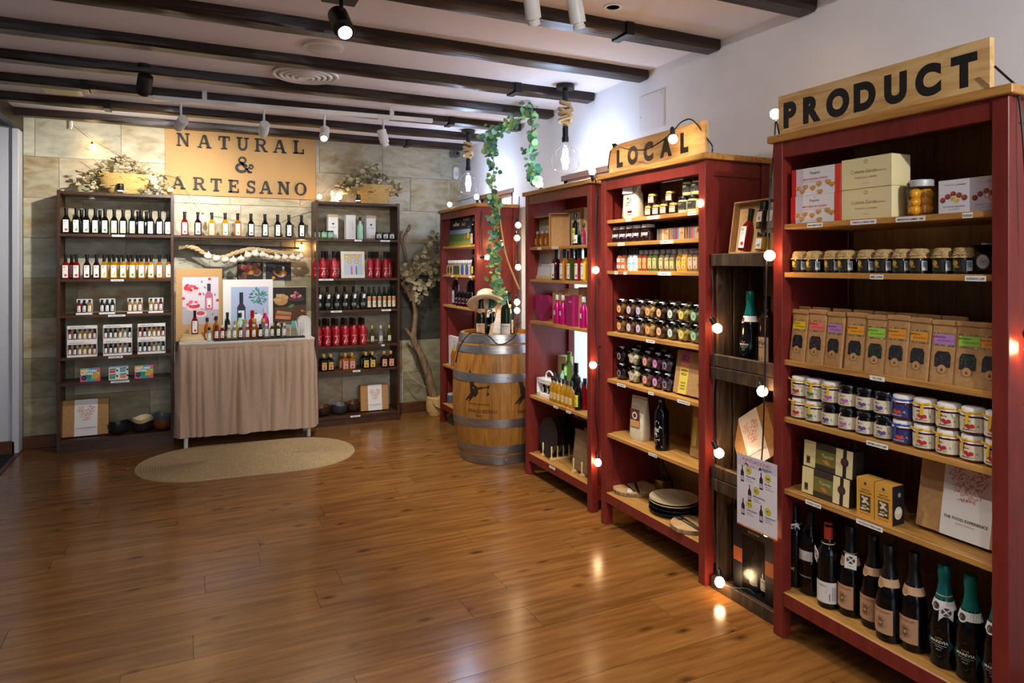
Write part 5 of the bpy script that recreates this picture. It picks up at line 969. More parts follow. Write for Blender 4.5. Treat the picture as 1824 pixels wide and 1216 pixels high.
for px, c in zip((1428.5, 1459, 1492, 1529, 1565.6, 1603, 1642.5, 1686, 1731, 1772), TEA):
    t = T('tea_bag', R(px, XP + .055, z), RZ, 'kraft tea bag with %s label' % TN[c], 'tea bag', 'on third shelf ' + sh, 'kraft tea bags'); part(t, 'bag', bagm); part(t, 'bag_front', cache(('tea', c), tea_front(c))); t.scale = (1, 1, .985 + random.random() * .03); t.rotation_euler[2] += random.uniform(-.08, .08)
for px in (1436, 1470, 1507, 1545, 1583, 1622, 1663, 1708): 
    t = T('tea_bag', R(px - 5, XP + .13, z), RZ, 'kraft tea bag in back row', 'tea bag', 'on third shelf ' + sh, 'kraft tea bags'); part(t, 'bag', bagm); t.scale = (1, 1, 1.03)
# jam jars in two tiers
z = ZP['d']
def jamlab(base, fruit, wid=.11):
    def f():
        d = D(); h = .043; d.rect(-wid / 2, 0, wid / 2, h, base, 0, 12)
        d.poly([(-.03, h * .72), (.02, h * .66), (.022, h * .86), (-.028, h * .95)], '#c99a2a', 1); d.text('Maria', -.004, h * .73, .006, '#6a2f1c', 2, .01)
        d.poly([(-.034, h * .3), (-.012, h * .25), (-.012, h * .6), (-.03, h * .62)], '#7f8f72', 1); d.poly([(.014, h * .25), (.03, h * .3), (.026, h * .55)], '#8fa07a', 1)
        for x, zz in ((.002, .36), (.01, .42), (-.004, .45)): d.disc(x, h * zz, .0065, fruit, 2, 10)
        d.text('MERMELADA', 0, h * .1, .0045, '#3a3330' if base[1] > '5' else '#e0d8d0', 1, .01); return d.mesh('label', .0362)
    return cache(('jam', base, fruit), f)
jamb = lambda g: cache(('jamb', g), lambda: B().lathe([(.031, 0), (.0352, .004), (.036, .01), (.036, .056), (.031, .064), (.031, .068)], 24).mesh('glass_body', spice(g), 40))
clth = cache('clth', lambda: B().lathe([(.0001, .0815), (.028, .081), (.0325, .078), (.033, .068), (.0335, .062), (.037, .058)], 36, cap=False, wob=lambda a, zz: 1 + .06 * math.sin(a * 8) * max(0, (.066 - zz) / .008)).mesh('cloth_lid', mat('white_lace', '#dcd8d3', .8), 80))
jlid = cache('jlid', lambda: B().lathe([(.032, .064), (.034, .066), (.034, .079), (.0315, .082), (.0001, .082)], 24).mesh('lid', mat('dark_lid', '#0d0a10', .25), 40))
def ribbon(c): return cache(('rib', c), lambda: B().lathe([(.034, .063), (.0355, .066), (.034, .069)], 28, cap=False).prism([(-.005, .03), (.004, .032), (.007, .066), (-.002, .067)], -.0395, -.0385).prism([(-.002, .066), (.022, .074), (.024, .067)], -.04, -.038).prism([(.002, .066), (-.02, .075), (-.024, .068)], -.04, -.038).mesh('ribbon', mat('ribbon_' + c, c, .45)))
CRM, BLU = '#d9cdb4', '#2b2f6a'
KI = {'y': ('#4a0f12', 1, '#e0b01f', CRM, '#b5262c', 'yellow ribboned jam jar with red fruit label'), 'g': ('#2f2a10', 1, '#e0b01f', CRM, '#3f7a4a', 'yellow ribboned jam jar with green fruit label'), 'p': ('#3a1420', 1, '#e0b01f', CRM, '#a8559a', 'yellow ribboned jam jar with pink fruit label'),
      'k': ('#140a12', 0, None, CRM, '#5a4a8a', 'dark lidded jam jar with blue fruit label'), 'q': ('#1c0d10', 0, None, CRM, '#b562a5', 'dark lidded jam jar with pink fruit label'), 'b': ('#4a0f14', 1, '#2a4fa5', BLU, '#c2463a', 'blue ribboned jam jar with dark blue label')}
for tier, row in ((0, 'ygkqkkbyyyy'), (1, 'ygpqkkbyyyy')):
    for px, k in zip((1426.7, 1453, 1482, 1512.6, 1544.4, 1577.5, 1610.6, 1648.7, 1690.7, 1735, 1779), row):
        g, cl, rb, base, fr, ds = KI[k]; t = T('jam_jar', R(px, XI - .02, z + tier * .083), RZ + random.uniform(-.1, .25), ds, 'jar', ('upper' if tier else 'lower') + ' tier ' + sh, 'stacked jam jars')
        part(t, 'glass_body', jamb(g)); part(t, 'label', jamlab(base, fr), (0, 0, .009))
        if not cl: part(t, 'lid', jlid)
        if cl: part(t, 'cloth_lid', clth); part(t, 'ribbon', ribbon(rb), (0, 0, 0), (0, 0, random.uniform(-.5, .3)))
# nougat gift boxes, almond biscuit boxes, heart box
z = ZP['e']
def turron(w_, h):
    d = D(); d.rect(-w_ / 2, 0, w_ / 2, h, '#3a3028', 0); d.rect(-w_ / 2, 0, -w_ * .25, h, '#dcc88f', 1); d.rect(w_ * .17, 0, w_ / 2, h, '#e0cf9c', 1); d.rect(-w_ * .25, h * .2, w_ * .17, h * .75, '#6f6a2a', 1); d.rect(-w_ * .44, h * .12, -w_ * .36, h * .4, '#5a4a1c', 2); d.disc(-w_ * .4, h * .28, h * .06, '#1c1710', 3)
    d.text('Turrón', 0, h * .5, h * .13, '#cfc9a5', 2); d.poly([(-w_ * .11, h * .4), (.0, h * .42), (w_ * .05, h * .3), (w_ * .02, h * .24), (-w_ * .05, h * .3)], '#c2743a', 2)
    d.rect(w_ * .31, 0, w_ * .38, h, '#241a1c', 2); d.disc(w_ * .345, h * .55, h * .17, '#3a2226', 3); d.disc(w_ * .345, h * .55, h * .12, '#4a2c30', 4); return d.mesh('print')
DKC = mat('dark_brown_card', '#2a221e', .55)
boxR('nougat_gift_box', 1428, 1512, XP + .04, z, .06, .098, DKC, 'brown and cream nougat gift box with wax seal, lower', 'box', sh, mk_print=turron, tilt=-.06); boxR('nougat_gift_box', 1431.5, 1518, XP + .055, z + .0995, .06, .098, DKC, 'brown and cream nougat gift box with wax seal, upper', 'box', sh, mk_print=turron, tilt=-.06)
boxR('nougat_gift_box', 1507, 1560, XP + .2, z, .06, .098, DKC, 'dark nougat box hidden behind the orange boxes', 'box', sh)
def tort(w_, h):
    d = D(); d.rect(-w_ / 2, 0, w_ / 2, h, '#d29a3c', 0); d.disc(0, h * .87, h * .04, '#3a3f4a', 1); d.rect(-w_ * .35, h * .79, w_ * .35, h * .795, '#6a4f22', 1); d.text('TORTITAS', 0, h * .68, h * .05, '#3a2a14', 1, .01, maxw=w_ * .5); d.text('TURRON ALICANTE', 0, h * .61, h * .05, '#3a2a14', 1, .01, maxw=w_ * .75)
    d.rect(-w_ * .3, h * .14, w_ * .3, h * .56, '#4a3c2a', 1); rg = random.Random(3)
    for k in range(16): d.disc(rg.uniform(-w_ * .2, w_ * .2), rg.uniform(h * .2, h * .52), w_ * .1, rg.choice(('#d9cdb0', '#e6dcc4', '#b5a685')), 2 + k % 4, 9, .5)
    d.text('SIN GLUTEN', 0, h * .06, h * .035, '#7a5524', 1); return d.mesh('print')
ORC = mat('orange_carton', '#cf9a42', .55)
for i, (p0, p1) in enumerate(((1526, 1557), (1558, 1589.5))):
    c = boxR('biscuit_carton', p0, p1, XP + .03, z, .06, .132, ORC, 'orange nougat biscuit carton with window, %s one' % ('left', 'right')[i], 'box', sh, mk_print=tort)
    w_ = RY(p0, XP + .03) - RY(p1, XP + .03)
    part(c, 'side_print', cache('tside', lambda: D().rect(-.03, 0, .03, .132, '#17151a', 0).disc(.005, .1, .008, '#8a8a8a', 1).disc(0, .04, .02, '#cfc3a8', 1, 14, 1.1).disc(0, .045, .016, '#e3d9c0', 2, 12, .6).mesh('side_print')), (w_ / 2, .03, 0), (0, 0, PI / 2))
a, c = faceR(1627, 1790, XP + .06); t = heart_box((XP + .09, (a + c) / 2 - .0, z + .001), RZ, 'kraft gift box with printed heart and THE FOOD EXPERIENCE', sh, -.16, .97, .5)
# wine and sparkling bottles on the lowest shelf
z = ZP['f']; wl = PROF['wine'][0][3][0] + .0003; cl_ = .0433; pl = 'at foot under PRODUCT'
def sun_lab():
    d = D(); d.rect(-.04, 0, .04, .085, '#b58a68', 0, 10); d.text('BRUT NATURE', -.0, .07, .0065, '#4a3628', 1, 0)
    for k in range(26): a = 2 * PI * k / 26; d.line(.006 * math.cos(a), .036 + .006 * math.sin(a), (.019 + .004 * (k % 2)) * math.cos(a), .036 + (.019 + .004 * (k % 2)) * math.sin(a), .0012, '#3a2a20', 1)
    return d.mesh('label', cl_)
def mare():
    d = D(); d.poly([(-.03, .0), (.03, .0), (.03, .06), (-.03, .06)], '#123338', 1); d.poly([(0, -.014), (.018, .0), (-.018, 0)], '#0e4a4a', 0); d.poly([(0, .075), (.018, .06), (-.018, .06)], '#0e4a4a', 0); d.poly([(.03, .012), (.044, .03), (.03, .048)], '#0e4a4a', 0); d.poly([(-.03, .012), (-.044, .03), (-.03, .048)], '#0e4a4a', 0)
    d.text('CAVA', 0, .045, .006, '#b5863a', 2); d.text('MAREVIA', 0, .032, .0095, '#cfd3d0', 2, .01); d.rect(-.022, .025, .022, .0265, '#9aa5a2', 2, 4); d.rect(-.012, .019, .012, .0205, '#9aa5a2', 2, 3); d.text('BRUT', 0, .009, .005, '#9aa5a2', 2); return d.mesh('label', cl_)
def hangtag(root, x, zz, yy=-.03, rot=(.05, .1, .5), wing=.022):
    o = part(root, 'hang_tag', cache('hang', lambda: B().box(-.02, .02, -.0006, .0006, -.055, 0).mesh('hang_tag', WHITE)), (x, yy, zz), rot)
    part(o, 'tag_print', cache('hangp', lambda: D().disc(0, -.021, .0145, '#4a4248', 0, 16).disc(0, -.021, .004, '#e6e2de', 1).poly([(-.012, -.03), (-.009, -.033), (.012, -.012), (.009, -.009)], '#e6e2de', 1).poly([(.012, -.03), (.009, -.033), (-.012, -.012), (-.009, -.009)], '#e6e2de', 1).text('SALÓ', 0, -.046, .005, '#777777', 0).mesh('tag_print')), (0, -.0006, 0))
    part(root, 'tag_string', cache('hstr', lambda: B().lathe([(.0225, .226), (.0235, .228), (.0225, .23)], 20, cap=False).mesh('tag_string', ROPE)))
def neck(c): return cache(('neck', c), lambda: D().rect(-.075, 0, .075, .026, c, 0, 18).disc(-.004, .008, .016, c, 1, 16).disc(-.004, .008, .011, '#a87f5e' if c != '#d9d6d2' else '#3a3030', 2, 14).mesh('neck_band', lambda zz: .0338 - .245 * zz))
TEAL = mat('teal_foil', '#0d6b66', .35, .3); BLKF = mat('black_foil', '#0c0c0e', .4); REDF = mat('red_capsule', '#b2321c', .4)
X6 = XP + .1
t = rbottle('wine', R(1415.6, X6, z), RZ, 'black', BLKF, cache('iorvm', lambda: D().poly([(-.02, .03), (.008, .028), (.012, .055), (-.012, .06)], '#8a6a4a', 0).poly([(-.016, .06), (.004, .056), (-.004, .1), (-.018, .09)], '#7a8a4a', 1).poly([(-.022, .055), (-.012, .058), (-.02, .09)], '#9aa55a', 1).text('IORVM', 0, .015, .014, '#b58a3a', 1, .01, maxw=.05).mesh('label', wl)), .05, 'black wine bottle with gold lettering and plant drawing', pl, 'wine_bottle', s=1.08); hangtag(t, .014, .232, -.028, (.2, -.3, .8))
rbottle('wine', R(1443.4, X6, z), RZ, 'black', BLKF, cache('wtop', lambda: D().rect(-.034, .07, .034, .105, '#cfcac6', 0, 8).poly([(-.034, .062), (-.02, .066), (.0, .064), (.03, .06), (.034, .072), (-.034, .072)], '#cfcac6', 0).text('serra de bernia', 0, .01, .007, '#c9c9c9', 1).mesh('label', wl)), .055, 'black wine bottle with plain white upper label', pl, 'wine_bottle', s=1.07)
t = rbottle('wine', R(1475.6, X6 - .025, z), RZ + .35, 'black', REDF, cache('land', lambda: D().rect(-.042, 0, .042, .075, '#d2ccc8', 0, 12).poly([(-.036, .008), (.018, .008), (.018, .034), (.004, .042), (-.016, .042), (-.036, .032)], '#3a363a', 1).text('CREBEJA', -.01, .058, .007, '#8a7a70', 1).rect(.024, .01, .038, .06, '#a8a2a0', 1, 2).mesh('label', wl)), .022, 'red capped wine bottle with hillside label and tag', pl, 'wine_bottle', s=1.04); hangtag(t, -.034, .2, -.02, (.1, .35, -.9))
SUN, MAR = cache('sun', sun_lab), cache('mare', mare)
for i, (px, dx) in enumerate(((1515, 0), (1556, 0), (1584, -.03), (1628, -.01))):
    t = rbottle('cava', R(px, X6 + dx, z), RZ - .05, 'black', BLKF, SUN, .03, 'sparkling wine bottle with sunburst kraft label' + (' and hang tag' if i == 0 else ''), pl, 'cava_bottle', 'sunburst cava bottles', s=.99); part(t, 'neck_band', neck('#c29a74'), (0, 0, .188), (0, 0, -.15))
    if i == 0: hangtag(t, .028, .232, -.03, (.1, .05, .6))
for i, px in enumerate((1682, 1729, 1779)):
    t = rbottle('cava', R(px, X6 - .01, z), RZ + .2, 'black', TEAL, MAR, .05, 'dark cava bottle with teal foil' + (' and star hang tag' if i == 0 else ''), pl, 'cava_bottle', 'teal foil cava bottles', s=.985); part(t, 'neck_band', neck('#d9d6d2'), (0, 0, .188), (0, 0, -.3))
    if i == 0: hangtag(t, .02, .205, -.034, (.1, .05, .5))
# ================================================================ GOODS ON THE LOCAL BOOKCASE
sh = 'under LOCAL sign'; XI = XLO + .075; z = ZLc['a']
CLOTH = noise_mat('canvas_bag', [(.3, '#cdbf9f'), (.7, '#ddd0b2')], (1, 1, 1), 180, 2, .9, .2)
t = T('rice_bag', R(1128, XI, z), RZ + .15, 'cream cloth rice bag with tied label', 'bag', sh)
part(t, 'bag', B().loft([(.055, .035, 4, 0), (.06, .04, 4, .015), (.054, .038, 4, .08), (.055, .034, 4, .13), (.046, .022, 4, .155), (.056, .012, 4, .18), (.06, .005, 5, .198)], 28).mesh('bag', CLOTH, 70)); part(t, 'tag', B().box(-.04, .035, -.042, -.04, .135, .19).mesh('tag', WHITE))
part(t, 'print', D().disc(0, .105, .022, '#4a3a30', 0, 18).disc(0, .105, .0195, '#d8cbad', 1, 18).disc(0, .108, .009, '#4a3a30', 2, 8, .7).text('ARROZ', 0, .07, .009, '#3a2f28', 0).rect(-.004, .03, .03, .042, '#5a1f24', 0).text('BOMBA', .01, .015, .009, '#2a2422', 0, .02).text('DENOMINACION', -.003, .17, .005, '#777777', 7).mesh('print'), (0, -.0395, 0))
sob = lab_plain(.05, .032, '#c9a58f', 'SOBRASADA', '#8a2a20', None, .0262, None, None, .2)
for px, zz, w in ((1157.5, 0, 'lower row'), (1171, 0, 'lower row'), (1184.6, 0, 'lower row'), (1201.4, 0, 'lower row'), (1163.4, .0605, 'upper row'), (1195, .0605, 'upper row')): jar(R(px, XI, z + zz), RZ, 'brown', GOLD, sob, 'gold lidded sobrasada jar', w + ' ' + sh, .026, .058, 'gold lidded jars')
for px0, px1, zz in ((1147, 1160, 0), (1147, 1160, .05), (1178, 1191, .05), (1178, 1191, 0)): boxR('small_carton', px0, px1, XI + .09, z + zz, .06, .049, KRAFT, 'small kraft carton behind gold lidded jars', 'box', ('lower' if zz == 0 else 'upper') + ' ' + sh)
MAYO = mat('mayo_glass', '#cfc489', .2, coat=.5); G['mayo'] = MAYO
for px, zz, w in ((1219.7, 0, 'lower row'), (1236.5, 0, 'lower row'), (1227.5, .083, 'upper row'), (1244, .083, 'upper row')): jar(R(px, XI, z + zz), RZ, 'mayo', BLACK, lab_plain(.07, .04, '#26282a', 'ALIOLI', '#c9b45a', 'CASERO', .0322), 'cream alioli jar with black label', w + ' ' + sh, .032, .082, 'alioli jars')
z = ZLc['b']; script = cache('script', lambda: D().rect(.02, .008, .03, .024, '#2c3566', 0, 3).text('figues', 0, .018, .024, '#e6e2dc', 0, .015, maxw=.062).mesh('label', .0382))
for px in (1102.5, 1115, 1127, 1139, 1155): jar(R(px, XI, z), RZ, 'brown', SILV, script, 'dark jar with white script lettering', 'on second shelf ' + sh, .038, .09, 'script lettered jars', lz=.15)
for i, (p0, p1) in enumerate(((1170, 1194), (1196, 1222), (1225, 1250))):
    boxR('spice_cube_box', p0, p1, XI - .02, z, .07, .06, KRAFT, 'small kraft spice box with coloured band', 'box', 'on second shelf ' + sh, group='spice boxes', mk_print=lambda w_, h: D().rect(-w_ * .45, 0, -w_ * .25, h, '#5a4f55', 0).rect(-w_ * .25, 0, -w_ * .1, h, ('#8a6a4a', '#7a2f3a', '#b5404a')[i], 0).rect(-w_ * .1, 0, w_ * .02, h, ('#c9a87a', '#4a6a8a', '#6a7a8a')[i], 0).text('SAL', w_ * .22, h * .5, h * .18, '#5a4630', 0).rect(w_ * .38, 0, w_ * .46, h, '#3a2a20', 0).mesh('print'))
z = ZLc['c']
SPC = [('#b5683a', '#d9602f', 'orange', 1)] * 2 + [('#d0d0cc', '#7ac0d9', 'blue', 1)] * 2 + [('#8a3a1c', '#c98a4a', 'brown', 0)] * 2 + [('#4a5a2a', '#a8b56a', 'green', 0)] * 2 + [('#6a5a3a', '#d9b58a', 'beige', 0), ('#5a5a3a', '#b5b56a', 'olive', 0), ('#6a5a40', '#a8b55a', 'olive', 0)] + [('#c9921f', '#d9a82f', 'yellow', 0)] * 2 + [('#7a5a4a', '#c9a89a', 'pinkish', 0)] * 2
for px, (fc, lc, nm, gr) in zip((1107, 1115, 1126, 1134.5, 1144.5, 1153, 1162.4, 1171, 1182.7, 1193, 1202, 1214, 1223.5, 1235, 1244), SPC):
    t = T('spice_jar', R(px, XI, z), RZ, 'spice %s with %s label' % ('grinder' if gr else 'jar', nm), 'spice jar', 'on third shelf ' + sh, 'spice jars')
    part(t, 'glass_body', cache(('spb', fc), lambda: B().loft([(.019, .019, 4, 0), (.0205, .0205, 4, .004), (.0205, .0205, 4, .078), (.017, .017, 2, .086), (.016, .016, 2, .09)], 20).mesh('glass_body', spice(fc), 40))); part(t, 'lid', cache(('spl', gr), lambda: B().lathe([(.0165, .087), (.0185, .089), (.0185, .108 if not gr else .125), (.017, .11 if not gr else .128)], 18).mesh('lid', mat('grey_lid', '#a5a6a8', .45) if not gr else BLACK, 40)))
    part(t, 'label', cache(('spla', lc, gr), lambda: D().rect(-.015, .022, .015, .076, '#e3e0da' if gr else '#c2a878', 0).rect(-.015, .04, .015, .056, lc, 1).text('SAL', 0, .062, .007, INK, 1, .01).disc(0, .03, .005, '#6a5a48', 1).mesh('label')), (0, -.0207, -.008))
z = ZLc['d']; SJ = [('#6a4a24', '#d9924a', 'brown'), ('#5a4030', '#c9b0b8', 'mauve'), ('#5f4a3a', '#b5a5c2', 'lilac'), ('#a5824a', '#d98f45', 'orange'), ('#3a2c22', '#d99a62', 'dark'), ('#4a4438', '#b5c2b0', 'grey green'), ('#9a8a4a', '#d0b53a', 'yellow'), ('#6a7a58', '#8ab58a', 'green')]
for tier in (0, 1):
    for px, (fc, lc, nm) in zip((1107.7, 1125, 1142, 1159, 1179, 1199, 1219, 1241), SJ): star_jar(R(px, XI - .01, z + tier * .0945), RZ, spice(fc), lc, 'star shaped jar with %s label' % nm, ('upper' if tier else 'lower') + ' tier on fourth shelf ' + sh, .98)
    for px, (fc, lc, nm) in zip((1137, 1153, 1170, 1196, 1209, 1228), SJ): star_jar(R(px, XI + .1, z + tier * .0945), RZ, spice(fc), lc, 'back row star jar', ('upper' if tier else 'lower') + ' tier on fourth shelf ' + sh, .98)
z = ZLc['e']; SK = [('#151218', '#2a262c', 'black'), ('#b5b08a', '#c9a8a5', 'cream'), ('#5a4238', '#d98a80', 'coral'), ('#4a2a3a', '#c47ab5', 'purple'), ('#3a2f40', '#4a3a4a', 'dark violet')]
for tier in (0, 1):
    for px, (fc, lc, nm) in zip((1107.7, 1130, 1154, 1172, 1189.5), SK): star_jar(R(px, XI - .01, z + tier * .0945), RZ, spice(fc), lc, '%s star shaped jar' % nm, ('upper' if tier else 'lower') + ' tier on fifth shelf ' + sh, .98)
    for px in (1138, 1160, 1183): star_jar(R(px, XI + .1, z + tier * .0945), RZ, spice('#2f2a26'), '#3a3630', 'back row dark star jar', ('upper' if tier else 'lower') + ' tier on fifth shelf ' + sh, .98)
def bo_print(w_, h):
    d = D(); d.rect(-w_ * .34, .0, -w_ * .08, h, '#d9c04a', 0); d.rect(-w_ * .34, h * .72, -w_ * .08, h, '#b5527a', 1); d.rect(-w_ * .34, h * .6, -w_ * .08, h * .72, '#d9824a', 1); d.text('BO', -w_ * .21, h * .78, h * .12, '#3a2a3a', 2, .01, maxw=w_ * .2); d.text('AHORA', -w_ * .21, h * .52, h * .06, INK, 2, .02, maxw=w_ * .2); d.text('RICO', -w_ * .21, h * .43, h * .06, INK, 2, .02, maxw=w_ * .2)
    for k in range(3): d.text('SABOR', -w_ * .21, h * (.24 - .07 * k), h * .04, INK, 2, .01, maxw=w_ * .18)
    for k in range(9): a = 3.4 + k * .22; d.line(w_ * .4 + w_ * .12 * math.cos(a), h * .35 + w_ * .12 * math.sin(a), w_ * .4 + w_ * .18 * math.cos(a), h * .35 + w_ * .18 * math.sin(a), .002, INK, 1); d.line(w_ * .4 + w_ * .12 * math.cos(a), h * .35 + w_ * .12 * math.sin(a), w_ * .4 + w_ * .12 * math.cos(a + .22), h * .35 + w_ * .12 * math.sin(a + .22), .002, INK, 1)
    return d.mesh('print')
boxR('kraft_gift_carton', 1198, 1256, XLO + .05, z + .001, .06, .21, KRAFT, 'kraft gift carton with pink and yellow strip', 'gift box', sh, mk_print=bo_print, tilt=-.16)
z = ZLc['f']
t = T('cloth_pouch', R(1140, XI + .02, z), RZ + .1, 'cream cloth pouch with brown square label', 'bag', sh); part(t, 'pouch', B().loft([(.05, .03, 5, 0), (.056, .036, 5, .02), (.055, .03, 5, .12), (.057, .014, 5, .2), (.058, .005, 6, .235)], 28).mesh('pouch', CLOTH, 70)); part(t, 'label', D(.0005).rect(-.036, .075, .036, .17, '#5a2a24', 0).disc(0, .135, .02, '#d9cfc0', 1).disc(0, .135, .012, '#5a2a24', 2).rect(-.036, .075, .036, .11, '#c9935a', 1).text('TRUFA', 0, .178, .01, '#7a5a3a', 0).mesh('label'), (0, -.037, 0)); part(t, 'seam', B().box(-.058, .058, -.008, .008, .222, .228).mesh('seam', KRAFT))
def doodle():
    d = D(); rg = random.Random(7)
    for k in range(46): x, zz = rg.uniform(-.04, .04), rg.uniform(.02, .16); a = rg.random() * 6.3; l = rg.uniform(.006, .018); d.line(x, zz, x + l * math.cos(a), zz + l * math.sin(a), .0018, '#d9d6d2', 0)
    d.text('de lat', -.006, .1, .022, '#ece9e4', 1, .01); d.text('Gust', -.008, .082, .018, '#ece9e4', 1, .01); d.line(-.02, .05, .025, .08, .004, '#d9d6d2', 1); return d.mesh('label', .0378)
t = rbottle('wine', R(1179, XI, z), RZ - .2, 'black', G['black'], doodle(), 0, 'matte black bottle covered in white doodles', sh, 'doodle_bottle', s=.98); part(t, 'neck_print', D().text('sada', 0, .25, .014, '#ece9e4', 0).mesh('neck_print', .0153))
c = boxR('leaning_kraft_box', 1228, 1262, XLO + .12, z, .035, .26, KRAFT, 'kraft box leaning at the right side', 'gift box', 'on sixth shelf ' + sh, mk_print=lambda w_, h: D().rect(-w_ * .4, h * .2, -w_ * .2, h * .75, '#d9c04a', 0).disc(w_ * .1, h * .4, w_ * .18, '#7a5a3a', 0).mesh('print'), tilt=-.1); c.rotation_euler[2] += .0
z = ZLc['g']
WSL = noise_mat('log_slice', [(.3, '#b58a55'), (.7, '#d1ab78')], (1, 1, 1), 18, 4, .6); CUTL = mat('cutlery_steel', '#6a655c', .3, .9)
def logboard(px, X, r, desc):
    t = T('wood_board', R(px, X, z), RZ, desc, 'board', 'at the foot below LOCAL sign'); part(t, 'slice', B().lathe([(r * .98, 0), (r, .004), (r * 1.0, .02), (r * .99, .022)], 36, wob=lambda a, zz: 1 + .03 * math.sin(3 * a + 1) + .015 * math.sin(7 * a)).mesh('slice', WSL, 40)); part(t, 'bark', B().lathe([(r * .995, .001), (r * 1.035, .003), (r * 1.035, .019), (r * .99, .021)], 36, cap=False, wob=lambda a, zz: 1 + .03 * math.sin(3 * a + 1) + .015 * math.sin(7 * a)).mesh('bark', BARK, 40)); return t
forkm = cache('fork', lambda: B().box(-.005, .005, -.1, .04, 0, .003, bev=.001).box(-.013, .013, .04, .052, 0, .003, bev=.001).box(-.013, -.009, .052, .095, 0, .002).box(-.004, -.0005, .052, .095, 0, .002).box(.0005, .004, .052, .095, 0, .002).box(.009, .013, .052, .095, 0, .002).mesh('fork', CUTL))
knifem = cache('knife', lambda: B().box(-.006, .006, -.1, .0, 0, .005, bev=.0015).prism([(-.006, 0), (.01, 0), (.009, .002), (-.006, .002)], 0, .1).mesh('knife', CUTL))
q = logboard(1130, XLO + .17, .125, 'round log slice board with bark edge and cutlery'); wp = q.location
for i, (me, nm, dx, an) in enumerate(((forkm, 'table_fork', -.02, .95), (knifem, 'table_knife', .03, .7))): single(nm, me, 'bronze %s lying on the left wood board' % nm.split('_')[1], 'cutlery', loc=(wp.x + dx * .5 - .02, wp.y - dx, z + .0222), rz=an - 1.2)
single('label_card', B().box(-.03, .03, -.015, .015, 0, .002).mesh('label_card', WHITE), 'small white card lying on the left wood board', 'card', loc=(wp.x - .06, wp.y - .045, z + .0222), rz=.9)
q = logboard(1233, XLO + .10, .105, 'wood board with cutlery at right, half behind post'); wp = q.location
single('table_knife', knifem, 'bronze knife lying on the right wood board', 'cutlery', loc=(wp.x - .01, wp.y + .02, z + .0222), rz=-.15); single('table_fork', forkm, 'bronze fork lying on the right wood board', 'cutlery', loc=(wp.x - .03, wp.y + .01, z + .0222), rz=-.1)
t = T('cutlery_cup', (XLO + .3, RY(1181, XLO + .3), z), 0, 'brass cup holding dark forks', 'cup', 'below LOCAL sign'); part(t, 'cup', B().lathe([(.045, 0), (.047, .003), (.047, .075), (.0445, .075), (.0445, .005), (.0001, .005)], 24).mesh('cup', BRASS, 40))
for k, (a, l) in enumerate(((-.35, .0), (.25, .5), (.4, 1.2), (.5, 2))): part(t, 'fork', forkm, (.01 * k - .015, .0, .135), (PI / 2 - .1, a * .8, l))
pm = (RY(1200, XLO + .15)); cream, blk = mat('cream_plate', '#c2b08a', .4), mat('black_plate', '#17181b', .45)
pprof = lambda r: [(.0001, .002), (r * .55, .002), (r * .8, .008), (r, .022), (r * .995, .025), (r * .78, .012), (r * .5, .006), (.0001, .006)]
for k in range(4): single('plate', cache(('plate', k > 1), lambda: B().lathe(pprof(.125 if k > 1 else .128), 40).mesh('plate', cream if k > 1 else blk, 40)), ('bottom black plate in the stack', 'upper black plate in the stack', 'lower cream plate in the stack', 'top cream plate in the stack')[k], 'plate', 'below LOCAL sign', loc=(XLO + .15, pm, z + (.0, .02, .042, .055)[k]))
# ================================================================ CRATE GOODS AND WINE SCORE SHEET
t = T('hamper_box', (CX0 + .05, RY(1334, CX0 + .05) - .005, 1.512), RZ, 'open kraft hamper box of bottles on top crate', 'gift box'); t.matrix_basis = Matrix.Translation(t.location) @ Matrix.Rotation(RZ - .1, 4, 'Z') @ Matrix.Rotation(-.14, 4, 'X')
HW, HH = .29, .235; part(t, 'tray', B().box(-HW / 2, HW / 2, .05, .055, 0, HH).box(-HW / 2, -HW / 2 + .006, 0, .05, 0, HH).box(HW / 2 - .006, HW / 2, 0, .05, 0, HH).box(-HW / 2, HW / 2, 0, .05, 0, .006).box(-HW / 2, HW / 2, 0, .05, HH - .006, HH).mesh('tray', KRAFT)); part(t, 'insert', B().box(-HW / 2 + .006, HW / 2 - .006, .03, .05, .006, HH - .006).mesh('insert', KRAFTS))
o = part(t, 'vinegar_bottle', sq_body('red', .05, .19), (-.06, .022, .012), (0, .06, 0)); part(o, 'cap', sq_cap(.05, .19)); part(o, 'label', nsq('03', TOM), (0, -.0255, .012))
for x, zz, fc, lc in ((.035, .105, '#2a1c14', '#c9906a'), (.1, .105, '#8a8274', '#d9c83a')):
    o = part(t, 'spice_jar', cache(('spb', fc), lambda: B().loft([(.019, .019, 4, 0), (.0205, .0205, 4, .004), (.0205, .0205, 4, .078), (.017, .017, 2, .086), (.016, .016, 2, .09)], 20).mesh('glass_body', spice(fc), 40)), (x, .02, zz)); part(o, 'lid', MESH[('spl', 1)] if x < .05 else MESH[('spl', 0)]); part(o, 'label', cache(('hl', lc), lambda: D().rect(-.016, .03, .016, .075, '#e3ddd0', 0).disc(0, .045, .008, lc, 1).mesh('label')), (0, -.0207, 0))
o = part(t, 'oil_jar', cache(('jar', 'yellow', .03, .075), lambda: B().lathe([(.026, 0), (.03, .004), (.03, .05), (.025, .06), (.025, .064)], 20).mesh('glass_body', G['yellow'], 40)), (.055, .018, .01)); part(o, 'lid', B().lathe([(.027, .06), (.028, .075), (.026, .078)], 18).mesh('lid', BLACK, 40)); part(o, 'label', lab_fruit(.04, .045, '22', ORA, HERB, .0302), (0, 0, .006))
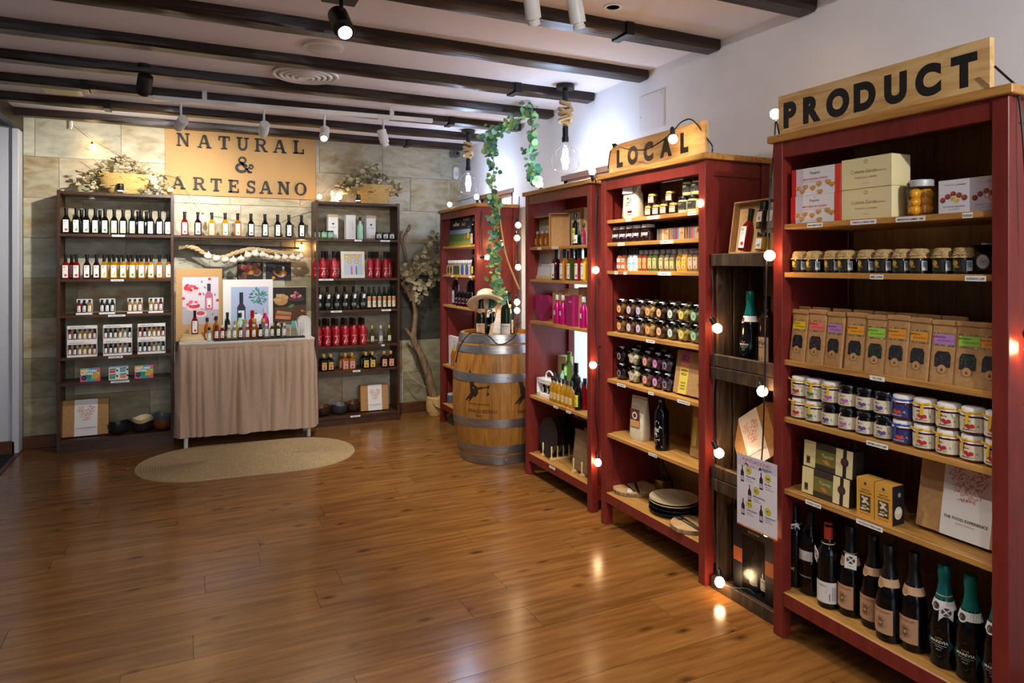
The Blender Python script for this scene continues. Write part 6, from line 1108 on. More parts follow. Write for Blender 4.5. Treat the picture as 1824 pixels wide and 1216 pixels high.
t = rbottle('cava', (CX0 + .1, RY(1336, CX0 + .1), .524 + .502), RZ + .05, 'black', TEAL, MAR, .05, 'teal foil cava bottle standing in the top crate', '', 'cava_bottle', s=.98); part(t, 'neck_band', neck('#d9d6d2'), (0, 0, .188), (0, 0, -.3))
t = rbottle('wine', (CX0 + .14, RY(1366, CX0 + .14), 1.026), RZ, 'brown', BLKF, lab_plain(.07, .11, '#b58f68', 'VIÑA', '#3a2a1c', 'TINTO', wl), .01, 'wine bottle with kraft label behind teal cava bottle', '', 'wine_bottle')
t = heart_box((CX0 + .09, 2.19, .525), RZ, 'kraft gift box with printed heart tilted in the middle crate', '', -.2, .82, .5); t.matrix_basis = Matrix.Translation((CX0 + .09, 2.205, .6)) @ Matrix.Rotation(RZ - .1, 4, 'Z') @ Matrix.Rotation(-.2, 4, 'X') @ Matrix.Rotation(-.62, 4, 'Y')
t = T('wine_gift_box', (CX0 + .045, RY(1342, CX0 + .045), .024), RZ, 'black and orange wine gift box with window in bottom crate', 'gift box'); b = B()
WW, WH = .235, .35; BXK = mat('black_gift_card', '#141316', .45); part(t, 'carton', b.box(-WW / 2, -.065, 0, .1, 0, WH).box(.065, WW / 2, 0, .1, 0, WH).box(-.065, .065, 0, .1, WH - .09, WH).box(-.065, .065, 0, .1, 0, .012).box(-.065, .065, .09, .1, .012, WH - .09).mesh('carton', BXK)); part(t, 'window_film', B().box(-.065, .065, .001, .002, .012, WH - .09).mesh('window_film', M_wrap))
part(t, 'print', D().rect(-WW / 2, .13, -.065, .19, '#a5532a', 0).rect(.065, .13, WW / 2, .19, '#a5532a', 0).text('BODEGAS DE XALO', 0, WH - .05, .014, '#b5623a', 0, .01).text('SELECCION', 0, WH - .075, .009, '#a8a8a8', 0).mesh('print'))
for x in (-.03, .034):
    o = part(t, 'bottle', cache(('bb', 1), lambda: B().lathe([(.026, 0), (.03, .01), (.03, .13), (.012, .18), (.011, .235)], 18).mesh('glass_body', G['black'], 40)), (x, .05, .013)); part(o, 'label', lab_plain(.05, .05, '#cfcac2', 'XALO', '#4a2a2a', None, .0302), (0, 0, .03))
# score sheet on the post
def sheet():
    d = D(.0003); W, H = .21, .297; d.rect(0, 0, W, H, '#d3cdd2', 0); d.rect(0, H * .84, W, H, '#c0b8c6', 1); d.rect(0, 0, W, H * .02, '#d9924a', 1); d.rect(0, 0, W * .14, H * .02, '#c25a6a', 2); d.text('PUNTUACIONES', W * .5, H * .915, H * .05, '#a8404a', 2, 0, maxw=W * .76)
    for x, zz in ((.2, .875), (.24, .885), (.28, .87)): d.disc(W * x, H * zz, .005, ('#7a2a4a', '#a8403a', '#c9923a')[int(x * 25) % 3], 2)
    d.text('verema', W * .4, H * .862, .007, '#8a8088', 2); d.poly([(W * .55, H * .855), (W * .63, H * .855), (W * .62, H * .885), (W * .59, H * .895)], '#2a2a30', 2); d.text('BODEGAS', W * .76, H * .872, .008, '#1c1c20', 2, .02); d.text('XALÓ', W * .73, H * .855, .006, '#1c1c20', 2, .01)
    for x, zz, n_, nm in ((.14, .62, '95', 'Vall de Xaló'), (.62, .6, '94', 'Riu Rau'), (.33, .38, '92', 'Bahía de Dénia'), (.16, .16, '92', 'Viñas Origen'), (.62, .16, '91', 'Caspara de la Vall')):
        X_, Z_ = W * x, H * zz; d.rect(X_ - .009, Z_, X_ + .009, Z_ + .04, '#241a28', 1); d.poly([(X_ - .009, Z_ + .04), (X_ + .009, Z_ + .04), (X_ + .003, Z_ + .052), (X_ - .003, Z_ + .052)], '#241a28', 1); d.rect(X_ - .003, Z_ + .052, X_ + .003, Z_ + .068, '#3a2a2c' if x != .33 else '#a5402c', 1); d.rect(X_ - .008, Z_ + .006, X_ + .008, Z_ + .024, '#b5a5ac', 2)
        d.disc(X_ + .034, Z_ + .052, .0145, '#5a5a1c', 1, 18); d.disc(X_ + .034, Z_ + .052, .013, '#d9c928', 2, 18); d.text(n_, X_ + .034, Z_ + .046, .012, '#2a2410', 3, .02); d.text(nm, X_ + .02, Z_ + .025, .0075, '#2a2428', 2, .015, 'L', W - X_ - .03); d.rect(X_ + .02, Z_ + .016, X_ + .05, Z_ + .018, '#8a8488', 1); d.rect(X_ + .02, Z_ + .008, X_ + .06, Z_ + .01, '#8a8488', 1)
    return d.mesh('print')
ys = RY(1313, XP - .02); zs = atX(1313, 805, XP - .02).z - .297
t = T('score_sheet', (XP - .02, ys, zs), RZ + .02, 'white PUNTUACIONES wine score sheet hanging on red post', 'sheet'); part(t, 'paper', B().box(0, .21, 0, .0008, 0, .297).mesh('paper', WHITE)); part(t, 'print', sheet()); part(t, 'tape', B().box(.185, .2, .0009, .0185, .28, .295).mesh('tape', M_wrap))
# ================================================================ GOODS ON THE OPEN-BACKED BOOKCASE BY THE BARREL
sh = 'in open backed bookcase'; X0 = XB; z = ZBc['a']
a, c = faceR(942, 986, X0 + .04); W_ = a - c
t = T('spice_set_box', (X0 + .04, (a + c) / 2, z), RZ, 'open kraft box with four small spice bottles', 'gift box', sh)
part(t, 'tray', B().box(-W_ / 2, W_ / 2, .06, .065, 0, .21).box(-W_ / 2, -W_ / 2 + .006, 0, .06, 0, .21).box(W_ / 2 - .006, W_ / 2, 0, .06, 0, .21).box(-W_ / 2, W_ / 2, 0, .06, 0, .006).box(-W_ / 2, W_ / 2, 0, .06, .204, .21).mesh('tray', KRAFT)); part(t, 'card', D().rect(-W_ * .42, .1, W_ * .42, .19, '#d9d0b5', 0).rect(-W_ * .42, .15, W_ * .42, .19, '#c9b98a', 1).poly([(W_ * .2, .145), (W_ * .42, .15), (W_ * .42, .19), (W_ * .3, .2)], '#a5d03a', 2).text('ESPECIAS DEL MUNDO', 0, .115, .008, '#8a7a5a', 1).mesh('card'), (0, .059, 0))
for i in range(4):
    x = -W_ * .3 + W_ * .2 * i; o = part(t, 'spice_bottle', body('mini', 'amber' if i != 3 else 'clear'), (x, .03, .007)); o.scale = (1.05, 1.05, 1.05); part(o, 'cap', capm('mini', SILV)); part(o, 'label', lab_plain(.026, .04, ('#c98a5a', '#c9a85a', '#c98a6a', '#d9c9a5')[i], 'SAL', '#4a3a28', None, .0174), (0, 0, .01))
t = T('cardboard_cover', (X0 + .07, RY(998, X0 + .07), z), RZ + .75, 'loose kraft cover standing beside the spice set', 'cardboard', sh); part(t, 'panel', B().box(-.065, .065, 0, .004, 0, .215).mesh('panel', KRAFT)); part(t, 'flap', B().box(-.065, -.061, -.04, 0, 0, .215).box(-.061, .065, -.04, 0, .211, .215).mesh('flap', KRAFT))
boxR('kraft_case', 1003, 1040, X0 + .16, z, .05, .25, KRAFT, 'tall kraft case with paper sheet at the back', 'gift box', sh, mk_print=lambda w_, h: D().rect(-w_ * .45, h * .03, w_ * .35, h * .88, '#d5c9a5', 0).text('ACEITE', 0, h * .5, h * .04, '#6a5f48', 1).mesh('print'))
rbottle('slim', R(1025, X0 + .09, z), RZ, 'dark', BLACK, lab_plain(.036, .1, '#d5cf2f', 'OLI', '#3a4a1c', None, .0212), .015, 'dark oil bottle with yellow label', sh, s=.98)
jar(R(1029, X0 + .05, z), RZ, 'dark', BLACK, lab_fruit(.05, .05, 'A', ORA, HERB, .0272), 'small dark jar with orange printed label', sh, .027, .065); rbottle('round', R(1040, X0 + .09, z), RZ, 'rose', BLACK, lab_plain(.03, .06, '#d9a58f', 'SAL', INK, None, .0252), .02, 'pink bottle half behind the post', sh, s=.7)
z = ZBc['b']
frame((X0 + .07, (RY(945, X0 + .07) + RY(987, X0 + .07)) / 2, z), RY(945, X0 + .07) - RY(988, X0 + .07), .205, .026, PALEW, cache('bpic', lambda: D().rect(-.095, -.08, .095, .08, '#d3d3d6', 0).text('LA PINYOL-SLA', -.0, .0, .014, '#4a4a4e', 1, .01, maxw=.17).rect(-.09, -.012, .09, -.009, '#8a8a8e', 1).mesh('picture')), 'pale wood frame with white lettered sheet', sh, -.14, RZ)
for px, g, fc, nm in ((991.5, 'purple', POM, 'dark purple'), (1006, 'amber', ORA, 'amber'), (1019, 'olive', LIM, 'olive green'), (1033, 'red', RAS, 'red'), (1044, 'yellow', LEM, 'golden')): oil_bottle(R(px, X0 + .06, z), RZ, g, nsq('0%d' % random.randint(1, 9), fc), '%s vinegar bottle on second shelf' % nm, sh, w=.056, h=.2, group='vinegars by the window')
oil_bottle(R(1027, X0 + .15, z), RZ, 'dark', nsq('08', OLV), 'dark vinegar bottle in back row', sh, h=.2, group=None)
z = ZBc['c']; MAG = mat('magenta_card', '#8f1250', .5); MAGL = mat('magenta_gloss', '#a5145c', .35); REDH = mat('red_card', '#b01730', .5)
def heart_pts(s): return [(s * .062 * 16 * math.sin(a) ** 3, s * (.062 * (13 * math.cos(a) - 5 * math.cos(2 * a) - 2 * math.cos(3 * a) - math.cos(4 * a)) + 1.05)) for a in [2 * PI * k / 36 for k in range(36)]]
t = T('heart_box', R(966, X0 + .05, z), RZ, 'magenta heart shaped box standing upright', 'box', sh); part(t, 'box_body', B().prism([(x * 1.15, zz) for x, zz in heart_pts(.1)], 0, .05).mesh('box_body', MAG)); part(t, 'box_lid', B().prism([(x * 1.18, zz * 1.01) for x, zz in heart_pts(.101)], -.012, .018).mesh('box_lid', MAG))
t = T('heart_box', (X0 + .2, RY(983, X0 + .2), z), RZ, 'red heart shaped box behind the magenta one', 'box', sh); part(t, 'box_body', B().prism(heart_pts(.11), 0, .05).mesh('box_body', REDH)); part(t, 'box_lid', B().prism([(x * 1.03, zz * 1.005) for x, zz in heart_pts(.111)], -.012, .018).mesh('box_lid', REDH))
for i, (p0, p1) in enumerate(((984, 991), (995, 1001), (1005, 1012), (1030, 1037))):
    boxR('slim_carton', p0, p1, X0 + .06, z, .09, .21 + .012 * i, KRAFT, 'slim kraft upright carton among magenta ones', 'box', sh, group='slim cartons')
for i, (px, s) in enumerate(((992.5, 1), (1003, 1), (1039.5, 1))): rbottle('round', R(px, X0 + .05, z), RZ, 'pink', SILV, lab_plain(.02, .03, '#d9b5c9', 'GIN', '#7a1f4a', None, .0252), .06, 'shiny magenta bottle', sh + ' third shelf', s=.98)
t = T('magenta_bag', R(1021, X0 + .05, z), RZ, 'flared magenta gift bag', 'gift bag', sh); part(t, 'bag', B().loft([(.04, .03, 8, 0), (.055, .035, 8, .18), (.056, .036, 8, .19)], 16).mesh('bag', MAG)); part(t, 'print', D().text('XALO', .025, .15, .012, '#e0b5c9', 0).mesh('print'), (0, -.037, 0))
z = ZBc['d']
a, c = faceR(956, 984, X0 + .06); W_ = a - c
t = T('handled_pack', (X0 + .06, (a + c) / 2, z), RZ, 'white carton pack with carrying handle and jars', 'bottle pack', sh); part(t, 'tray', B().box(-W_ / 2, W_ / 2, 0, .08, 0, .02).box(-W_ / 2, W_ / 2, .07, .08, .02, .12).box(-W_ / 2, W_ / 2, 0, .07, .09, .12).box(-W_ / 2, -W_ / 2 + .003, 0, .07, .02, .09).box(W_ / 2 - .003, W_ / 2, 0, .07, .02, .09).mesh('tray', WHITE)); part(t, 'handle', B().tube(spline([(-.05, .04, .115), (-.045, .04, .155), (0, .04, .175), (.045, .04, .155), (.05, .04, .115)], 5), .006, 6).mesh('handle', WMET, 60)); part(t, 'print', D().text('GOURMET', -.02, .1, .011, '#7a7a80', 0).mesh('print'))
for i in range(3): mini(t, -W_ * .3 + W_ * .3 * i, .035, .0205, *MINI2[i], s=.68)
lic = cache('liclab', lambda: D().rect(-.028, 0, .028, .05, '#c9a86a', 0, 8).disc(0, .025, .016, '#7a4a8a', 1, 12).text('MISTELA', 0, .008, .006, '#4a2a1c', 2).mesh('label', .0252))
for i, (px, dx) in enumerate(((984.5, .05), (990, .05), (996.5, .05), (1003.5, .05), (1011, .05), (1017.5, .05))): rbottle('round', R(px, X0 + dx, z), RZ, 'yellow', BLACK, lic, .025, 'yellow liqueur bottle', sh, group='yellow liqueur bottles', s=.86)
for i, (px) in enumerate((987, 994, 1008)): rbottle('round', R(px, X0 + .13, z), RZ, 'yellow', BLACK, lic, .025, 'yellow liqueur bottle in back row', sh, group='yellow liqueur bottles', s=.86)
boxR('cream_carton', 988, 1008, X0 + .25, z, .06, .26, CREAMC, 'tall cream carton at the back of lower shelf', 'box', sh)
rbottle('wine', R(1014, X0 + .2, z), RZ, 'lgreen', mat('green_cap', '#6fae3a', .4), None, 0, 'tall pale green bottle by the window', sh, s=1.05); rbottle('slim', R(1003.5, X0 + .17, z), RZ, 'mint', BLACK, None, 0, 'mint bottle with black cap on lower shelf', sh, s=1.1)
rbottle('red', R(1026, X0 + .16, z), RZ, 'dark', BLACK, None, 0, 'dark bottle by the bright window', sh, s=1.05); rbottle('round', R(1030.5, X0 + .06, z), RZ, 'dark', BLACK, lab_plain(.045, .07, '#d5c92f', 'OLI', '#2a3a1c', 'VERGE', .0252, '#8a9a3a'), .02, 'dark oil bottle with wide yellow label', sh, s=1.05); rbottle('round', R(1042, X0 + .1, z), RZ, 'red', BLACK, None, 0, 'red bottle half behind the near post', sh, s=1.0)
z = ZBc['e']; platem = cache('bplate', lambda: B().lathe([(.0001, .004), (.1, .004), (.125, .012), (.128, .016), (.122, .014), (.098, .008), (.0001, .008)], 44).mesh('plate', blk, 40)); RKW = mat('rack_pine', '#d1ad74', .6)
def rack(px, X, n, L, desc):
    t = T('plate_rack', R(px, X, z), RZ, desc, 'rack', sh)
    for yy in (-.05, .05): part(t, 'rail', B().box(-.012, L, yy - .008, yy + .008, 0, .018, bev=.002).mesh('rail', RKW))
    for i in range(n):
        for yy in (-.05, .05): part(t, 'peg', cache('peg', lambda: B().lathe([(.0055, .015), (.0055, .09), (.004, .092)], 10).mesh('peg', RKW, 40)), (L * i / (n - 1), yy, 0))
    return t
t = T('plate_rack', (X0 + .055, RY(975, X0 + .055), z), 0, 'pale wooden plate rack holding black plates', 'rack', sh)
for yy in (-.06, .06): part(t, 'rail', B().box(-.012, .2, yy - .008, yy + .008, 0, .018, bev=.002).mesh('rail', RKW))
for i in range(5):
    for yy in (-.06, .06): part(t, 'peg', cache('peg', lambda: B().lathe([(.0055, .015), (.0055, .09), (.004, .092)], 10).mesh('peg', RKW, 40)), (.045 * i, yy, 0))
for i in range(4):
    o = single('black_plate', platem, '%s black plate upright in wooden rack' % ('front', 'second', 'third', 'rearmost')[i], 'plate', sh); o.matrix_basis = Matrix.Translation((X0 + .055 + .022 + .045 * i, RY(975, X0 + .055), z + .146)) @ Matrix.Rotation(-PI / 2 + .08, 4, 'Y')
t = T('plate_rack', (X0 + .05, RY(1029, X0 + .05), z), 0, 'small pale wooden rack at right holding boards', 'rack', sh)
for yy in (-.05, .05): part(t, 'rail', B().box(-.012, .2, yy - .008, yy + .008, 0, .018, bev=.002).mesh('rail', RKW))
for i in range(4):
    for yy in (-.05, .05): part(t, 'peg', MESH['peg'], (.06 * i, yy, 0))
for i in range(3): o = single('serving_board', cache('sboard', lambda: B().box(-.11, .11, 0, .012, 0, .25, bev=.004).mesh('serving_board', noise_mat('grey_board', [(.3, '#6a5238'), (.7, '#8a6f4e')], (3, 20, 20), 2, 4, .55))), '%s wooden board upright in small rack' % ('front', 'middle', 'rear')[i], 'board', sh); o.matrix_basis = Matrix.Translation((X0 + .062 + .06 * i, RY(1031, X0 + .05), z + .019)) @ Matrix.Rotation(RZ, 4, 'Z') @ Matrix.Rotation(-.12, 4, 'X')
# ================================================================ GOODS IN THE FARTHEST RED BOOKCASE
sh = 'in farthest red bookcase'; X0 = XA
def vineyard(w_, h):
    d = D(); d.rect(-w_ / 2, 0, w_ / 2, h, '#17171b', 0); d.poly([(-w_ / 2, h * .12), (w_ / 2, h * .12), (w_ / 2, h * .3), (-w_ / 2, h * .42)], '#56703a', 1); d.rect(-w_ / 2, 0, w_ / 2, h * .13, '#7f8a35', 1); d.poly([(-w_ / 2, h * .4), (w_ * .1, h * .36), (w_ * .5, h * .45), (w_ * .5, h * .5), (-w_ / 2, h * .52)], '#8fa9c9', 1); d.disc(w_ * .22, h * .3, h * .1, '#c9a03a', 2); d.disc(w_ * .1, h * .25, h * .07, '#b5622a', 2)
    d.disc(-w_ * .27, h * .74, h * .05, '#e6e6e6', 1); d.rect(-w_ * .38, h * .64, -w_ * .14, h * .72, '#e6e6e6', 1); d.text('ALTA EXPRESION', w_ * .12, h * .9, h * .04, '#8a8a8a', 1); d.text('BODEGAS', w_ * .12, h * .77, h * .085, '#e0e0e0', 1, .02); d.text('XALÓ', w_ * .02, h * .63, h * .085, '#e0e0e0', 1, .02); d.text('DESDE 1962', w_ * .25, h * .55, h * .04, '#9a9a9a', 1); return d.mesh('print')
boxR('winery_poster_box', 799, 847, X0 + .06, ZA['a'], .04, .28, BXK, 'black BODEGAS XALÓ winery board with vineyard picture', 'board', sh, mk_print=vineyard, tilt=-.08)
rbottle('wine', R(844.5, X0 + .05, ZA['a']), RZ, 'black', BLKF, lab_plain(.06, .1, '#b59a78', 'XALO', INK, None, wl), .01, 'dark wine bottle before the winery board', sh, 'wine_bottle', s=.85)
z = ZA['b']
for i, px in enumerate((800, 804.5, 809, 813.5, 818, 822.5, 827, 831.5, 836, 840.5)): rbottle('mini', R(px, X0 + .07, z), RZ, 'clear', mat('clear_cap', '#dedede', .2), None, 0, 'small clear topped sample bottle', 'on second shelf ' + sh, group='sample bottles', s=1.3)
for i, (p0, p1, cc) in enumerate(((796, 806.5, '#4a2a1c'), (807.5, 818, '#2f4a2f'), (819, 837, '#2a4a8a'))): boxR('sample_carton', p0, p1, X0 + .03, z, .02, .085, KRAFT, 'kraft sample carton with %s ovals' % ('brown', 'green', 'blue')[i], 'box', 'on second shelf ' + sh, mk_print=lambda w_, h: D().rect(-w_ / 2, h * .05, w_ / 2, h * .95, '#b5a080' if i != 1 else '#3a3a2c', 0).disc(-w_ * .25, h * .5, w_ * .16, cc, 1, 12, 1.5).disc(w_ * .2, h * .5, w_ * .16, cc, 1, 12, 1.5).mesh('print'))
rbottle('slim', R(843.5, X0 + .05, z), RZ, 'dark', BLACK, lab_plain(.036, .07, '#c9c02f', 'OLI', INK, None, .0212), .02, 'dark bottle with yellow label at right', 'on second shelf ' + sh, s=.85)
z = ZA['c']
rbottle('wine', R(812, X0 + .1, z), RZ, 'purple', CORK, lab_plain(.06, .12, '#8a96a5', 'ROSAT', '#e0e0e0', None, wl), .02, 'rosé bottle with grey label', 'on third shelf ' + sh, s=.95)
for px in (817, 823, 829.5, 836): jar(R(px, X0 + .06, z), RZ, 'dark', BLACK, lab_plain(.06, .05, '#17141a', 'XALO', '#d9d0d0', None, .0302, None, '#b5174f'), 'dark jar with pink banded label', 'on third shelf ' + sh, .03, .13, 'pink banded jars')
for px in (838.5, 845): rbottle('wine', R(px, X0 + .17, z), RZ, 'black', GOLD, lab_plain(.06, .06, '#2a2226', 'XALO', '#c9a85a', None, wl), .02, 'dark bottle with gold capsule', 'on third shelf ' + sh, s=.95)
z = ZA['d']
boxR('white_poster_box', 799, 822, X0 + .08, z, .03, .26, WHITE, 'white printed box on lower shelf', 'box', sh, mk_print=lambda w_, h: D().rect(-w_ / 2, 0, w_ / 2, h, '#ddd5dc', 0).disc(0, h * .5, w_ * .2, '#c9b5a5', 1).text('MISTELA', 0, h * .8, h * .06, '#8a7a80', 1, 0, maxw=w_ * .8).mesh('print'))
for px in (806.5, 811.5): rbottle('slim', R(px, X0 + .04, z), RZ, 'amber', GOLD, lab_plain(.03, .05, '#4a5a8a', 'OLI', '#d9d0c0', None, .0212), .03, 'amber bottle with blue label before white box', sh, s=.85)
jar(R(802.5, X0 + .08, ZA['e']), RZ, 'clear', SILV, lab_plain(.05, .05, '#3a4a9a', 'SAL', '#e6e6e6', None, .0302), 'small jar with blue label at the bottom', sh, .03, .09)
# ================================================================ ON THE BARREL
bt = BH - .03; bl = BAR.location
def onb(px, d, zz=bt): q = P(px, HOR, d); return (q.x, q.y, zz)
fr_ = -YAW - .1
t = rbottle('cava', onb(857, 5.14), fr_, 'green', BLKF, lab_plain(.07, .075, '#c9a885', 'BRUT', '#5a3f2c', 'NATURE', cl_, '#a8835c'), .03, 'green sparkling bottle wearing the straw hat on barrel', '', 'cava_bottle'); part(t, 'neck_band', neck('#c29a74'), (0, 0, .188))
t = rbottle('cava', onb(876, 5.2), fr_, 'black', TEAL, MAR, .05, 'teal foil cava bottle under the hat on barrel', '', 'cava_bottle'); part(t, 'neck_band', neck('#d9d6d2'), (0, 0, .188)); hangtag(t, -.01, .2, -.036)
rbottle('wine', onb(901.5, 5.08), fr_, 'green', BLKF, lab_plain(.07, .08, '#d2ccc2', 'BLANC', '#5a5248', 'VI DE XALO', wl), .02, 'green white wine bottle on the barrel by red bookcase', '', 'wine_bottle', s=1.08); rbottle('wine', onb(908, 5.25), fr_, 'black', BLKF, lab_plain(.06, .09, '#c9b59a', 'TINTO', INK, None, wl), .02, 'dark wine bottle at the back of the barrel', '', 'wine_bottle', s=1.12)
q = onb(884, 5.13); t = T('menu_board', q, 0, 'slanted wooden menu board with white paper on barrel', 'menu'); t.matrix_basis = Matrix.Translation(q) @ Matrix.Rotation(fr_ + .15, 4, 'Z') @ Matrix.Rotation(-.28, 4, 'X') @ Matrix.Rotation(.22, 4, 'Y')
part(t, 'board', B().box(-.06, .06, 0, .012, 0, .27, bev=.002).mesh('board', PALEW)); part(t, 'paper', D().rect(-.035, .03, .05, .24, '#dcdde0', 0).text('XALÓ', .005, .205, .016, '#8a8a90', 1).rect(-.025, .17, .04, .173, '#9a9aa0', 1).rect(-.025, .15, .03, .153, '#9a9aa0', 1).rect(-.025, .11, .04, .113, '#b5b5ba', 1).rect(-.025, .09, .035, .093, '#b5b5ba', 1).rect(-.025, .06, .04, .063, '#b5b5ba', 1).mesh('paper'))
hq = P(866, 541, 5.12); t = T('straw_hat', hq, 0, 'cream straw fedora hat hanging over bottles on barrel', 'hat'); t.matrix_basis = Matrix.Translation(hq) @ Matrix.Rotation(-YAW + .25, 4, 'Z') @ Matrix.Rotation(-.5, 4, 'X') @ Matrix.Rotation(.12, 4, 'Y')
part(t, 'brim', B().lathe([(.085, .0), (.11, -.004), (.14, -.008), (.152, -.002), (.152, .001), (.14, -.005), (.11, 0), (.085, .004)], 40, cap=False, wob=lambda a, zz: 1 + .06 * math.cos(2 * a)).mesh('brim', HATM, 70)); part(t, 'crown', B().lathe([(.088, .0), (.086, .04), (.076, .085), (.055, .1), (.025, .092), (.0001, .086)], 36, cap=False, wob=lambda a, zz: 1 + .08 * math.cos(2 * a)).mesh('crown', HATM, 70)); part(t, 'hat_band', B().lathe([(.0885, .006), (.0875, .03)], 36, cap=False, wob=lambda a, zz: 1 + .08 * math.cos(2 * a)).mesh('hat_band', mat('hat_band', '#c9b184', .8), 70))
single('barrel_cable', B().tube(spline([P(812, 645, 4.95), P(818, 620, 4.94), P(832, 598, 4.95), P(848, 592, 5.0), P(870, 598, 4.93), P(885, 612, 4.90), P(900, 611, 4.9), P(917, 598, 4.95), P(926, 572, 4.98)], 6), .0045, 6).mesh('barrel_cable', CABLE), 'black cable looped over the rim of the barrel', 'cable')
# ================================================================ PLANTS AND BASKETS
def leafmesh(name, m, fold=.25): 
    pts = [(0, 0)]
    n = 9; vs = [(0, 0, 0)] + [(math.cos(2 * PI * i / n) * (1 if abs(math.cos(2 * PI * i / n)) < .9 else 1), math.sin(2 * PI * i / n), fold * abs(math.sin(2 * PI * i / n)) ** 1.5) for i in range(n)]
    return mk(name, vs, [[0, i + 1, (i + 1) % n + 1] for i in range(n)], m, 60)
LG = [mat('leaf_' + c, c, .5) for c in ('#5f9472', '#7faa6c', '#47785a', '#9dba6c', '#85b09c')]
leaves = [leafmesh('leaf', m) for m in LG]
DG = [mat('dry_' + c, c, .8) for c in ('#bda982', '#a39c74', '#d6c8a4', '#8d8661')]
dleaves = [leafmesh('leaf', m, .35) for m in DG]
def leafy(root, path, n, r0, r1, spread, lv, rg, name='leaf'):
    sp = spline(path, 10)
    for i in range(n):
        p = sp[min(len(sp) - 1, int(rg.random() * len(sp)))]; o = part(root, name, rg.choice(lv), p + Vector((rg.gauss(0, spread), rg.gauss(0, spread), rg.gauss(0, spread))), (rg.uniform(.6, 2.2), rg.uniform(-.7, .7), rg.uniform(-1.4, .6))); s = rg.uniform(r0, r1); o.scale = (s, s * .95, s)
rg = random.Random(21)
g1 = [P(941, 190, 4.9), P(936, 205, 4.92), P(915, 218, 5.0), P(890, 232, 5.05), P(872, 240, 5.08), P(876, 262, 5.1), P(879, 300, 5.1), P(876, 340, 5.1), P(884, 372, 5.1), P(880, 400, 5.08), P(884, 440, 5.06), P(880, 470, 5.05), P(886, 505, 5.05), P(893, 535, 5.06)]
t = T('eucalyptus_garland', (0, 0, 0), 0, 'long green eucalyptus garland hanging down before farthest red bookcase', 'garland'); part(t, 'vine', B().tube(spline(g1, 6), .003, 5).mesh('vine', mat('vine', '#6f7f4a', .7))); leafy(t, g1, 170, .014, .027, .024, leaves, rg); leafy(t, g1[2:6], 40, .014, .026, .03, leaves, rg); leafy(t, g1[5:], 110, .012, .024, .022, leaves, rg)
g2 = [P(943, 188, 4.88), P(948, 220, 4.86), P(944, 260, 4.84), P(946, 290, 4.82), P(950, 312, 4.8), P(950, 330, 4.78)]
t = T('eucalyptus_garland', (0, 0, 0), 0, 'short green eucalyptus strand hanging above the open backed bookcase', 'garland'); part(t, 'vine', B().tube(spline(g2, 6), .003, 5).mesh('vine', MATS['vine'])); leafy(t, g2, 75, .016, .03, .024, [leaves[0], leaves[4], leaves[1], leaves[2]], rg)
single('cane', B().tube(spline([P(888, 365, 5.08), P(893, 410, 5.06), P(903, 460, 5.02), P(925, 515, 4.98)], 6), .006, 6).mesh('cane', mat('cane', '#d2ab6a', .6)), 'thin straw coloured cane hanging beside the green garland', 'cane')
# corner branch with dry eucalyptus in a basket
Yc = 6.40
def C(px, py, Y=Yc): return atY(px, py, Y)
t = T('dry_branch', (0, 0, 0), 0, 'bare crooked branch standing in the corner with dry leaves', 'branch')
tp = [C(776, 716), C(768, 690), C(760, 658), C(749, 631), C(737, 606), C(738, 585), C(740, 557), C(736, 530), C(729, 495), C(724, 464), C(719, 437), C(722, 420), C(731, 401)]
part(t, 'trunk', B().tube(spline(tp, 5), [max(.017, .048 - .0008 * i) for i in range(61)], 10).mesh('trunk', BARK, 70)); part(t, 'side_shoot', B().tube(spline([C(742, 612), C(730, 596), C(722, 584)], 5), [.024 - .001 * i for i in range(11)], 8).mesh('side_shoot', BARK, 70)); part(t, 'side_shoot', B().tube(spline([C(733, 535), C(724, 515), C(715, 503)], 5), .02, 8).mesh('side_shoot', BARK, 70)); part(t, 'side_shoot', B().tube(spline([C(719, 440), C(714, 427), C(716, 412)], 4), .013, 8).mesh('side_shoot', BARK, 70))
for pth, n in (([C(730, 500), C(745, 470), C(765, 440), C(780, 425)], 70), ([C(718, 485), C(735, 478), C(760, 480), C(782, 470)], 80), ([C(735, 520), C(755, 505), C(775, 490), C(785, 462)], 70), ([C(722, 478), C(735, 500), C(742, 525)], 35), ([C(765, 432), C(785, 430)], 14)): leafy(t, pth, n, .016, .032, .04, dleaves, rg)
q = C(776, 735, 6.36); q = atZ(778, 742, 0); t = T('seagrass_basket', (BX(778, 6.35), 6.35, 0), 0, 'small woven basket at the foot of the crooked branch', 'basket')
def ridged(prof, n, turns, amp):
    out = []
    for i in range(n + 1):
        u = i / n * (len(prof) - 1); k = min(int(u), len(prof) - 2); f = u - k; r = prof[k][0] + (prof[k + 1][0] - prof[k][0]) * f; zz = prof[k][1] + (prof[k + 1][1] - prof[k][1]) * f; out.append((r + amp * abs(math.sin(PI * turns * i / n)), zz))
    return out
part(t, 'weave', B().lathe(ridged([(.085, 0), (.1, .05), (.102, .11), (.095, .17)], 60, 15, .004), 26, cap=True).mesh('weave', STRAW, 70)); part(t, 'handle', B().tube(spline([(-.07, -.08, .16), (-.05, -.11, .11), (.0, -.12, .085), (.05, -.11, .11), (.07, -.08, .16)], 6), .008, 6).mesh('handle', ROPE, 60))
single('fairy_wire', B().tube(spline([C(718, 648), C(730, 668), C(748, 683), C(770, 695)], 5), .003, 5).mesh('fairy_wire', mat('clear_wire', '#c9b48a', .5)), 'thin pale wire running from bookcase to the branch', 'wire')
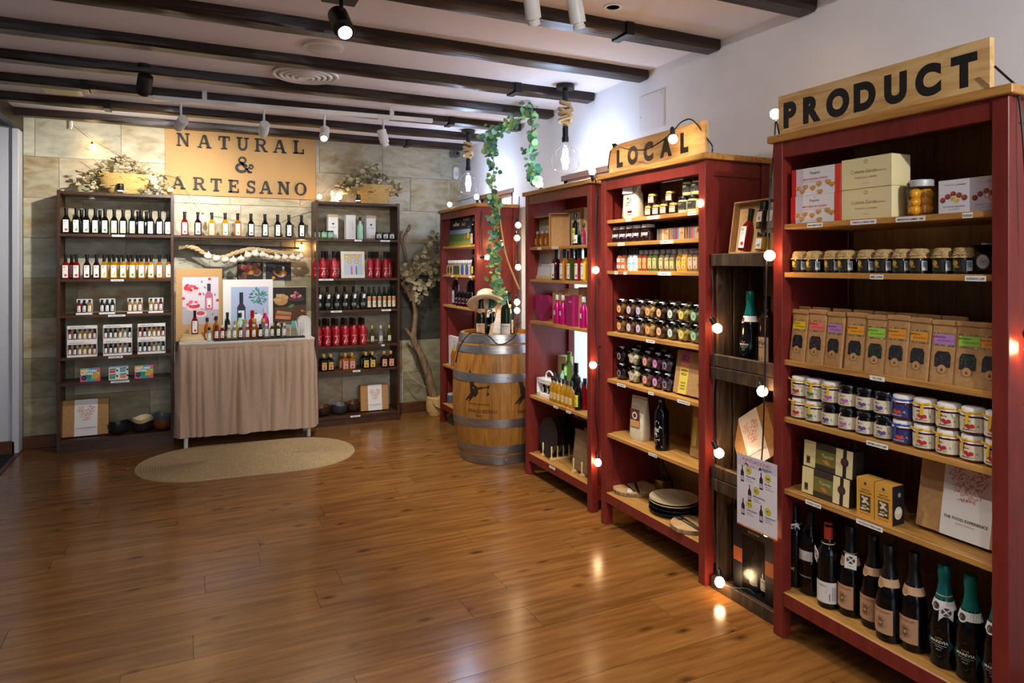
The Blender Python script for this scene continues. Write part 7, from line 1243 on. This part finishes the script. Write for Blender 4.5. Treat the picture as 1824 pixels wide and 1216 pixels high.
def leaf_heap(root, c, rx, rz, n, rg, r0, r1, droop=0):
    b = B(); mats_ = DG
    for i in range(n):
        a = rg.random() * 2 * PI; u = rg.random() ** .6; p = Vector((c[0] + rx * u * math.cos(a), c[1] + .1 * u * math.sin(a), c[2] + rz * rg.random() * (1.15 - u) - droop * u * u * rg.random())); s = rg.uniform(r0, r1)
        M = Matrix.Translation(p) @ Matrix.Rotation(rg.random() * 6, 4, 'Z') @ Matrix.Rotation(rg.uniform(-1.3, 1.3), 4, 'X') @ Matrix.Diagonal((s, s, s, 1))
        n_ = 8; b.add([(0, 0, 0)] + [(math.cos(2 * PI * k / n_), math.sin(2 * PI * k / n_), .35 * abs(math.sin(2 * PI * k / n_))) for k in range(n_)], [[0, k + 1, (k + 1) % n_ + 1] for k in range(n_)], rg.randrange(4), M)
    for k in range(14): a = rg.uniform(-1, 1); b.tube([(c[0] + a * rx * .3, c[1], c[2] - .02), (c[0] + a * rx, c[1] + rg.uniform(-.06, .06), c[2] + rz * rg.random())], .002, 4, 1)
    part(root, 'dry_leaves', b.mesh('dry_leaves', mats_), kind='stuff')
bq = BX(222, 6.42); t = T('straw_basket', (bq, 6.42, 2.0375), 0, 'half round straw basket of dry leaves on left bookcase', 'basket')
part(t, 'weave', B().lathe(ridged([(.09, 0), (.15, .05), (.18, .11), (.195, .165)], 72, 18, .004), 36).mesh('weave', STRAW, 70)).scale = (1, .55, 1); leaf_heap(t, (0, 0, .15), .36, .17, 300, rg, .014, .028, .22)
bq = BX(667, 6.41); t = T('straw_basket', (bq, 6.41, 2.0375), 0, 'tapered straw basket of pale dry flowers on right bookcase', 'basket')
part(t, 'weave', B().lathe(ridged([(.125, 0), (.145, .06), (.165, .12), (.18, .18)], 72, 18, .004), 36).mesh('weave', STRAW, 70)).scale = (1, .6, 1); leaf_heap(t, (-.05, 0, .16), .32, .24, 320, rg, .014, .028, .1)
def clip_spot(px, desc):
    t = T('clip_spotlight', (BX(px, 6.31), 6.31, 2.0375), 0, desc, 'lamp'); part(t, 'base', B().box(-.02, .02, -.03, .02, 0, .008, bev=.002).mesh('base', BLACK)); part(t, 'lamp_body', B().lathe([(.024, .022), (.025, .024), (.025, .075), (.022, .078)], 18).mesh('lamp_body', BLACK, 40)); part(t, 'lens', B().lathe([(.0001, .0215), (.02, .0215)], 16, cap=False).mesh('lens', M_lens)); part(t, 'stem', B().tube([(0, 0, .005), (0, 0, .025)], .005, 6).mesh('stem', BLACK))
clip_spot(214.5, 'small black spot lamp on top of left bookcase'); clip_spot(637.5, 'small black spot lamp on top of right bookcase')
t = T('indoor_camera', (BX(596, 6.38), 6.38, 2.0375), 0, 'white indoor camera with black eye on right bookcase', 'camera'); part(t, 'base', B().lathe([(.035, 0), (.038, .01), (.03, .04), (.028, .05)], 24).mesh('base', WMET, 50)); part(t, 'head', B().lathe([(.0001, .045), (.03, .05), (.04, .08), (.03, .112), (.0001, .12)], 24).mesh('head', WMET, 80)); part(t, 'eye', B().lathe([(.0001, -.0425), (.019, -.040), (.021, -.03)], 16, M=Matrix.Translation((0, 0, .085)) @ Matrix.Rotation(-PI / 2, 4, 'X') @ Matrix.Rotation(PI, 4, 'X')).mesh('eye', BLACK, 50))
# ================================================================ STRING LIGHTS
bulbm = cache('sbulb', lambda: B().lathe([(.0001, -.021), (.012, -.018), (.0205, -.006), (.021, .004), (.016, .016), (.009, .023), (.0001, .023)], 14).mesh('bulb', M_bulb, 80)); sockm = cache('ssock', lambda: B().lathe([(.0115, .018), (.0115, .05), (.008, .056), (.004, .06)], 10).mesh('socket', BLACK, 40)); sockb = cache('ssockb', lambda: B().lathe([(.009, .018), (.009, .04), (.004, .046)], 10).mesh('socket', BRASS, 40))
def string(desc, cable, bulbs, cm=CABLE, r=.0035, sm_=sockm, scale=1):
    t = T('string_lights', (0, 0, 0), 0, desc, 'string lights'); 
    for cb in cable: part(t, 'cable', B().tube(spline(cb, 5), r, 5).mesh('cable', cm, 60))
    for p, d in bulbs:
        d = Vector(d).normalized(); q = d.to_track_quat('-Z', 'Y').to_euler(); o = part(t, 'bulb', bulbm, p, q); o.scale = (scale,) * 3; part(o, 'socket', sm_)
    return t
dn, lf, up = (0, 0, -1), (-1, 0, 0), (0, 0, 1)
ys = 3.40
def S(px, py, Y=ys): return atY(px, py, Y)
string('string lights running down the side of the open backed bookcase', [[atX(1030, 330, 2.3), P(1056, 316, 4.0), S(1062, 335), S(1061, 400), S(1062, 480), S(1060, 560), S(1064, 640), S(1060, 720), S(1066, 800), S(1066, 850)]],
       [(S(1061, 481, 3.385), (-.6, -1, 0)), (S(1065, 824, 3.385), (-.3, -.6, -1)), (S(1056, 650, 3.385), (-1, -.4, 0)), (P(1055, 305, 4.0), (0, 0, 1)), (P(962, 328, 4.75), (-.2, 0, 1))])
yl = 2.40
string('string lights from the LOCAL sign down to the crates', [[P(1083, 300, 3.9), P(1091, 262, 3.8), P(1120, 266, 3.6), P(1150, 266, 3.45), P(1180, 250, 3.35), P(1200, 232, 3.28), P(1216, 216, 3.25), P(1235, 215, 3.25), P(1262, 250, 3.2), P(1269, 265, 3.17), P(1264, 300, 3.16), P(1266, 362, 3.14), P(1266, 450, 3.12), P(1270, 520, 3.1), P(1268, 580, 3.08), P(1272, 660, 3.07), P(1270, 730, 3.06), P(1272, 800, 3.05), P(1270, 900, 3.04), P(1276, 1000, 3.03), P(1284, 1030, 3.02), P(1300, 1046, 2.98), P(1330, 1048, 2.92), P(1345, 1058, 2.88)]],
       [(P(1083, 262, 3.76), (-1, 0, -.3)), (P(1199, 248, 3.25), (.1, 0, -1)), (P(1250, 362, 3.13), (-1, -.2, 0)), (P(1278, 585, 3.05), (.3, -.4, -.8)), (P(1281, 807, 3.02), (.3, -.4, -.9)), (P(1282, 1037, 3.0), (-.3, -.4, -.6))])
string('string lights down the left post of the nearest red bookcase', [[P(1388, 240, 2.78), P(1382, 215, 2.8), P(1379, 260, 2.8), P(1372, 340, 2.72), P(1366, 450, 2.68), P(1364, 560, 2.7), P(1362, 690, 2.74), P(1358, 800, 2.8), P(1352, 870, 2.8), P(1360, 935, 2.78)]],
       [(P(1381, 203, 2.83), (-.6, 0, .3)), (P(1371, 455, 2.66), (-.5, -.5, 0)), (P(1358, 697, 2.76), (-.4, -.5, -.4)), (P(1366, 946, 2.76), (0, -.3, -1))])
string('string lights down the side of the nearest red bookcase at right edge', [[P(1772, 118, 2.02), P(1794, 138, 1.99), P(1808, 152, 1.96), P(1815, 175, 1.94), P(1820, 215, 1.93), P(1826, 300, 1.92), P(1832, 450, 1.92), P(1836, 600, 1.92)]], [(P(1841, 622, 1.93), (-.2, -.5, -1))])
string('string lights in the gap behind the barrel and over far bookcase', [[P(800, 362, 6.2), P(830, 355, 5.9), P(855, 352, 5.65), P(857, 400, 5.58), P(859, 455, 5.56)], [P(925, 350, 5.2), P(923, 400, 5.2), P(921, 440, 5.2), P(923, 500, 5.2), P(921, 560, 5.15), P(916, 590, 5.1)]],
       [(P(801, 364, 6.2), (-.3, -.3, 1)), (P(849, 350, 5.7), (-.3, -.3, 1)), (P(868, 458, 5.5), (1, -.3, 0)), (P(893, 433, 5.55), (0, -.5, -1)), (P(923, 401, 5.15), (0, -.5, -1)), (P(921, 424, 5.15), (0, -.4, -1)), (P(923, 476, 5.15), (0, -.4, -1)), (P(921, 553, 5.1), (0, -.4, -1)), (P(921, 538, 5.1), (0, -.4, -1))])
def W(px, py, Y=6.5): return atY(px, py, Y)
string('brown corded string lights draped across the stone wall', [[W(126, 212), W(145, 230), W(166, 246), W(210, 272), W(255, 292, 6.4), W(300, 306, 6.4), W(317, 313, 6.4), W(340, 345, 6.4), W(361, 368, 6.4), W(400, 376, 6.42), W(440, 388, 6.44), W(480, 392, 6.44), W(520, 375, 6.42), W(556, 356, 6.35), W(585, 335, 6.35), W(620, 300, 6.5), W(650, 252, 6.5)]],
       [(W(164, 262, 6.49), dn), (W(273, 319, 6.33), dn), (W(361, 388, 6.39), dn), (W(569, 350, 6.36), (-.3, -.5, .2)), (W(605, 351, 6.36), (.4, -.4, .2)), (W(537, 440, 6.5), dn)], ROPE, .003, sockb, 1.0)
single('door_cable_clip', B().tube(spline([W(127, 210), W(128, 226), W(126, 228)], 3), .008, 6).mesh('door_cable_clip', WMET), 'small white cable clip high on the stone wall', 'clip')
finish_labels()
